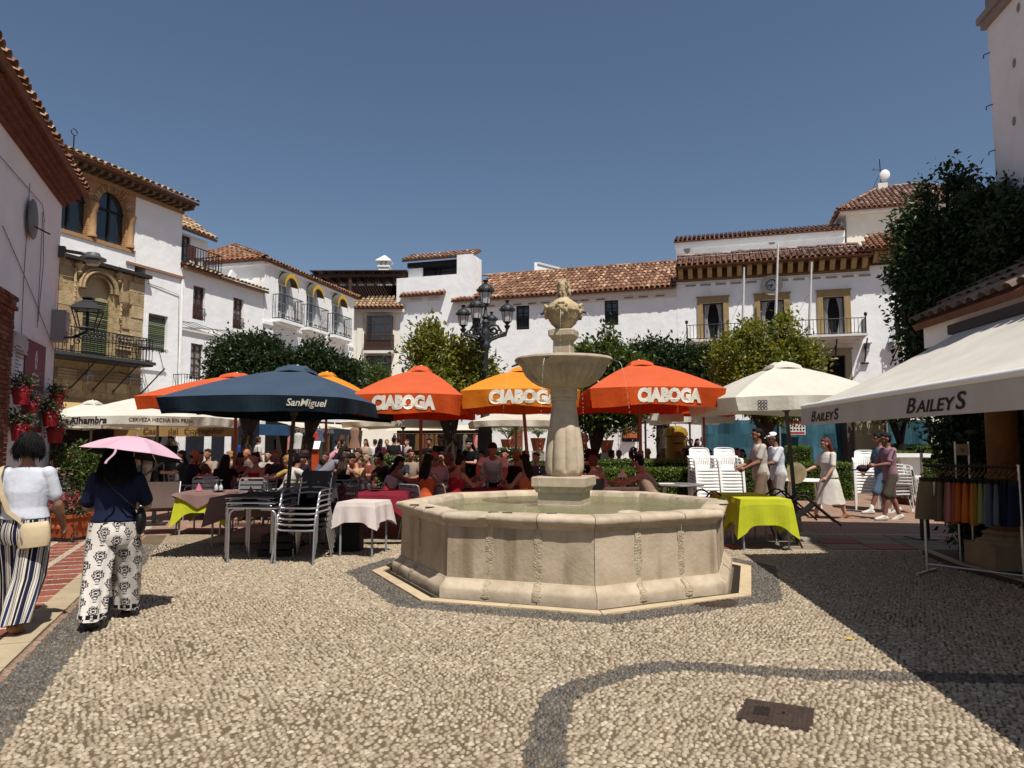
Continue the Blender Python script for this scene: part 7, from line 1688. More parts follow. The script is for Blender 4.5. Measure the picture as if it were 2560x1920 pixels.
t = thing("menu_stand", "tall black sloping menu stand beside the cream pole, right of the pink parasol", "menu stand", (X(397, 13.5), 13.5, 0), R(20))
mb = MB(); mb.box(-.035, .035, -.035, .035, 0, 1.02); mb.build("post", IRON, t); mb = MB(); mb.box(-.22, .22, -.2, .2, 0, .03); mb.build("foot", IRON, t); mb = MB(); mb.box(-.24, .24, -.17, .17, -.015, .015, M=Matrix.Translation((-.03, 0, 1.05)) @ Matrix.Rotation(R(-38), 4, 'Y')); mb.build("board", IRON, t)
t = thing("menu_board", "white tilted menu board on an orange stand, far back near the clothes stall", "menu stand", (X(788, 24), 24, 0)); zt_ = zpx(788, 1113, 24)
mb = MB(); mb.box(-.19, .19, -.17, .17, -.012, .012, M=Matrix.Translation((0, 0, zt_)) @ Matrix.Rotation(R(50), 4, 'X')); mb.build("board", PLWHITE, t); mb = MB(); mb.box(-.16, .16, -.03, .03, 0, zt_-.15); mb.build("stand", m_("orange_stand", '#a8401c', .6), t)
t = thing("letter_box", "yellow pillar post box with a domed hood behind the diners", "post box", (X(1687, 19.4), 19.4, 0)); zt_ = zpx(1687, 1064, 19.4); YEL = mat("post_yellow", '#8a711c', .45, .08, 4)
mb = MB(); mb.lathe([(.30, 0), (.30, .08), (.27, .1), (.27, zt_-.3)], 24); mb.build("body", YEL, t, 40); mb = MB(); mb.lathe([(.27, zt_-.3), (.33, zt_-.28), (.33, zt_-.2), (.28, zt_-.08), (.15, zt_-.02), (0, zt_)], 24); mb.build("hood", YEL, t, 40)
mb = MB(); mb.box(-.13, .13, -.29, -.268, zt_-.5, zt_-.46); mb.build("slot", IRON, t); mb = MB(); mb.tube([(.09*math.cos(a), -.275, zt_-.85+.09*math.sin(a)) for a in np.linspace(-.5, 4.2, 14)], .012, 5); mb.tube([(.04*math.cos(a), -.275, zt_-.85+.04*math.sin(a)) for a in np.linspace(0, 6.28, 10)], .01, 5); mb.box(-.09, .09, -.278, -.27, zt_-.73, zt_-.71); mb.build("horn_emblem", m_("dark_blue_print", '#26283a', .6), t)
t = thing("sign_board", "small beige notice panel on two metal uprights behind the garment rack", "sign", (X(2398, 9.0), 9.0, 0)); z0_, z1_ = zpx(2398, 1138, 9), zpx(2398, 1110, 9); w_ = .085
for sx in (-1, 1): mb = MB(); mb.tube([(sx*w_, 0, 0), (sx*w_, 0, z1_+.03)], .012, 8); mb.build("upright", ALU, t)
mb = MB(); mb.box(-w_+.004, w_-.004, -.012, .004, z0_, z1_); mb.build("panel", m_("beige_panel", '#a39684', .6, .05), t); mb = MB(); mb.box(-.03, .03, -.0135, -.0125, (z0_+z1_)/2, (z0_+z1_)/2+.012); mb.box(-.02, .025, -.0135, -.0125, (z0_+z1_)/2-.025, (z0_+z1_)/2-.014); mb.build("print", LTR_B, t)
t = thing("parasol_stand", "slim metal pole in a black foot beside the garment rack", "pole", (X(2297, 11.5), 11.5, 0)); mb = MB(); mb.tube([(0, 0, .5), (0, 0, 1.42)], .025, 8); mb.build("pole", ALU, t, 60); mb = MB(); mb.box(-.05, .05, -.05, .05, .03, .52); mb.box(-.22, .22, -.22, .22, 0, .03); mb.build("foot", IRON, t)
lp = thing("candelabra_lamp", "ornate black iron street lamp with five crowned lanterns", "street lamp", (X(1213, 17.5), 17.5, 0)); Yl = 17.5
zz = lambda y: zpx(1213, y, Yl)
mb = MB(); mb.lathe([(.32, 0), (.32, .25), (.24, .3), (.22, .9), (.27, .96), (.2, 1.05), (.17, zz(1085)), (.19, zz(1080)), (.13, zz(1062)), (.085, zz(1000)), (.075, zz(880)), (.10, zz(873)), (.13, zz(866)), (.11, zz(858)), (.07, zz(850)), (.12, zz(838)), (.08, zz(825)), (.06, zz(818)), (.11, zz(806)), (.06, zz(798)), (.10, zz(793)), (.05, zz(785)), (.03, zz(770))], 18); mb.build("column", DKGREY, lp, 50)
def crowned(c, s_, n):
 mb = MB(); x, y, z = c
 mb.lathe([(.03*s_, 0), (.06*s_, .05*s_), (.13*s_, .12*s_), (.16*s_, .13*s_)], 10, c, cap=False)
 for i in range(6): a = math.pi*i/3; mb.tube([(x+.15*s_*math.cos(a), y+.15*s_*math.sin(a), z+.13*s_), (x+.20*s_*math.cos(a), y+.20*s_*math.sin(a), z+.50*s_)], .010*s_, 4)
 fr_ = mb.build("lantern_frame", DKGREY, n)
 mb = MB(); mb.lathe([(.21*s_, .50*s_), (.25*s_, .52*s_), (.255*s_, .58*s_), (.22*s_, .68*s_), (.13*s_, .75*s_), (.05*s_, .78*s_), (.05*s_, .83*s_), (.09*s_, .90*s_), (.07*s_, .89*s_), (.0, .84*s_)], 14, c, fn=lambda r, z, th: r*(1+.12*(z > .85*s_)*math.cos(5*th)))
 for i in range(6): a = math.pi*i/3; mb.ell((x+.26*s_*math.cos(a), y+.26*s_*math.sin(a), z+.58*s_), (.035*s_, .035*s_, .06*s_), 6, 4)
 mb.build("lantern_hood", DKGREY, fr_, 50)
 mb = MB(); mb.lathe([(.135*s_, .14*s_), (.185*s_, .49*s_)], 6, c, cap=False); mb.build("lantern_glass", m_("lantern_glass", (.42, .44, .44), .1, .1, 2, spec=.7), fr_)
hp = lambda x, y: (P(x, y, Yl)-Vector(lp.location))
for (x, y0, dy, s_) in ((1158, 822, .0, .66), (1268, 814, 0, .70), (1194, 815, -.55, .70), (1227, 822, .55, .58)):
 e = hp(x, y0); e = Vector((e.x, dy, e.z)); hr = Vector((e.x, dy, 0)); L_ = hr.length; d = hr/L_; zb_ = zz(868)
 mb = MB(); pts = [Vector((0, 0, zb_)), d*L_*.25+Vector((0, 0, zb_+.18)), d*L_*.6+Vector((0, 0, zb_+.26)), d*L_*.92+Vector((0, 0, zb_+.30)), d*L_+Vector((0, 0, zb_+.46)), e+Vector((0, 0, -.04))]
 mb.tube(pts, [.045, .04, .035, .035, .03, .03], 7); scroll(mb, d*L_*.36+Vector((0, 0, zb_+.42)), .17, d, turns=1.6, t=.028); scroll(mb, d*L_*.66+Vector((0, 0, zb_+.38)), .10, d, turns=1.3, t=.024, s=-1); mb.lathe([(.03, -.10), (.07, -.03), (.08, .0), (.03, .02)], 10, e)
 for k in range(7): mb.ell(pts[1].lerp(pts[3], k/6)+Vector((0, 0, .05)), (.035, .035, .045), 6, 4)
 mb.build("arm", DKGREY, lp, 60); crowned(tuple(e), s_, lp)
crowned((0, 0, zz(770)), .78, lp)
TERR = mat("terracotta_planter", '#a3532f', .85, .15, 5, .3, 30)
GLF = leafmat("geranium_leaf", ['#2c3a20', '#3a4a28', '#24301a', '#44552e'], .2); FLW = mat("pink_red_petal", (1, 1, 1), .6, .2, 9, rand2=['#a82038', '#c23a5a', '#8c1830', '#cf6a86', '#b02a48']); FLP = mat("pale_petal", (1, 1, 1), .6, .2, 9, rand2=['#a8283c', '#b85068', '#8c2034', '#c98a9a'])
gp = G(150, 1356)
t = thing("planter", "square terracotta planter full of pink geraniums at the house corner", "planter", (gp.x, gp.y+.25, 0), R(-20)); mb = MB(); s4 = lambda a, z: [(-a, -a, z), (a, -a, z), (a, a, z), (-a, a, z)]
mb.loft([s4(.20, .06), s4(.235, .36), s4(.255, .37), s4(.255, .42), s4(.22, .42), s4(.2, .38)]); mb.build("pot", TERR, t); mb = MB(); mb.box(-.2, .2, -.2, .2, 0, .055); mb.build("saucer_stand", IRON, t)
mb = MB()
for x in (-.12, 0, .12): mb.ell((x, -.222, .22), (.05, .02, .045), 8, 5)
mb.build("relief", TERR, t); mb = MB(); scroll(mb, (.33, -.2, .08), .08, t=.012); mb.tube([(-.25, -.22, .05), (.35, -.22, .03)], .012, 5); mb.build("iron_trim", IRON, t)
leaves([(0, 0, .50), (.1, 0, .55), (-.1, .05, .5)], [(.27, .27, .14)]*3, 700, .07, GLF, "foliage", t, seed=3); leaves([(0, -.05, .56), (.12, -.05, .6), (-.12, -.05, .55)], [(.27, .26, .14)]*3, 900, .035, FLW, "flowers", t, seed=4, shell=.8)
t = thing("shrub", "dark green leafy shrub behind the white shirt, at the house corner", "plant", (gp.x-.25, gp.y+1.0, 0)); leaves([(0, 0, 1.05), (.1, 0, .8), (-.1, 0, 1.25)], [(.32, .3, .3)]*3, 1600, .075, LM, "foliage", t, seed=5)
mb = MB(); mb.lathe([(.14, 0), (.2, .45), (.21, .5), (.1, .5)], 14); mb.build("pot", PLWHITE, t, 40)
mb = MB(); mb.tube([(0, 0, .4), (.02, 0, .9)], .02, 6); mb.build("stem", BARK, t)
REDP = mat("red_plastic_pot", '#8a1018', .5, .06, 4, spec=.4)
for (px_, py_, w_, lb) in ((53, 992, 46, "red wall pot of geraniums, top of the left column under the plaque"), (77, 1024, 36, "red wall pot of geraniums half hidden between the left column pots"), (50, 1082, 48, "red wall pot of geraniums, lowest of the left column above the curly hair"), (142, 1003, 36, "red wall pot of geraniums, top of the right column beside the banner"), (126, 1048, 42, "red wall pot of geraniums, middle of the right column beside the banner"), (138, 1090, 42, "red wall pot of geraniums, lowest of the right column at the wall corner")):
 off = -.17; q = NL.px(px_, py_, off); w0 = NL.M @ Vector((q[0], off, q[1])); r_ = w_/FPX*w0.y/2
 t = thing("wall_pot", lb, "flower pot", (w0.x, w0.y, w0.z-r_*.85), group="red pots hung on the shaded wall"); mb = MB(); mb.lathe([(r_*.68, 0), (r_*.92, r_*1.5), (r_, r_*1.5), (r_, r_*1.75), (r_*.9, r_*1.75), (r_*.85, r_*1.6), (0, r_*1.6)], 18); mb.build("pot", REDP, t, 40)
 leaves([(0, 0, r_*2.1), (0, 0, r_*2.4)], [(r_*.95, r_*.95, r_*.55)]*2, 520, r_*.34, GLF, "foliage", t, seed=int(px_)); leaves([(r_*.7, -r_*.4, r_*1.9), (0, 0, r_*2.2)], [(r_*.8, r_*.8, r_*.7), (r_, r_, r_*.5)], 170, r_*.20, FLP, "flowers", t, seed=int(px_)+1, shell=.8)
 mb = MB(); d = NL.M.to_3x3() @ Vector((0, 1, 0)); mb.tube([d*r_*.9+Vector((0, 0, r_*1.2)), d*.17+Vector((0, 0, r_*1.2))], .008, 5); mb.build("hook", IRON, t)
w = ws[5]; q = LBF.M @ Vector(((w[0]+w[1])/2, -.16, w[2]+.25)); t = thing("window_box", "box of yellow and red flowers on the barred ground floor window", "plant", q); mb = MB(); mb.box(-.3, .3, -.1, .1, -.1, .08); mb.build("box", TERR, t); leaves([(-.15, 0, .2), (.15, 0, .2)], [(.25, .14, .2)]*2, 300, .06, mat("yellow_red_petal", (1, 1, 1), .7, .1, 3, rand2=['#b09a3a', '#9a3a2a', '#4a5a24', '#c0a84a']), "flowers", t, seed=6)
r0, r1 = P(2306, 1160, 8.5), P(2545, 1160, 7.75); zr = zpx(2306, 1163, 8.5)
t = thing("garment_rack", "chrome garment rack hung with coloured shorts under the awning", "clothes rack", (r0.x, r0.y, 0)); ex = Vector((r1.x-r0.x, r1.y-r0.y, 0)); ed = ex.normalized()
for k, p in enumerate((Vector((0, 0, 0)), ex)):
 mb = MB(); mb.tube([p, p+Vector((0, 0, zr+.03))], .016, 10); mb.build("upright", ALU, t, 60); mb = MB(); nn = Vector((-ed.y, ed.x, 0)); mb.tube([p-nn*.28+Vector((0, 0, .03)), p+nn*.28+Vector((0, 0, .03))], .016, 8); mb.build("foot", ALU, t, 60)
mb = MB(); mb.tube([Vector((0, 0, zr)), ex+Vector((0, 0, zr))], .016, 10); mb.build("rail", IRON, t, 60); mb = MB(); mb.tube([Vector((0, 0, .12)), ex+Vector((0, 0, .12))], .012, 8); mb.build("lower_bar", ALU, t, 60)
cols_ = [('#7a6a54', "khaki shorts at the open end of the rack, facing the camera"), ('#5d4a40', "brown shorts, next to the khaki pair"), ('#6e5a50', "taupe shorts on the garment rack"), ('#7c5a58', "dusty mauve shorts on the garment rack"), ('#a8706c', "salmon pink shorts on the garment rack"), ('#8a4a40', "brick red shorts on the garment rack"), ('#a85a2c', "burnt orange shorts on the garment rack"), ('#b5642c', "bright orange shorts on the garment rack"), ('#a8702e', "amber shorts on the garment rack"), ('#84662a', "mustard shorts on the garment rack"), ('#7d8a58', "sage green shorts on the garment rack"), ('#5e6a70', "grey blue shorts, next to the sage green pair"), ('#4c5866', "slate blue shorts on the garment rack"), ('#5a6672', "pale blue shorts on the garment rack"), ('#15161c', "black shorts on the garment rack"), ('#161f33', "dark navy shorts on the garment rack"), ('#1a2740', "navy shorts at the shop end of the rack")]
L_ = ex.length
for i, (hx, lb) in enumerate(cols_):
 f = .15+.82*i/(len(cols_)-1); p = r0+ex*f; t = thing("hanging_shorts", lb, "shorts", (p.x, p.y, zr), math.atan2(ed.y, ed.x)+R(90 if i else 18)+rnd.uniform(-.15, .15), "shorts on the garment rack")
 fm = fabric("cotton_"+hx[1:], hx, .03, bump=.4)
 mb = MB(); mb.tube([(0, 0, .015), (.015, 0, .03), (.03, 0, .0), (0, 0, -.05)], .004, 4); mb.tube([(-.17, 0, -.11), (0, 0, -.05), (.17, 0, -.11)], .008, 5); mb.build("hanger", m_("hanger_wood", '#6e5238', .6), t)
 w_ = .19; zt_ = -.17; mb = MB()
 for sx in (-1, 1):
  rings = []
  for z, a, b, cx in ((zt_, .088, .02, .086), (zt_-.08, .098, .032, .096), (zt_-.2, .105, .036, .108), (zt_-.33, .108, .036, .122), (zt_-.46+rnd.uniform(-.02, .02), .112, .034, .130)):
   rings.append([(sx*cx+a*math.cos(th), b*math.sin(th)*(1+.25*math.sin(3*th+z*9)), z) for th in np.linspace(0, 2*math.pi, 13)[:-1]])
  mb = MB(); mb.loft(rings); mb.build("shorts_leg", fm, t, 60)
 mb = MB(); mb.loft([[(.18*math.cos(th), .026*math.sin(th), z) for th in np.linspace(0, 2*math.pi, 15)[:-1]] for z in (zt_+.03, zt_-.02)]); mb.build("waistband", m_("dark_band", '#2c2622', .8), t, 60)
 if i == 0: mb = MB(); mb.box(-.03, .02, -.055, -.05, zt_-.18, zt_-.02); mb.build("price_tag", PLWHITE, t)
for (px_, y0, y1, Y, hx, lb) in ((740, 1085, 1102, 27, '#b09a2a', "yellow dress hanging at the far clothes stall"), (748, 1082, 1122, 26.5, '#b8b6b0', "white dress on a stand at the far clothes stall"), (786, 1078, 1098, 26, '#a0382a', "orange red dress hanging at the far clothes stall"), (800, 1072, 1105, 26.4, '#4c5666', "grey blue dress hanging at the far clothes stall"), (888, 1068, 1120, 26, '#8a6a58', "tan scarf hanging on a post at the far clothes stall")):
 z0_, z1_ = zpx(px_, y1, Y), zpx(px_, y0, Y); t = thing("hanging_dress", lb, "clothing", (X(px_, Y), Y, 0), group="clothes on the far stall"); mb = MB(); h = z1_-z0_
 mb.loft([[(a*math.cos(th)*(1+.15*math.sin(5*th)), a*.35*math.sin(th), z) for th in np.linspace(0, 2*math.pi, 13)[:-1]] for z, a in ((z0_, .22), (z0_+h*.5, .13), (z0_+h*.8, .17), (z1_-.04, .15), (z1_, .05))]); mb.build("dress", fabric("stall_"+hx[1:], hx, .1), t, 60); mb = MB(); mb.tube([(0, 0.05, 0), (0, .05, z1_+.1)], .02, 6); mb.build("stand", IRON, t)
pz = P(1275, 1090, 26); t = thing("brick_pier", "brick pier with white joints behind the potted palm", "pillar", (pz.x+.25, 26, 0))
mb = MB(); mb.box(-.2, .2, .02, .4, 0, 2.5); mb.build("core", MORT, t)
for j in range(30):
 for k in range(2): mb = MB(); sh = .1 if j % 2 else 0; mb.box(max(-.22, -.22+.22*k-sh+.004), min(.22, -.22+.22*(k+1)-sh-.004)+(.1 if (k == 1 and j % 2) else 0), 0, .1, .02+.08*j, .09+.08*j); mb.build("brick", BRICK, t)
for (fr_, x0, x1, y0, nn, lb, sd) in ((AH, .6, 6.2, -1.1, 26, "crowded clothes stall in front of the arched window house", 3), (LBF, -13.6, -9.2, -1.6, 18, "dim clothes stall along the foot of the terrace tower house", 4)):
 t = tag(link("clothes_stall", None, None, fr_.M), lb, "market stall"); g = random.Random(sd)
 mb = MB(); mb.box(x0, x1, y0+.75, y0+.8, 0, 2.15); mb.build("back_cloth", m_("stall_back", '#2a2422', .9, .3, 3), t)
 mb = MB(); mb.tube([(x0, y0+.35, 1.95), (x1, y0+.35, 1.95)], .02, 6); mb.build("rail", ALUD, t)
 mb = MB(); mb.quad((x0-.1, y0-.3, 2.1), (x1+.1, y0-.3, 2.1), (x1+.1, y0+.8, 2.35), (x0-.1, y0+.8, 2.35)); mb.build("canvas_roof", FABS['white2'], t)
 for i in range(nn):
  x = x0+.1+(x1-x0-.2)*i/(nn-1); h = g.uniform(.6, 1.25); w_ = g.uniform(.09, .16); mb = MB()
  mb.loft([[(x+a*math.cos(th)*(1+.2*math.sin(4*th)), y0+.3+a*.5*math.sin(th), z) for th in np.linspace(0, 2*math.pi, 9)[:-1]] for z, a in ((1.88-h, w_), (1.88-h*.4, w_*.8), (1.85, w_*.9), (1.93, .02))])
  mb.build("garment", clothm2(g.choice(['#8a3a30', '#b8b4ac', '#3c4656', '#a88a6a', '#2a2a2c', '#b0706a', '#6a7a5a', '#c2bcb2', '#7a2a3a', '#4a5f78', '#9c8a50'])), t, 60)
# ================================================================ people
SKINS = dict(a=mat("skin_light", '#b08872', .55, .08, 6., spec=.35), b=mat("skin_tan", '#936a54', .55, .08, 6., spec=.35), c=mat("skin_olive", '#80594a', .55, .08, 6., spec=.35), r=mat("skin_red", '#9c6450', .55, .08, 6., spec=.35))
HAIRM = dict(k=mat("black_hair", '#0c0a0a', .6, .3, 30., .5, 60, spec=.18, stretch=(3, 3, .5)), b=mat("brown_hair", '#2a1810', .5, .3, 30., .5, 60, stretch=(3, 3, .5)), r=mat("auburn_hair", '#5a2014', .5, .3, 30., .5, 60, stretch=(3, 3, .5)), g=mat("grey_hair", '#6a6560', .55, .2, 30., .5, 60), y=mat("blond_hair", '#8a6838', .5, .2, 30., .5, 60))
EYE_ = mat("eye_dark", '#1a1210', .25); LIP = mat("lip", '#7a3a34', .5)
def clothm(h):
 k = "cloth_"+h[1:]
 if k not in MT: MT[k] = mat(k, h, .85, .08, 4., .5, 11., spec=.15)
 return MT[k]
def rx(v, a): c, s = math.cos(a), math.sin(a); return Vector((v[0], v[1]*c-v[2]*s, v[1]*s+v[2]*c))
class Body:
 def __init__(s, H=1.7, fem=0, g=1.0, lean=0, legs=((0, 2, 0), (0, 2, 0)), arms=((5, 8, 12, 0), (5, 8, 12, 0)), seat=None, turn=0, nod=0, voxel=.016, toe=(0, 0)):
  s.H, s.fem, s.g, s.voxel = H, fem, g, voxel; lean = R(lean); s.t = Vector((0, math.sin(lean), math.cos(lean))); s.f = Vector((0, math.cos(lean), -math.sin(lean)))
  s.leg = []; X_ = Vector((1, 0, 0))
  for k, (fx, ab, kn) in enumerate(legs):
   sx = -1 if k == 0 else 1; a, b = R(fx), R(ab); hj = Vector((sx*.05*H*g, 0, 0))
   th = Vector((sx*math.sin(b), math.sin(a)*math.cos(b), -math.cos(a)*math.cos(b))); e = a-R(kn)
   sh = Vector((sx*math.sin(b)*.4, math.sin(e), -math.cos(e))).normalized(); kneej = hj+th*.245*H; s.leg.append([hj, kneej, kneej+sh*.235*H, e])
  dz = (seat+.055*H*g) if seat is not None else .043*H-min(l[2].z for l in s.leg)
  s.o = Vector((0, 0, dz))
  for l in s.leg:
   for i in range(3): l[i] = l[i]+s.o
  s.neck = s.o+s.t*.322*H; hl = lean*.45+R(nod); hd = Vector((0, math.sin(hl), math.cos(hl))); s.hd = hd
  s.head = s.neck+hd*.096*H+Vector((0, .012*H, 0)); s.HM = Matrix.Rotation(R(turn), 3, 'Z') @ Matrix.Rotation(-hl, 3, 'X')
  s.arm = []
  for k, (fx, ab, el, inw) in enumerate(arms):
   sx = -1 if k == 0 else 1; a, b = R(fx), R(ab); sj = s.o+s.t*.285*H+X_*(sx*(.098 if fem else .108)*H*(.55+.45*g))
   up = Vector((sx*math.sin(b), math.sin(a)*math.cos(b), -math.cos(a)*math.cos(b))); e = a+R(el); i = R(inw)
   fo = Vector((-sx*math.sin(i), math.sin(e)*math.cos(i), -math.cos(e)*math.cos(i))); ej = sj+up*.17*H; s.arm.append([sj, ej, ej+fo*.145*H, fo])
 def ring(s, h, rx_, ry_, n=18, fwd=0): c = s.o+s.t*(h*s.H)+s.f*(fwd*s.H); return [c+Vector((1, 0, 0))*(rx_*s.H*math.cos(a))+s.f*(ry_*s.H*math.sin(a)) for a in np.linspace(0, 2*math.pi, n+1)[:-1]]
 def torso(s, mb, off=0., lo=-.06, hi=.33):
  g, f = s.g, s.fem
  T = [(-.06, .085*g, .066*g, 0), (0, (.103 if f else .096)*g, .076*g, -.004), (.05, (.095 if f else .092)*g, .068*g, 0), (.11, (.078 if f else .085)*g, .058*g, .002), (.19, (.088 if f else .098)*g**.7, .067*g, .008*f), (.25, (.092 if f else .105)*g**.5, .06, .004*f), (.29, (.08 if f else .088), .046, 0), (.315, .045, .037, -.003), (.33, .034, .034, 0)]
  mb.loft([s.ring(h, a+off/s.H, b+off/s.H, fwd=w) for h, a, b, w in T if lo-1e-6 <= h <= hi+1e-6])
 def skin(s, full=True, fine=False):
  H, g = s.H, s.g; mb = MB(); s.torso(mb, -.004)
  mb.capsule(s.neck-s.hd*.02*H, s.neck+s.hd*.06*H, .033*H, .030*H)
  M = s.HM; hc = s.head; q = lambda x, y, z: hc+M @ Vector((x*H, y*H, z*H))
  mb.ell(q(0, -.006, .012), (.045*H, .056*H, .054*H), 14, 10, M=M); mb.ell(q(0, .012, -.022), (.036*H, .040*H, .046*H), 12, 8, M=M)
  mb.capsule(q(0, .046, .006), q(0, .060, -.014), .006*H, .0105*H, 7)
  mb.ell(q(0, .047, -.038), (.015*H, .012*H, .007*H), 8, 5, M=M); mb.ell(q(0, .040, -.058), (.014*H, .014*H, .012*H), 8, 5, M=M)
  for sx in (-1, 1): mb.ell(q(sx*.046, -.004, -.004), (.007*H, .014*H, .020*H), 8, 6, M=M); mb.ell(q(sx*.018, .045, .016), (.014*H, .008*H, .006*H), 7, 5, M=M)
  for sj, ej, wj, fo in s.arm:
   k = (.9 if s.fem else 1)*g**.5; mb.capsule(sj, ej, .031*H*k, .024*H*k); mb.capsule(ej, ej.lerp(wj, .35), .0245*H*k, .025*H*k); mb.capsule(ej.lerp(wj, .35), wj, .025*H*k, .0155*H*k)
   s.hand(mb, wj, fo, sj, fine)
  for i, (hj, kj, aj, e) in enumerate(s.leg):
   mb.capsule(hj, kj, .052*H*g, .034*H*g**.5); cf = kj.lerp(aj, .3)-Vector((0, math.cos(e), math.sin(e)))*.008*H; mb.capsule(kj, cf, .033*H*g**.5, .0345*H*g**.5); mb.capsule(cf, aj, .0345*H*g**.5, .021*H)
   s.foot(mb, i, .0)
  return remesh(mb, "body", SKINS['a'], s.voxel, 3, .5)
 def hand(s, mb, w, fo, sj, fine=False):
  H = s.H; sd = Vector((0, 1, 0)) if abs(fo.y) < .8 else Vector((0, 0, 1)); sd = (sd-fo*sd.dot(fo)).normalized(); nr = fo.cross(sd); inn = 1 if (nr.x*(w.x) < 0) else -1; nr = nr*inn
  pc = w+fo*.03*H; mb.capsule(w, pc, .0145*H, .017*H, 8); mb.capsule(pc+sd*.012*H, pc-sd*.012*H, .013*H, .012*H, 8)
  for k, (o_, l_) in enumerate(((.019, .040), (.007, .046), (-.005, .043), (-.017, .033))):
   b = pc+sd*o_*H+fo*.010*H; m = b+(fo*.9+nr*.35).normalized()*l_*.55*H; e = m+(fo*.55+nr*.85).normalized()*l_*.45*H
   mb.capsule(b, m, .0062*H, .0056*H, 6); mb.capsule(m, e, .0056*H, .0046*H, 6)
  b = w+fo*.014*H+sd*.014*H; m = b+(sd*.8+fo*.6+nr*.3).normalized()*.022*H; mb.capsule(b, m, .0075*H, .0065*H, 6); mb.capsule(m, m+(fo*.9+nr*.4).normalized()*.018*H, .0062*H, .005*H, 6)
 def foot(s, mb, i, off, sole=0):
  H = s.H; hj, kj, aj, e = s.leg[i]; p = max(-.9, min(.5, e)) if e < -.25 else 0; d = Vector((0, math.cos(p*.8), math.sin(p*.8))); dn = Vector((0, math.sin(p*.8), -math.cos(p*.8)))
  mb.capsule(aj-d*.022*H+dn*.018*H, aj+d*.06*H+dn*.022*H, .022*H+off, .021*H+off, 9); mb.capsule(aj+d*.06*H+dn*.022*H, aj+d*.098*H+dn*.027*H, .021*H+off, .016*H+off, 9); mb.capsule(aj, aj+d*.04*H+dn*.015*H, .022*H+off, .02*H+off, 9)
 def shirt(s, sleeve=.55, lo=0.0, off=.016, hi=.315, sl_r=.012, tank=False):
  mb = MB(); H = s.H; s.torso(mb, off, lo, hi)
  for sj, ej, wj, fo in s.arm:
   k = (.9 if s.fem else 1)*s.g**.5; r0, r1 = .031*H*k+sl_r, .026*H*k+sl_r
   if tank: mb.capsule(sj+Vector((-sj.x*.35, 0, 0))-s.t*.01, s.neck-s.t*.035*H+Vector((sj.x*.3, 0, 0)), .02, .02, 8); continue
   if sleeve <= 1: mb.capsule(sj, sj.lerp(ej, sleeve), r0, r1+.006)
   else: mb.capsule(sj, ej, r0, r1); mb.capsule(ej, ej.lerp(wj, sleeve-1), r1, r1-.004)
   mb.capsule(sj, s.neck-s.t*.03*H+Vector((sj.x*.25, 0, 0)), r0*.95, .02, 8)
  return remesh(mb, "shirt", [], s.voxel, 3, .5)
 def trousers(s, frac=2.0, off=.014, flare=0.):
  mb = MB(); H, g = s.H, s.g; s.torso(mb, off-.004, -.06, .06 if frac < 3 else .06)
  for hj, kj, aj, e in s.leg:
   mb.capsule(hj, hj.lerp(kj, min(1, frac)), .053*H*g+off, .040*H*g**.5+off+(.012 if frac < 1 else 0))
   if frac > 1: mb.capsule(kj, kj.lerp(aj, min(1, frac-1)), .040*H*g**.5+off, .030*H+off+flare)
   mb.capsule(hj, s.o, .055*H*g, .06*H*g)
  return remesh(mb, "trousers", [], s.voxel, 3, .5)
 def skirt(s, zlo, flare, hipw=.115):
  H = s.H; mb = MB(); rings = []; cx = sum((l[2].y for l in s.leg))/2; n = 48
  for k in range(9):
   f = k/8; z = (s.o.z+.05*H)*(1-f)+zlo*f; rr = (.082+.03*min(1, f*4)+flare*f)*H
   rings.append([(rr*1.0*math.cos(a)*(1+.05*f*math.sin(9*a)+.04*f*math.sin(5*a+1)), cx*f*.8+rr*(.8+.25*f)*math.sin(a)*(1+.05*f*math.sin(9*a+2)), z+.012*f*math.sin(7*a)) for a in np.linspace(0, 2*math.pi, n+1)[:-1]])
  mb.loft(rings); return mb.mesh("skirt", [], 60)
 def hair(s, kind, seed=0):
  H = s.H; M = s.HM; hc = s.head; q = lambda x, y, z: hc+M @ Vector((x*H, y*H, z*H)); mb = MB(); g = random.Random(seed)
  if kind == 'bald': mb.ell(q(0, -.022, -.012), (.0475*H, .04*H, .03*H), 12, 8, M=M)
  else:
   mb.ell(q(0, -.014, .022), (.0495*H, .056*H, .052*H), 14, 10, M=M); mb.ell(q(0, -.028, -.006), (.046*H, .038*H, .045*H), 12, 8, M=M); mb.ell(q(0, .026, .05), (.034*H, .024*H, .018*H), 10, 6, M=M)
  if kind in ('long', 'pony'):
   for sx in ((-1, 0, 1) if kind == 'long' else (0,)):
    a = q(sx*.03, -.03, -.01); b = s.neck-s.f*.05*H+Vector((sx*.035*H, -.0, -.02*H)); c = b-s.t*(.09+.03*g.random())*H; mb.capsule(a, b, .028*H, .03*H, 9); mb.capsule(b, c, .03*H, .012*H, 9)
  if kind == 'bun': mb.ell(q(0, -.05, .055), (.026*H, .026*H, .026*H), 10, 7)
  if kind in ('curly', 'long'):
   for _ in range(26 if kind == 'curly' else 8):
    a = g.uniform(0, 6.28); e = g.uniform(-.3, 1.3); mb.ell(q(.046*math.cos(a)*math.cos(e), -.014+.05*math.sin(a)*math.cos(e)*(1 if math.sin(a) < 0 else .75), .022+.05*math.sin(e)), (.016*H, .016*H, .014*H), 7, 5)
  return remesh(mb, "hair", [], max(.010, s.voxel*.75), 2, .5)
 def cap(s, M_): pass
def put(root, name, me, m):
 o = link(name, me, root); 
 if len(me.materials) == 0: me.materials.append(m)
 o.material_slots[0].link = 'OBJECT'; o.material_slots[0].material = m; return o
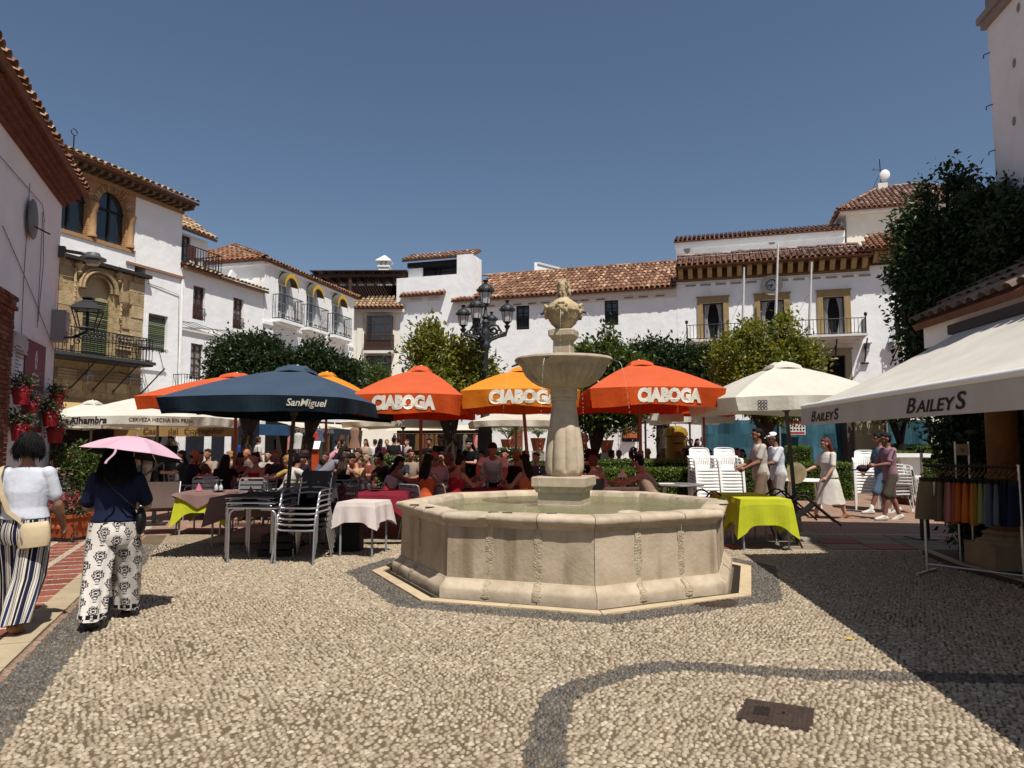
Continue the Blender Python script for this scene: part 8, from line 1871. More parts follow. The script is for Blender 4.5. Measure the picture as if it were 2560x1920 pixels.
def face(root, B, glasses=False):
 H = B.H; q = lambda x, y, z: B.head+B.HM @ Vector((x*H, y*H, z*H))
 for sx in (-1, 1): mb = MB(); mb.ell(q(sx*.018, .0475, .006), (.0075*H, .004*H, .0045*H if not glasses else .007*H), 8, 5, M=B.HM); mb.build("eye", EYE_, root, 180)
 mb = MB(); mb.ell(q(0, .0555, -.038), (.0135*H, .005*H, .0045*H), 8, 5, M=B.HM); mb.build("mouth", LIP, root, 180)
 for sx in (-1, 1): mb = MB(); mb.capsule(q(sx*.01, .0515, .0195), q(sx*.028, .0455, .0185), .0026*H, .002*H, 5); mb.build("eyebrow", HAIRM['b'], root, 180)
SIT = dict(seat=.455, legs=((84, 8, 84), (80, 6, 88)))
POSES = dict(
 table=dict(SIT, lean=8, arms=((38, 10, 55, 20), (42, 8, 50, 22))), fwd=dict(SIT, lean=24, nod=10, arms=((62, 14, 30, 15), (58, 12, 40, 15))), drink=dict(SIT, lean=4, arms=((40, 8, 60, 25), (48, 14, 105, 15))), back=dict(SIT, lean=-10, arms=((12, 14, 50, 10), (20, 16, 40, 5))), side=dict(SIT, lean=3, turn=35, nod=4, arms=((30, 12, 50, 20), (10, 16, 35, 0))), read=dict(SIT, lean=10, nod=14, arms=((45, 10, 62, 8), (45, 10, 62, 8))),
 stand=dict(arms=((4, 8, 14, 0), (2, 8, 16, 0))), stand2=dict(arms=((20, 10, 80, 20), (6, 9, 18, 0)), legs=((6, 3, 6), (-6, 3, 4)), turn=20), bend=dict(lean=48, nod=5, arms=((48, 10, 12, 5), (58, 12, 6, 5)), legs=((8, 3, 12), (2, 3, 6))), serve=dict(lean=14, nod=16, arms=((35, 8, 60, 25), (40, 10, 55, 25)), legs=((4, 3, 4), (-4, 3, 3))))
CACHE = {}
def proto(pose, fem):
 k = (pose, fem)
 if k not in CACHE:
  B = Body(H=1.64 if fem else 1.72, fem=fem, g=1.0 if fem else 1.05, voxel=.017, **POSES[pose]); CACHE[k] = dict(B=B, skin=B.skin(), tee=B.shirt(.6), tank=B.shirt(tank=True, hi=.25 if fem else .29), pants=B.trousers(2.0 if not fem else 1.2), hair={})
 return CACHE[k]
def folk(label, px_, Y, rz, pose, fem, top, low, hair, hc, sk, sleeve='tee', chair=None, scale=1.0, x=None):
 pr = proto(pose, fem); B = pr['B']; x = X(px_, Y) if x is None else x
 t = thing("person", label, "person", (x, Y, 0), R(rz), "people dining and standing in the square"); t.scale = (scale,)*3
 put(t, "body", pr['skin'], SKINS[sk]); put(t, "shirt", pr[sleeve], clothm(top)); put(t, "trousers", pr['pants'], clothm(low))
 if hair not in pr['hair']: pr['hair'][hair] = B.hair(hair)
 put(t, "hair", pr['hair'][hair], HAIRM[hc])
 if chair:
  a = R(rz); schair(x-math.sin(a)*-.04, Y+math.cos(a)*-.04, a+math.pi, f"grey slatted chair that {chair} sits on")
 return t
F_ = [("bald man in a navy top sitting sideways left of the rosy pole", 478, 15, -75, 'table', 0, '#1a2030', '#2a2c30', 'bald', 'k', 'r', 'tee', "the bald man in navy"),
 ("woman in a patterned brown blouse behind the bald man", 502, 16.2, -120, 'drink', 1, '#5a4030', '#30282a', 'long', 'b', 'b', 'tee', None),
 ("dark-haired person in black seen from behind beneath the white lettered valance", 562, 14.2, 10, 'fwd', 1, '#101212', '#18181a', 'long', 'k', 'b', 'tee', None),
 ("person in a straw coloured hat band behind the rosy pole", 588, 17, 150, 'table', 1, '#6a5a48', '#3a3430', 'short', 'y', 'a', 'tee', None),
 ("woman in a red strap top and sunglasses facing the camera", 650, 14.4, 165, 'table', 1, '#8a1418', '#1a1a1c', 'bun', 'k', 'b', 'tank', "the woman in the red top"),
 ("grey-haired man in a dark patterned shirt left of the navy parasol's pole", 700, 15.2, 175, 'table', 0, '#34383a', '#2a2a2c', 'short', 'g', 'r', 'tee', None),
 ("man in a white tee leaning over, right behind the navy parasol's pole", 716, 13.4, -60, 'fwd', 0, '#b9b4ae', '#2c2c30', 'short', 'k', 'c', 'tee', "the man in the white tee"),
 ("person in a mustard top and pale cap leaning right of the navy parasol's pole", 752, 14, 70, 'fwd', 1, '#a08650', '#1c1a1c', 'short', 'y', 'a', 'tee', None),
 ("person in dark purple between the mustard top and the grey dress", 776, 14.8, 110, 'table', 0, '#261c26', '#1a1a1e', 'short', 'b', 'r', 'tee', None),
 ("long-haired woman in a grey dress bending to the right at a table", 797, 13.4, -70, 'bend', 1, '#77757c', '#77757c', 'long', 'k', 'b', 'tee', None),
 ("girl with long dark hair in a black backless top, seen from behind", 858, 13.2, -15, 'table', 1, '#181316', '#1a1a1e', 'long', 'b', 'c', 'tank', "the girl in the backless top"),
 ("man in a beige shirt looking down at the table", 891, 13.8, 178, 'fwd', 0, '#a58a68', '#2c2a28', 'short', 'k', 'b', 'tee', None),
 ("broad person in a brown hat behind the beige shirted man", 903, 16.4, 160, 'table', 0, '#4a3428', '#2c2a28', 'curly', 'b', 'b', 'tee', None),
 ("dark-haired woman in a white sleeveless blouse sitting sideways", 962, 12.9, -65, 'fwd', 1, '#c5bfbb', '#8a8480', 'pony', 'k', 'b', 'tank', "the woman in the white blouse"),
 ("small child in white behind the white bloused woman", 957, 17.6, 175, 'table', 1, '#a8a29c', '#55504c', 'short', 'b', 'a', 'tee', None),
 ("woman with very long black hair in an orange top beside the orange parasol's pole", 1063, 11.75, -40, 'table', 1, '#b5502c', '#1a1618', 'long', 'k', 'c', 'tank', "the woman in the orange top"),
 ("bald man in a white tee with his back to the camera", 1086, 13.5, 15, 'back', 0, '#b5b6ba', '#2a2a2e', 'bald', 'g', 'r', 'tee', "the bald man in white"),
 ("dark-haired woman in red reading a menu, by the fountain rim", 1134, 12.0, -50, 'read', 1, '#8a1c28', '#1c1418', 'bun', 'k', 'r', 'tank', "the woman reading a menu"),
 ("woman with long dark hair in a black dress standing and looking down", 1183, 16.2, 155, 'serve', 1, '#0c0c0e', '#0c0c0e', 'long', 'k', 'a', 'tee', None),
 ("person in a pale green shirt seen from behind left of the standing woman in black", 1152, 19, -20, 'back', 0, '#7d8468', '#2a2a2c', 'short', 'k', 'r', 'tee', None),
 ("woman in a white top across the flowered hedge", 1080, 18.6, 150, 'drink', 1, '#9c948e', '#3a3434', 'short', 'b', 'a', 'tee', None),
 ("dark figure in a cap standing against the bright wall", 1101, 21, 150, 'stand', 0, '#141416', '#141416', 'short', 'k', 'c', 'tee', None),
 ("dark curly-haired figure standing left of the figure in the cap", 1074, 21.5, 160, 'stand2', 1, '#1c1618', '#1a1618', 'curly', 'k', 'c', 'tee', None),
 ("waiter in an open white shirt bending over the table he is laying", 1236, 13.2, 178, 'bend', 0, '#cfc3c0', '#17181c', 'short', 'k', 'r', 'tee', None),
 ("long dark-haired woman in an orange strap top left of the amber parasol's pole", 1322, 12.1, 60, 'table', 1, '#b8603a', '#1a1618', 'long', 'k', 'b', 'tank', "the woman in the orange strap top"),
 ("person in a black and orange cap shirt behind the orange strap top", 1287, 14.2, 20, 'back', 0, '#1a1516', '#1a1a1c', 'short', 'y', 'b', 'tee', None),
 ("person in a tan top far behind the amber parasol's pole", 1285, 19, -30, 'table', 0, '#7a6a52', '#2a2826', 'short', 'k', 'c', 'tee', None),
 ("person in white at the hedge behind the waiter", 1305, 17.8, -100, 'table', 1, '#a5a0a0', '#3c3a3c', 'short', 'b', 'b', 'tee', None),
 ("man with grey hair and glasses drinking through a straw, right of the shaft", 1464, 13.6, 165, 'serve', 0, '#241418', '#1c1618', 'short', 'g', 'r', 'tee', None),
 ("red-haired woman in a black vest with her back to the camera, right of the pedestal", 1484, 11.6, 5, 'table', 1, '#141214', '#141214', 'short', 'r', 'r', 'tank', None),
 ("sunburnt man in a pale vest at the right orange parasol's pole", 1636, 11.7, 60, 'fwd', 0, '#8d7868', '#2a2426', 'short', 'k', 'r', 'tank', None),
 ("dark-clothed woman raising a glass beyond the hedge", 1523, 18.6, -60, 'drink', 1, '#1a1c18', '#1a1a1a', 'curly', 'b', 'b', 'tee', None),
 ("woman in a pink strapless top seen from behind beyond the hedge", 1582, 18.4, 25, 'table', 1, '#b0788a', '#6a5058', 'short', 'b', 'b', 'tank', "the woman in the pink top"),
 ("woman with long dark hair facing the camera beside the pink top", 1598, 19.4, 178, 'table', 1, '#2a2224', '#1a1a1a', 'long', 'b', 'a', 'tee', None),
 ("dark-haired person with a raised arm in front of the barred window", 1578, 20.2, -90, 'drink', 0, '#181618', '#1a1a1a', 'curly', 'k', 'c', 'tee', None),
 ("white-bearded man in a white shirt under the ivy-clad trunk", 1654, 19.8, 170, 'side', 0, '#b9b4ae', '#55524e', 'short', 'g', 'r', 'tee', "the white-bearded man"),
 ("dark-haired person in a white tee leaning right, beyond the hedge", 1697, 18.7, -60, 'fwd', 0, '#b0acab', '#2c3038', 'short', 'k', 'c', 'tee', "the person in the white tee beyond the hedge"),
 ("person in brown facing left near the post box", 1722, 19.2, 100, 'table', 0, '#4a3028', '#2a2a2a', 'short', 'b', 'r', 'tee', None),
 ("dark standing figure nearest the post box", 1712, 24, 170, 'stand', 0, '#241c1a', '#1c1a1c', 'short', 'k', 'c', 'tee', None), ("dark standing figure, second right of the post box", 1725, 24.4, 160, 'stand2', 1, '#2a2022', '#241c1e', 'curly', 'k', 'c', 'tee', None), ("dark standing figure, third right of the post box", 1741, 24.2, 200, 'stand', 1, '#3a2e28', '#241c1c', 'long', 'k', 'b', 'tee', None), ("dark standing figure beside the netting, fourth right of the post box", 1755, 24.6, 150, 'stand2', 0, '#332a26', '#2a2422', 'short', 'k', 'c', 'tee', None),
 ("person in a hat watching beside the left white stack, beyond the hedge", 1838, 20, 170, 'table', 0, '#4a3c30', '#2a2422', 'short', 'b', 'r', 'tee', None), ("person in dark beside the back hat wearer, left of the polo shirt", 1855, 20.4, 140, 'table', 1, '#1c1a1e', '#1c1a1e', 'long', 'k', 'b', 'tee', None),
 ("man in a pale tee talking on the phone by the dark shop front", 190, 15.6, 170, 'drink', 0, '#a59e94', '#8a8478', 'short', 'k', 'c', 'tee', "the man on the phone"),
 ("woman in a blue denim skirt standing under the pink parasol's right edge", 346, 21.6, 150, 'stand', 1, '#a89a88', '#4a6484', 'short', 'k', 'a', 'tee', None), ("person in white shorts standing right of the blue skirt", 374, 21.8, 160, 'stand2', 1, '#8a8078', '#b5b0a8', 'short', 'k', 'a', 'tee', None), ("young man in a dark patterned shirt and jeans standing with folded arm", 432, 22.5, 165, 'stand2', 0, '#17181a', '#3a4654', 'curly', 'k', 'c', 'tee', None),
 ("person in a bright blue top far back between the tree trunks", 612, 24.5, -20, 'stand', 0, '#1c3f8c', '#2a2c34', 'short', 'y', 'a', 'tee', None), ("person in a white shirt far back between the tree trunks", 648, 24.8, -60, 'stand2', 0, '#b5b5b2', '#2c2c30', 'short', 'b', 'b', 'tee', None),
 ("shopper in pink bending at the far clothes stall", 818, 25.8, -70, 'bend', 1, '#b5808e', '#6a6468', 'short', 'b', 'a', 'tee', None), ("shopper in a long white dress at the far clothes stall", 845, 26.6, -80, 'stand2', 1, '#c2beba', '#c2beba', 'short', 'k', 'b', 'tee', None), ("shopper in coral and green beside the long white dress", 858, 26.9, -40, 'stand', 1, '#b06a64', '#4a6a54', 'short', 'k', 'b', 'tee', None), ("woman in pale clothes with a straw hat far back right of the stall", 916, 26.2, 160, 'stand', 1, '#a88a74', '#b06a6a', 'long', 'b', 'b', 'tee', None), ("person in white top and rose shorts walking far back", 939, 26.4, 20, 'stand2', 1, '#c5c5c8', '#b5586c', 'short', 'b', 'a', 'tee', None), ("person in maroon far back among the strollers", 953, 25.5, -20, 'stand', 1, '#4c1c2c', '#2a2024', 'long', 'k', 'c', 'tee', None), ("person in cream far back among the strollers", 969, 27, 170, 'stand2', 1, '#a8987c', '#8a7a64', 'short', 'y', 'a', 'tee', None), ("person with a dark backpack far back among the strollers", 986, 26, 10, 'stand', 0, '#1c1a1c', '#7a6e60', 'short', 'k', 'b', 'tee', None), ("person in bright white at the end of the strollers", 997, 26.8, 30, 'stand2', 0, '#c5c3c0', '#3a3a40', 'short', 'b', 'a', 'tee', None), ("stroller in a striped top far back beside the rosy poles", 1020, 26.5, 140, 'stand', 1, '#a0908a', '#6a5a58', 'short', 'b', 'a', 'tee', None)]
HX = ['#2a2c30', '#8a7a6c', '#1a1c22', '#5a4a44', '#9a948e', '#3c2a30', '#4a5460', '#b0a89e', '#6a3a34', '#24282a']
for i, (px_, Y, rz, po, fe, ha, lb) in enumerate((
 (470, 17.6, 120, 'table', 1, 'long', "shaded diner far left, between the cream pole and the bald man"), (530, 17.2, 170, 'table', 0, 'short', "shaded diner facing the camera above the black-clad back"), (600, 16.4, -150, 'fwd', 1, 'long', "shaded diner bent forward just right of the rosy pole"), (628, 17.6, 160, 'table', 0, 'bald', "bald shaded diner behind the red strap top"), (675, 17.4, 185, 'drink', 1, 'short', "shaded diner drinking between the red top and the grey-haired man"), (735, 17, 170, 'table', 0, 'short', "shaded diner behind the man in the leaning white tee"), (822, 15.6, 165, 'table', 1, 'bun', "shaded diner with a hair bun behind the bending grey dress"), (872, 16, 190, 'table', 0, 'short', "shaded diner right of the backless top"), (925, 15.4, 150, 'drink', 1, 'long', "shaded diner raising a glass beside the beige shirt"), (985, 14.8, 110, 'fwd', 0, 'short', "shaded diner opposite the white sleeveless blouse"), (1005, 15.8, 170, 'table', 1, 'curly', "curly shaded diner left of the orange parasol's pole"), (1030, 16.2, 175, 'side', 0, 'short', "shaded diner right behind the orange parasol's pole"), (1110, 15.2, 160, 'table', 1, 'long', "shaded diner between the bald white tee and the red reader"), (1160, 14.4, 100, 'fwd', 0, 'short', "shaded diner facing the red menu reader"), (1205, 17.4, 170, 'table', 1, 'short', "shaded diner behind the waiter's right shoulder"), (1265, 16, 165, 'table', 0, 'short', "shaded diner behind the waiter's left shoulder"), (1345, 15.2, 150, 'table', 1, 'bun', "shaded diner at the left edge of the fountain shaft"), (1505, 15, 120, 'fwd', 0, 'short', "shaded diner over the red-haired woman's shoulder"), (1545, 19, 175, 'table', 1, 'short', "diner left of the strapless pink top beyond the hedge"), (1618, 20, 170, 'table', 0, 'bald', "bald diner beyond the hedge near the rosy pole"), (1770, 20.2, 160, 'table', 1, 'long', "diner beyond the hedge above the left white chair stack"), (1805, 20.6, 190, 'table', 0, 'short', "diner beyond the hedge above the right white chair stack"))):
 F_.append((lb, px_, Y, rz, po, fe, HX[i % 10], '#1c1a1c', ha, 'kbkgk'[i % 5], 'abcr'[i % 4], 'tank' if i % 5 == 2 else 'tee', None))
for row in F_: folk(*row[:12], chair=row[12], scale=.62 if "small child" in row[0] else 1.0)
t = thing("sun_hat", "cream straw sun hat on the back of the chair beyond the hedge", "hat", (X(1632, 18.3), 18.3, .80)); mb = MB(); mb.ell((0, 0, .14), (.24, .05, .2), 18, 8); mb.build("brim", m_("cream_straw", '#a8946c', .8, .1, 30, .4, 60), t, 60); mb = MB(); mb.ell((0, -.06, .14), (.1, .08, .1), 12, 8); mb.build("crown", MT["cream_straw"], t, 60)
# ---- walkers on the right
def shoe(t, B, m, off=.008, name="shoe"):
 for i in (0, 1): mb = MB(); B.foot(mb, i, off); put(t, name, remesh(mb, name, [], .009, 2, .5), m)
def walker(label, px_, Y, rz, H, fem, top, low, frac, hair, hc, sk, B, sleeve=.6, skirt=None, shoem=None, socks=False):
 t = thing("person", label, "person", (X(px_, Y), Y, 0), R(rz), "people walking across the square"); put(t, "body", B.skin(fine=True), SKINS[sk]); put(t, "shirt", B.shirt(sleeve, lo=-.06 if not skirt else .0), top)
 if skirt: put(t, "skirt", B.skirt(*skirt), low); mb = MB(); mb.loft([B.ring(.045, .094, .074), B.ring(.062, .090, .07)]); mb.build("belt", IRON, t, 60)
 else: put(t, "trousers", B.trousers(frac), low)
 put(t, "hair", B.hair(hair, 5), HAIRM[hc]); face(t, B)
 if shoem: shoe(t, B, shoem)
 if socks:
  for l in B.leg: mb = MB(); mb.capsule(l[2]+(l[1]-l[2])*.0, l[2]+(l[1]-l[2])*.25, .026*H, .026*H); put(t, "sock", mb.mesh("sock", [], 60), PLWHITE)
 return t
SHOE_W = mat("white_trainer", '#b8b4ac', .5, .1, 9); SANDAL = mat("tan_sandal", '#7a5236', .6)
B = Body(1.66, 1, 1.12, lean=3, legs=((-16, 2, 8), (22, 2, 4)), arms=((12, 10, 26, 5), (26, 8, 42, -8)), turn=-18, nod=5, voxel=.010)
t = walker("woman in a white shirt dress with a thin belt walking left", 2066, 14.7, 105, 1.66, 1, clothm('#c9c3bb'), clothm('#c2bcb2'), 2, 'long', 'r', 'a', B, .75, skirt=(.30, .06)); shoe(t, B, SANDAL, .002, "sandal")
w = t.matrix_basis.copy(); hp_ = Matrix.Translation(t.location) @ Matrix.Rotation(R(105), 4, 'Z') @ (B.arm[1][2]+B.arm[1][3]*.10)
t = thing("straw_hat", "pale straw hat held in the walking woman's hand, hollow side out", "hat", (hp_.x-.16, hp_.y-.12, hp_.z), 0); mb = MB()
mb.lathe([(.215, .0), (.21, .012), (.11, .035), (.10, .03), (.085, .10), (.0, .12), (.0, .11), (.075, .09), (.09, .02), (.21, .0)], 28); mb.v = [tuple(Matrix.Rotation(R(-88), 3, 'X') @ Vector(p)) for p in mb.v]; mb.build("brim_and_crown", m_("pale_straw", '#c9b68e', .8, .15, 20, .4, 60), t, 60); mb = MB(); mb.lathe([(.001, .1), (.088, .07), (.088, .03), (.001, .05)], 20); mb.v = [tuple(Matrix.Rotation(R(-88), 3, 'X') @ Vector(p)*.95) for p in mb.v]; mb.build("hollow_disc", m_("hat_hollow_brown", '#5a4024', .85), t, 60)  # brown disc: shade of the hat's dark hollow put into its colour
B = Body(1.82, 0, 1.05, lean=2, legs=((14, 2, 4), (-14, 2, 10)), arms=((22, 6, 40, 18), (14, 8, 55, 10)), voxel=.011)
walker("tall dark-haired man in a white polo and beige shorts walking left", 1896, 13.8, 92, 1.82, 0, clothm('#b9afa6'), clothm('#7d6b58'), .95, 'short', 'k', 'b', B, .7, shoem=SHOE_W)
B = Body(1.74, 0, 1.08, lean=4, legs=((10, 2, 6), (-12, 2, 12)), arms=((30, 8, 48, 15), (30, 8, 50, 15)), nod=12, voxel=.011)
t = walker("man in a white cap and loose white tee looking down at his hands", 1940, 14.3, 95, 1.74, 0, clothm('#c6c7cc'), clothm('#9c948c'), 1.1, 'short', 'k', 'c', B, .85, shoem=SHOE_W)
q = lambda x, y, z: B.head+B.HM @ Vector((x*1.74, y*1.74, z*1.74)); mb = MB(); mb.ell(q(0, -.008, .034), (.088, .100, .07), 16, 9, M=B.HM); mb.capsule(q(-.02, .05, .034), q(.02, .05, .034), .02, .02, 8); mb.capsule(q(-.012, .085, .024), q(.012, .085, .024), .014, .014, 8); put(t, "cap", remesh(mb, "cap", [], .010, 2), PLWHITE)
mb = MB(); mb.box(*[v for v in (-.012, .012, 0, .004, -.012, .012)], M=Matrix.Translation(q(-.02, .052, .05))); mb.build("cap_emblem", LTR_B, t)
B = Body(1.75, 0, .95, lean=3, legs=((20, 2, 10), (-8, 2, 14)), arms=((26, 8, 55, 25), (18, 10, 62, 22)), nod=6, turn=-6, voxel=.010)
t = walker("young man in a mauve tee, grey shorts and white trainers carrying a dark cap", 2218, 14.35, 92, 1.75, 0, clothm('#8a6a74'), clothm('#4e463e'), .95, 'short', 'k', 'c', B, .75, shoem=SHOE_W)
for l in (0, 1):
 a = B.arm[l]
 for k in range(4): mb = MB(); p_ = a[0].lerp(a[1], .12+.15*k); mb.ell(p_+Vector(((-1 if l == 0 else 1)*.062, 0, .012)), (.012, .018, .018), 6, 5); mb.build("sleeve_badge", IRON, t)
hp_ = t.matrix_basis @ B.arm[0][2]
hp_ = Matrix.Translation(t.location) @ Matrix.Rotation(R(92), 4, 'Z') @ (B.arm[1][2]+B.arm[1][3]*.12)
t = thing("held_cap", "dark maroon cap held by the young man in mauve", "cap", (hp_.x-.08, hp_.y-.06, hp_.z-.02)); mb = MB(); mb.ell((0, 0, 0), (.13, .09, .075), 14, 8); mb.build("crown", m_("maroon_cap", '#2a141c', .8, .2, 9, .4, 20), t, 60); mb = MB(); mb.ell((-.16, 0, -.03), (.08, .075, .014), 12, 6); mb.build("peak", m_("dark_peak", '#15121a', .8), t, 60)
B = Body(1.78, 0, .95, lean=2, legs=((24, 2, 6), (-20, 2, 10)), arms=((-10, 8, 20, 0), (14, 8, 25, 0)), voxel=.010)
shm = mat("blue_printed_shirt", '#4d5f70', .85, .1, 9., .4, 11, col2='#b5bcc0', thr=(.60, .66)); walker("curly-haired young man in a blue printed shirt and denim shorts behind the mauve tee", 2196, 15.6, 88, 1.78, 0, shm, clothm('#55687a'), .98, 'curly', 'k', 'c', B, .75, shoem=SHOE_W, socks=True)
# ---- the two women in the foreground
def widelegs(B, name, mm, w_top, w_bot, parent, waist=.055, seed=0, nfold=6, droop=.0):
 H, g = B.H, B.g; n = 56; gen = random.Random(seed)
 mb = MB(); mb.uv = []
 def addl(rings, u0, v_of):
  b = len(mb.v); mb.loft([[tuple(p) for p in r_] + [tuple(r_[0])] for r_ in rings], cap=False)
  for i, r_ in enumerate(rings):
   for j in range(len(r_)+1): mb.uv.append((u0+j/len(r_)*(2 if u0 == 0 else 1), v_of(i)))
 rings = []; hs = [.085, .045, .02, -.01, -.04, -.075]
 for h in hs:
  rx_, ry_ = {.085: (.083, .062), .045: (.092, .070), .02: (.100, .078), -.01: (.104, .084), -.04: (.102, .082), -.075: (.088, .070)}[h]
  rings.append([p+Vector((0, -.006*H*math.exp(-((math.cos(a))/.5)**2)*(math.sin(a) < 0), 0)) for p, a in zip(B.ring(h, rx_*g, ry_*g, n), np.linspace(0, 2*math.pi, n+1)[:-1])])
 addl(rings, 0, lambda i: 1.23-.30*i/5)
 for k, (hj, kj, aj, e) in enumerate(B.leg):
  ph = gen.uniform(0, 6); rings = []; m = 22; end = aj+Vector((0, -.0, .008*H))
  for i in range(m+1):
   f = i/m; c = hj.lerp(kj, f*2) if f < .5 else kj.lerp(end, f*2-1)
   up0 = max(0, 1-f/.16); c = c+Vector((-c.x*.25, 0, .050*H))*up0
   r = (w_top*(1-f)+w_bot*f)*H*(1+.04*up0); r2 = r*(.95+.05*f)
   ring = []
   for j in range(n):
    a = 2*math.pi*j/n; fo = 1+(.045+.05*f)*math.sin(nfold*a+ph+2.2*math.sin(f*3+k))*min(1, f*3)+.03*math.sin(3*a+f*7+ph)*min(1, f*2)
    ring.append(c+Vector((r*fo*math.cos(a), r2*fo*math.sin(a), droop*math.sin(a)*f+.010*math.sin(2*a+ph)*(f > .97))))
   rings.append(ring)
  addl(rings, 1.3+k*1.37, lambda i: .93-.93*i/m)
 o = mb.build(name, mm, parent, 180); return o
def uvmat(name, build):
 m = bpy.data.materials.new(name); m.use_nodes = True; N = m.node_tree.nodes; L = m.node_tree.links; b = N["Principled BSDF"]; b.inputs["Roughness"].default_value = .85; b.inputs["Specular IOR Level"].default_value = .15
 uv = N.new("ShaderNodeUVMap"); sx = N.new("ShaderNodeSeparateXYZ"); L.new(uv.outputs[0], sx.inputs[0])
 def MA(op, a, b_=None, c=None):
  nd = N.new("ShaderNodeMath"); nd.operation = op
  for i, v in enumerate((a, b_, c)):
   if v is None: continue
   if isinstance(v, (int, float)): nd.inputs[i].default_value = v
   else: L.new(v, nd.inputs[i])
  return nd.outputs[0]
 build(N, L, b, sx, MA); tc = N.new("ShaderNodeTexCoord"); nz = N.new("ShaderNodeTexNoise"); nz.inputs["Scale"].default_value = 9; mp = N.new("ShaderNodeMapping"); mp.inputs["Scale"].default_value = (1, 1, .35); L.new(tc.outputs["Object"], mp.inputs[0]); L.new(mp.outputs[0], nz.inputs["Vector"])
 bp = N.new("ShaderNodeBump"); bp.inputs["Strength"].default_value = .6; bp.inputs["Distance"].default_value = .03; L.new(nz.outputs["Fac"], bp.inputs["Height"]); L.new(bp.outputs[0], b.inputs["Normal"]); return m
def stripes(N, L, b, sx, MA):
 r = N.new("ShaderNodeValToRGB"); r.color_ramp.interpolation = 'CONSTANT'; L.new(MA('FRACT', MA('MULTIPLY', sx.outputs[0], 4.0)), r.inputs[0])
 st = [(0, 'd'), (.13, 'w'), (.17, 'd'), (.20, 'w'), (.29, 'k'), (.31, 'w'), (.36, 'n'), (.48, 'w'), (.52, 't'), (.60, 'k'), (.63, 'w'), (.68, 'd'), (.71, 'w'), (.80, 'k'), (.90, 'w'), (.94, 'n')]
 C_ = dict(d=lin('#17182a'), w=lin('#b9b3a8'), k=lin('#111116'), n=lin('#1d2448'), t=lin('#8d8478')); els = r.color_ramp.elements
 while len(els) < len(st): els.new(.5)
 for i, (p, c) in enumerate(st): els[i].position = p; els[i].color = (*C_[c], 1)
 L.new(r.outputs[0], b.inputs["Base Color"])
def motif(N, L, b, sx, MA):
 U = MA('MULTIPLY', sx.outputs[0], 6.0); col = MA('FLOOR', U); fx = MA('SUBTRACT', MA('FRACT', U), .5)
 V_ = MA('ADD', MA('MULTIPLY', sx.outputs[1], 5.2), MA('MULTIPLY', MA('MODULO', col, 2.0), .5)); fy = MA('SUBTRACT', MA('FRACT', V_), .5)
 def polar(cx, cy, ax, ay): x = MA('DIVIDE', MA('SUBTRACT', fx, cx), ax); y = MA('DIVIDE', MA('SUBTRACT', fy, cy), ay); return MA('SQRT', MA('ADD', MA('MULTIPLY', x, x), MA('MULTIPLY', y, y))), MA('ARCTAN2', y, x)
 def band(r, r0, w): return MA('LESS_THAN', MA('ABSOLUTE', MA('SUBTRACT', r, r0)), w)
 def pet(r, th, k, am): return MA('ADD', r, MA('MULTIPLY', MA('COSINE', MA('MULTIPLY', th, k)), am))
 r1, t1 = polar(0, .04, .42, .21); m = band(pet(r1, t1, 7., .10), .90, .11)
 m = MA('MAXIMUM', m, band(pet(r1, t1, 6., .06), .60, .09)); m = MA('MAXIMUM', m, MA('LESS_THAN', pet(r1, t1, 5., .06), .30))
 r2, t2 = polar(0, .25, .30, .085); m = MA('MAXIMUM', m, band(pet(r2, t2, 5., .16), .8, .17)); m = MA('MAXIMUM', m, MA('LESS_THAN', r2, .35))
 r3, t3 = polar(0, -.20, .20, .09); m = MA('MAXIMUM', m, band(pet(r3, t3, 3., .16), .8, .18)); r5, t5 = polar(0, -.30, .13, .035); m = MA('MAXIMUM', m, band(r5, .8, .25))
 r4, t4 = polar(0, -.42, .20, .046); m = MA('MAXIMUM', m, MA('LESS_THAN', pet(r4, t4, 8., .30), .72))
 v = sx.outputs[1]; m = MA('MAXIMUM', m, MA('MULTIPLY', band(v, .045, .022), MA('GREATER_THAN', MA('SINE', MA('MULTIPLY', sx.outputs[0], 75.)), -.45)))
 mx = N.new("ShaderNodeMix"); mx.data_type = 'RGBA'; L.new(m, mx.inputs[0]); mx.inputs[6].default_value = (*lin('#c4bdb5'), 1); mx.inputs[7].default_value = (*lin('#17131a'), 1); L.new(mx.outputs[2], b.inputs["Base Color"])
def strands(root, B, n, L0, L1, curl, m, seed, back=1.0):
 g = np.random.default_rng(seed); H = B.H; mb = MB()
 for i in range(n):
  u = g.uniform(0, 2*math.pi); e = g.uniform(-.5, 1.45); d = Vector((math.cos(u)*math.cos(e), math.sin(u)*math.cos(e), math.sin(e)))
  if d.y > .45 and d.z < .55: continue
  p = B.head+B.HM @ Vector((d.x*.051*H, -.012*H+d.y*.058*H, .018*H+d.z*.056*H)); ln = g.uniform(L0, L1); v = (d*.35+Vector((0, -.15*back, -.4))).normalized(); pts = [p]; ph = g.uniform(0, 6); cw = Vector(g.normal(size=3)).normalized()
  for k in range(1, 6): v = (v*.72+Vector((0, -.03*back, -.34))+cw*curl*math.sin(k*2.1+ph)).normalized(); pts.append(pts[-1]+v*ln/5)
  mb.tube(pts, [.0035, .0036, .0034, .003, .002, .0008], 3, cap=False)
 tag(mb.build("hair_strands", m, root, 180), kind="stuff")
B = Body(1.62, 1, 1.12, legs=((14, 2, 4), (-16, 2, 12)), arms=((-6, 10, 14, 0), (10, 13, 20, 0)), turn=8, nod=4, voxel=.009)
pw = G(40, 1543); t = thing("person", "woman with dark curly hair, white tee and striped wide trousers walking away", "person", (-4.08, 6.02, 0), R(8), "two women walking away from the camera")
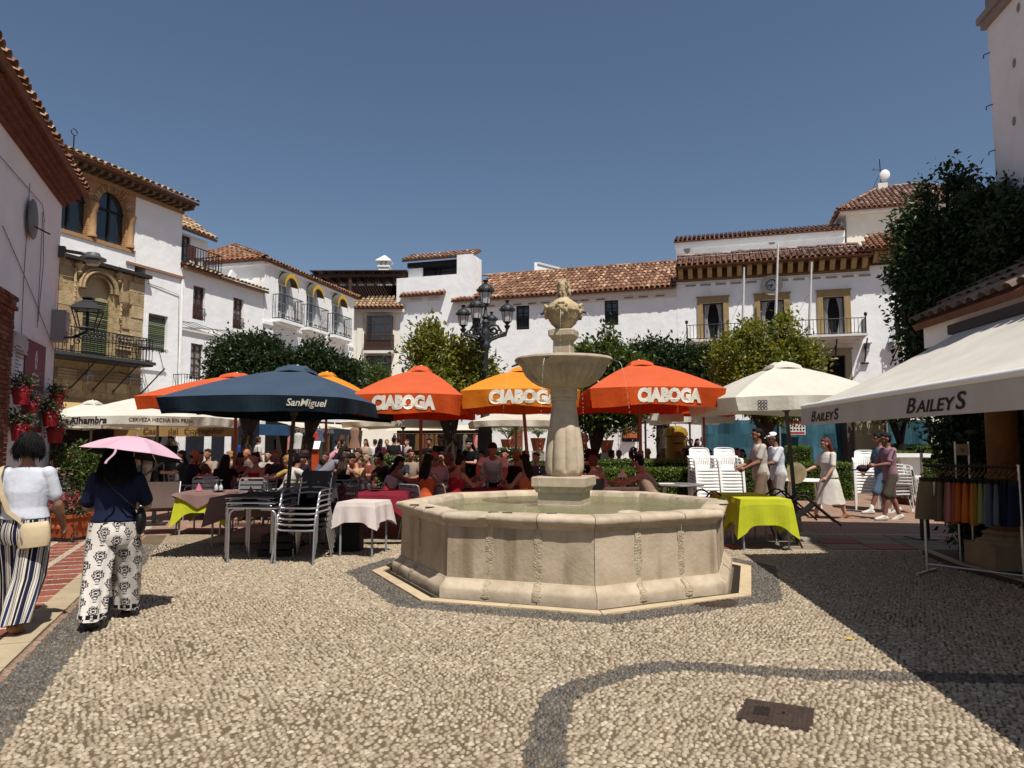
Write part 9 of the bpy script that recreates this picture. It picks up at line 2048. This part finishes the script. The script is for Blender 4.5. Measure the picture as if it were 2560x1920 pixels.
put(t, "body", B.skin(fine=True), SKINS['b']); put(t, "shirt", B.shirt(.72, lo=.05, off=.018, sl_r=.010), mat("white_jersey", '#b9bcc6', .85, .04, 4., .8, 7., spec=.15)); put(t, "hair", B.hair('curly', 9), HAIRM['k']); strands(t, B, 3000, .06, .13, .55, HAIRM['k'], 4)
widelegs(B, "trousers", uvmat("striped_cloth", stripes), .074, .066, t, seed=3); shoe(t, B, SANDAL, .003, "sandal")
CRM = mat("cream_leather", '#b5a384', .55, .08, 6., .4, 9., spec=.35)
bg = thing("shoulder_bag", "cream leather shoulder bag on the right hip of the white shirted woman", "bag", (-4.08, 6.02, 0), R(8)); mb = MB(); bc = Vector((.165, -.175, .80)); rings = []
for z, a, b_ in ((-.105, .09, .030), (-.10, .112, .05), (-.04, .122, .055), (.05, .112, .046), (.09, .10, .026), (.097, .098, .010)): rings.append([bc+Vector((a*math.cos(th)*(1+.06*abs(math.sin(2*th))), b_*math.sin(th), z+.012*math.cos(th))) for th in np.linspace(0, 2*math.pi, 21)[:-1]])
mb.loft(rings); mb.build("pouch", CRM, bg, 60); mb = MB(); H = 1.62
sp_ = [bc+Vector((-.10, 0, .10)), Vector((-.05, -.155, .98)), Vector((-.11, -.15, 1.12)), Vector((-.155, -.125, 1.26)), Vector((-.165, -.06, 1.345)), Vector((-.155, .02, 1.345))]
for a_, b_ in zip(sp_[:-1], sp_[1:]):
 w_ = Vector((.018, 0, .008)); o_ = Vector((0, -.006, .002)); mb.loft([[p-w_, p+w_, p+w_+o_, p-w_+o_] for p in (a_, b_)])
mb.build("strap", CRM, bg); mb = MB(); mb.tube([bc+Vector((-.08, -.060, .03)), bc+Vector((-.06, -.066, -.03))], .006, 6); mb.lathe([(.014, 0), (.014, .008), (0, .008)], 10, bc+Vector((-.09, -.012, .13))); mb.build("buckle", ALU, bg)
B = Body(1.55, 1, 1.14, lean=2, legs=((-17, 1, 6), (17, 1, 5)), arms=((16, 16, 62, 14), (18, 18, 60, 14)), nod=4, voxel=.009)
t = thing("person", "woman in a navy tee and white trousers with black medallions under a pink parasol", "person", (-3.45, 6.24, 0), R(20), "two women walking away from the camera")
put(t, "body", B.skin(fine=True), SKINS['a']); put(t, "shirt", B.shirt(.78, lo=.05, off=.020, sl_r=.018), mat("navy_jersey", '#141a33', .85, .06, 4., .8, 7., spec=.2)); put(t, "hair", B.hair('long', 3), HAIRM['k']); strands(t, B, 900, .20, .32, .05, HAIRM['k'], 6)
widelegs(B, "trousers", uvmat("medallion_cloth", motif), .080, .064, t, seed=8); BLKS = mat("black_shoe", '#0e0e10', .5); shoe(t, B, BLKS, .014)
hw_ = [Matrix.Translation(t.location) @ Matrix.Rotation(R(20), 4, 'Z') @ a[2] for a in B.arm]
bg = thing("shoulder_bag", "small black bag with a thin strap across the navy tee", "bag", (-3.45, 6.24, 0), R(20)); mb = MB(); mb.ell((.205, -.01, .86), (.045, .09, .12), 14, 9); mb.build("pouch", BLKS, bg, 60); mb = MB(); mb.tube([(.20, -.07, .95), (.12, -.165, 1.04), (.02, -.165, 1.14), (-.06, -.13, 1.24), (-.11, -.04, 1.29), (-.11, .04, 1.28)], .007, 6); mb.build("strap", BLKS, bg)
pc = Vector((-3.345, 6.30, 1.435)); Mu = Matrix.Translation(pc) @ Matrix.Rotation(R(5.2), 4, 'Y') @ Matrix.Rotation(R(-9), 4, 'X')
um = thing("hand_parasol", "small pink folding parasol held over the woman in navy", "umbrella", M=Mu); Ru = .435; NR = 8
def up_(a, f):
 s_ = 2*math.pi/NR; i = math.floor(a/s_); t_ = a/s_-i; p0, p1 = [Vector((Ru*f*math.cos(j*s_), Ru*f*math.sin(j*s_), .165*(1-f**1.8))) for j in (i, i+1)]
 p = p0.lerp(p1, t_); return (p.x*(1-.05*f*f*math.sin(math.pi*t_)), p.y*(1-.05*f*f*math.sin(math.pi*t_)), p.z-.014*math.sin(math.pi*t_)*math.sin(math.pi*min(1, f)))
mb = MB()
for i in range(64):
 a0, a1 = 2*math.pi*i/64+R(22), 2*math.pi*(i+1)/64+R(22)
 A = lambda a: a-R(22)
 for k in range(6):
  f0, f1 = k/6, (k+1)/6
  q = [up_(A(a0), f0), up_(A(a1), f0), up_(A(a1), f1), up_(A(a0), f1)]; mb.add(q, [(0, 1, 2, 3)] if k else [(1, 2, 3)])
mb.build("canopy", FABS['pink'], um, 60)
mb2 = MB(); mb2.v = [(x*.992, y*.992, z-.006) for x, y, z in mb.v]; mb2.f = [f[::-1] for f in mb.f]; mb2.m = list(mb.m); mb2.build("black_lining", m_("black_lining_cloth", '#0a090b', .9), um, 60)
for i in range(NR): mb = MB(); a = 2*math.pi*i/NR; mb.tube([(0, 0, .16), (Ru*.5*math.cos(a), Ru*.5*math.sin(a), .115), (Ru*.98*math.cos(a), Ru*.98*math.sin(a), .0)], .0035, 4); mb.build("rib", ALU, um)
mb = MB(); hm = (Mu.inverted() @ ((hw_[0]+hw_[1])/2+Vector((0, .03, .0)))); mb.tube([(0, 0, .2), (0, 0, .1), hm], .006, 6); mb.build("shaft", ALU, um); mb = MB(); mb.capsule(hm+Vector((0, 0, .04)), hm-Vector((0, 0, .05)), .014, .013, 8); mb.build("handle", BLKS, um)
mb = MB(); e = Vector(up_(R(-81), 1)); prev = None
for k in range(7):
 p = e+Vector((.012*math.sin(k*.9)-.006*k, -.006-.004*k, .004-.022*k))
 if prev: mb.quad(prev-Vector((.010, 0, 0)), prev+Vector((.010, 0, 0)), p+Vector((.010, 0, 0)), p-Vector((.010, 0, 0)))
 prev = p
mb.build("closing_strap", FABS['pink'], um)
bpy.data.scenes.remove(tmp_sc)
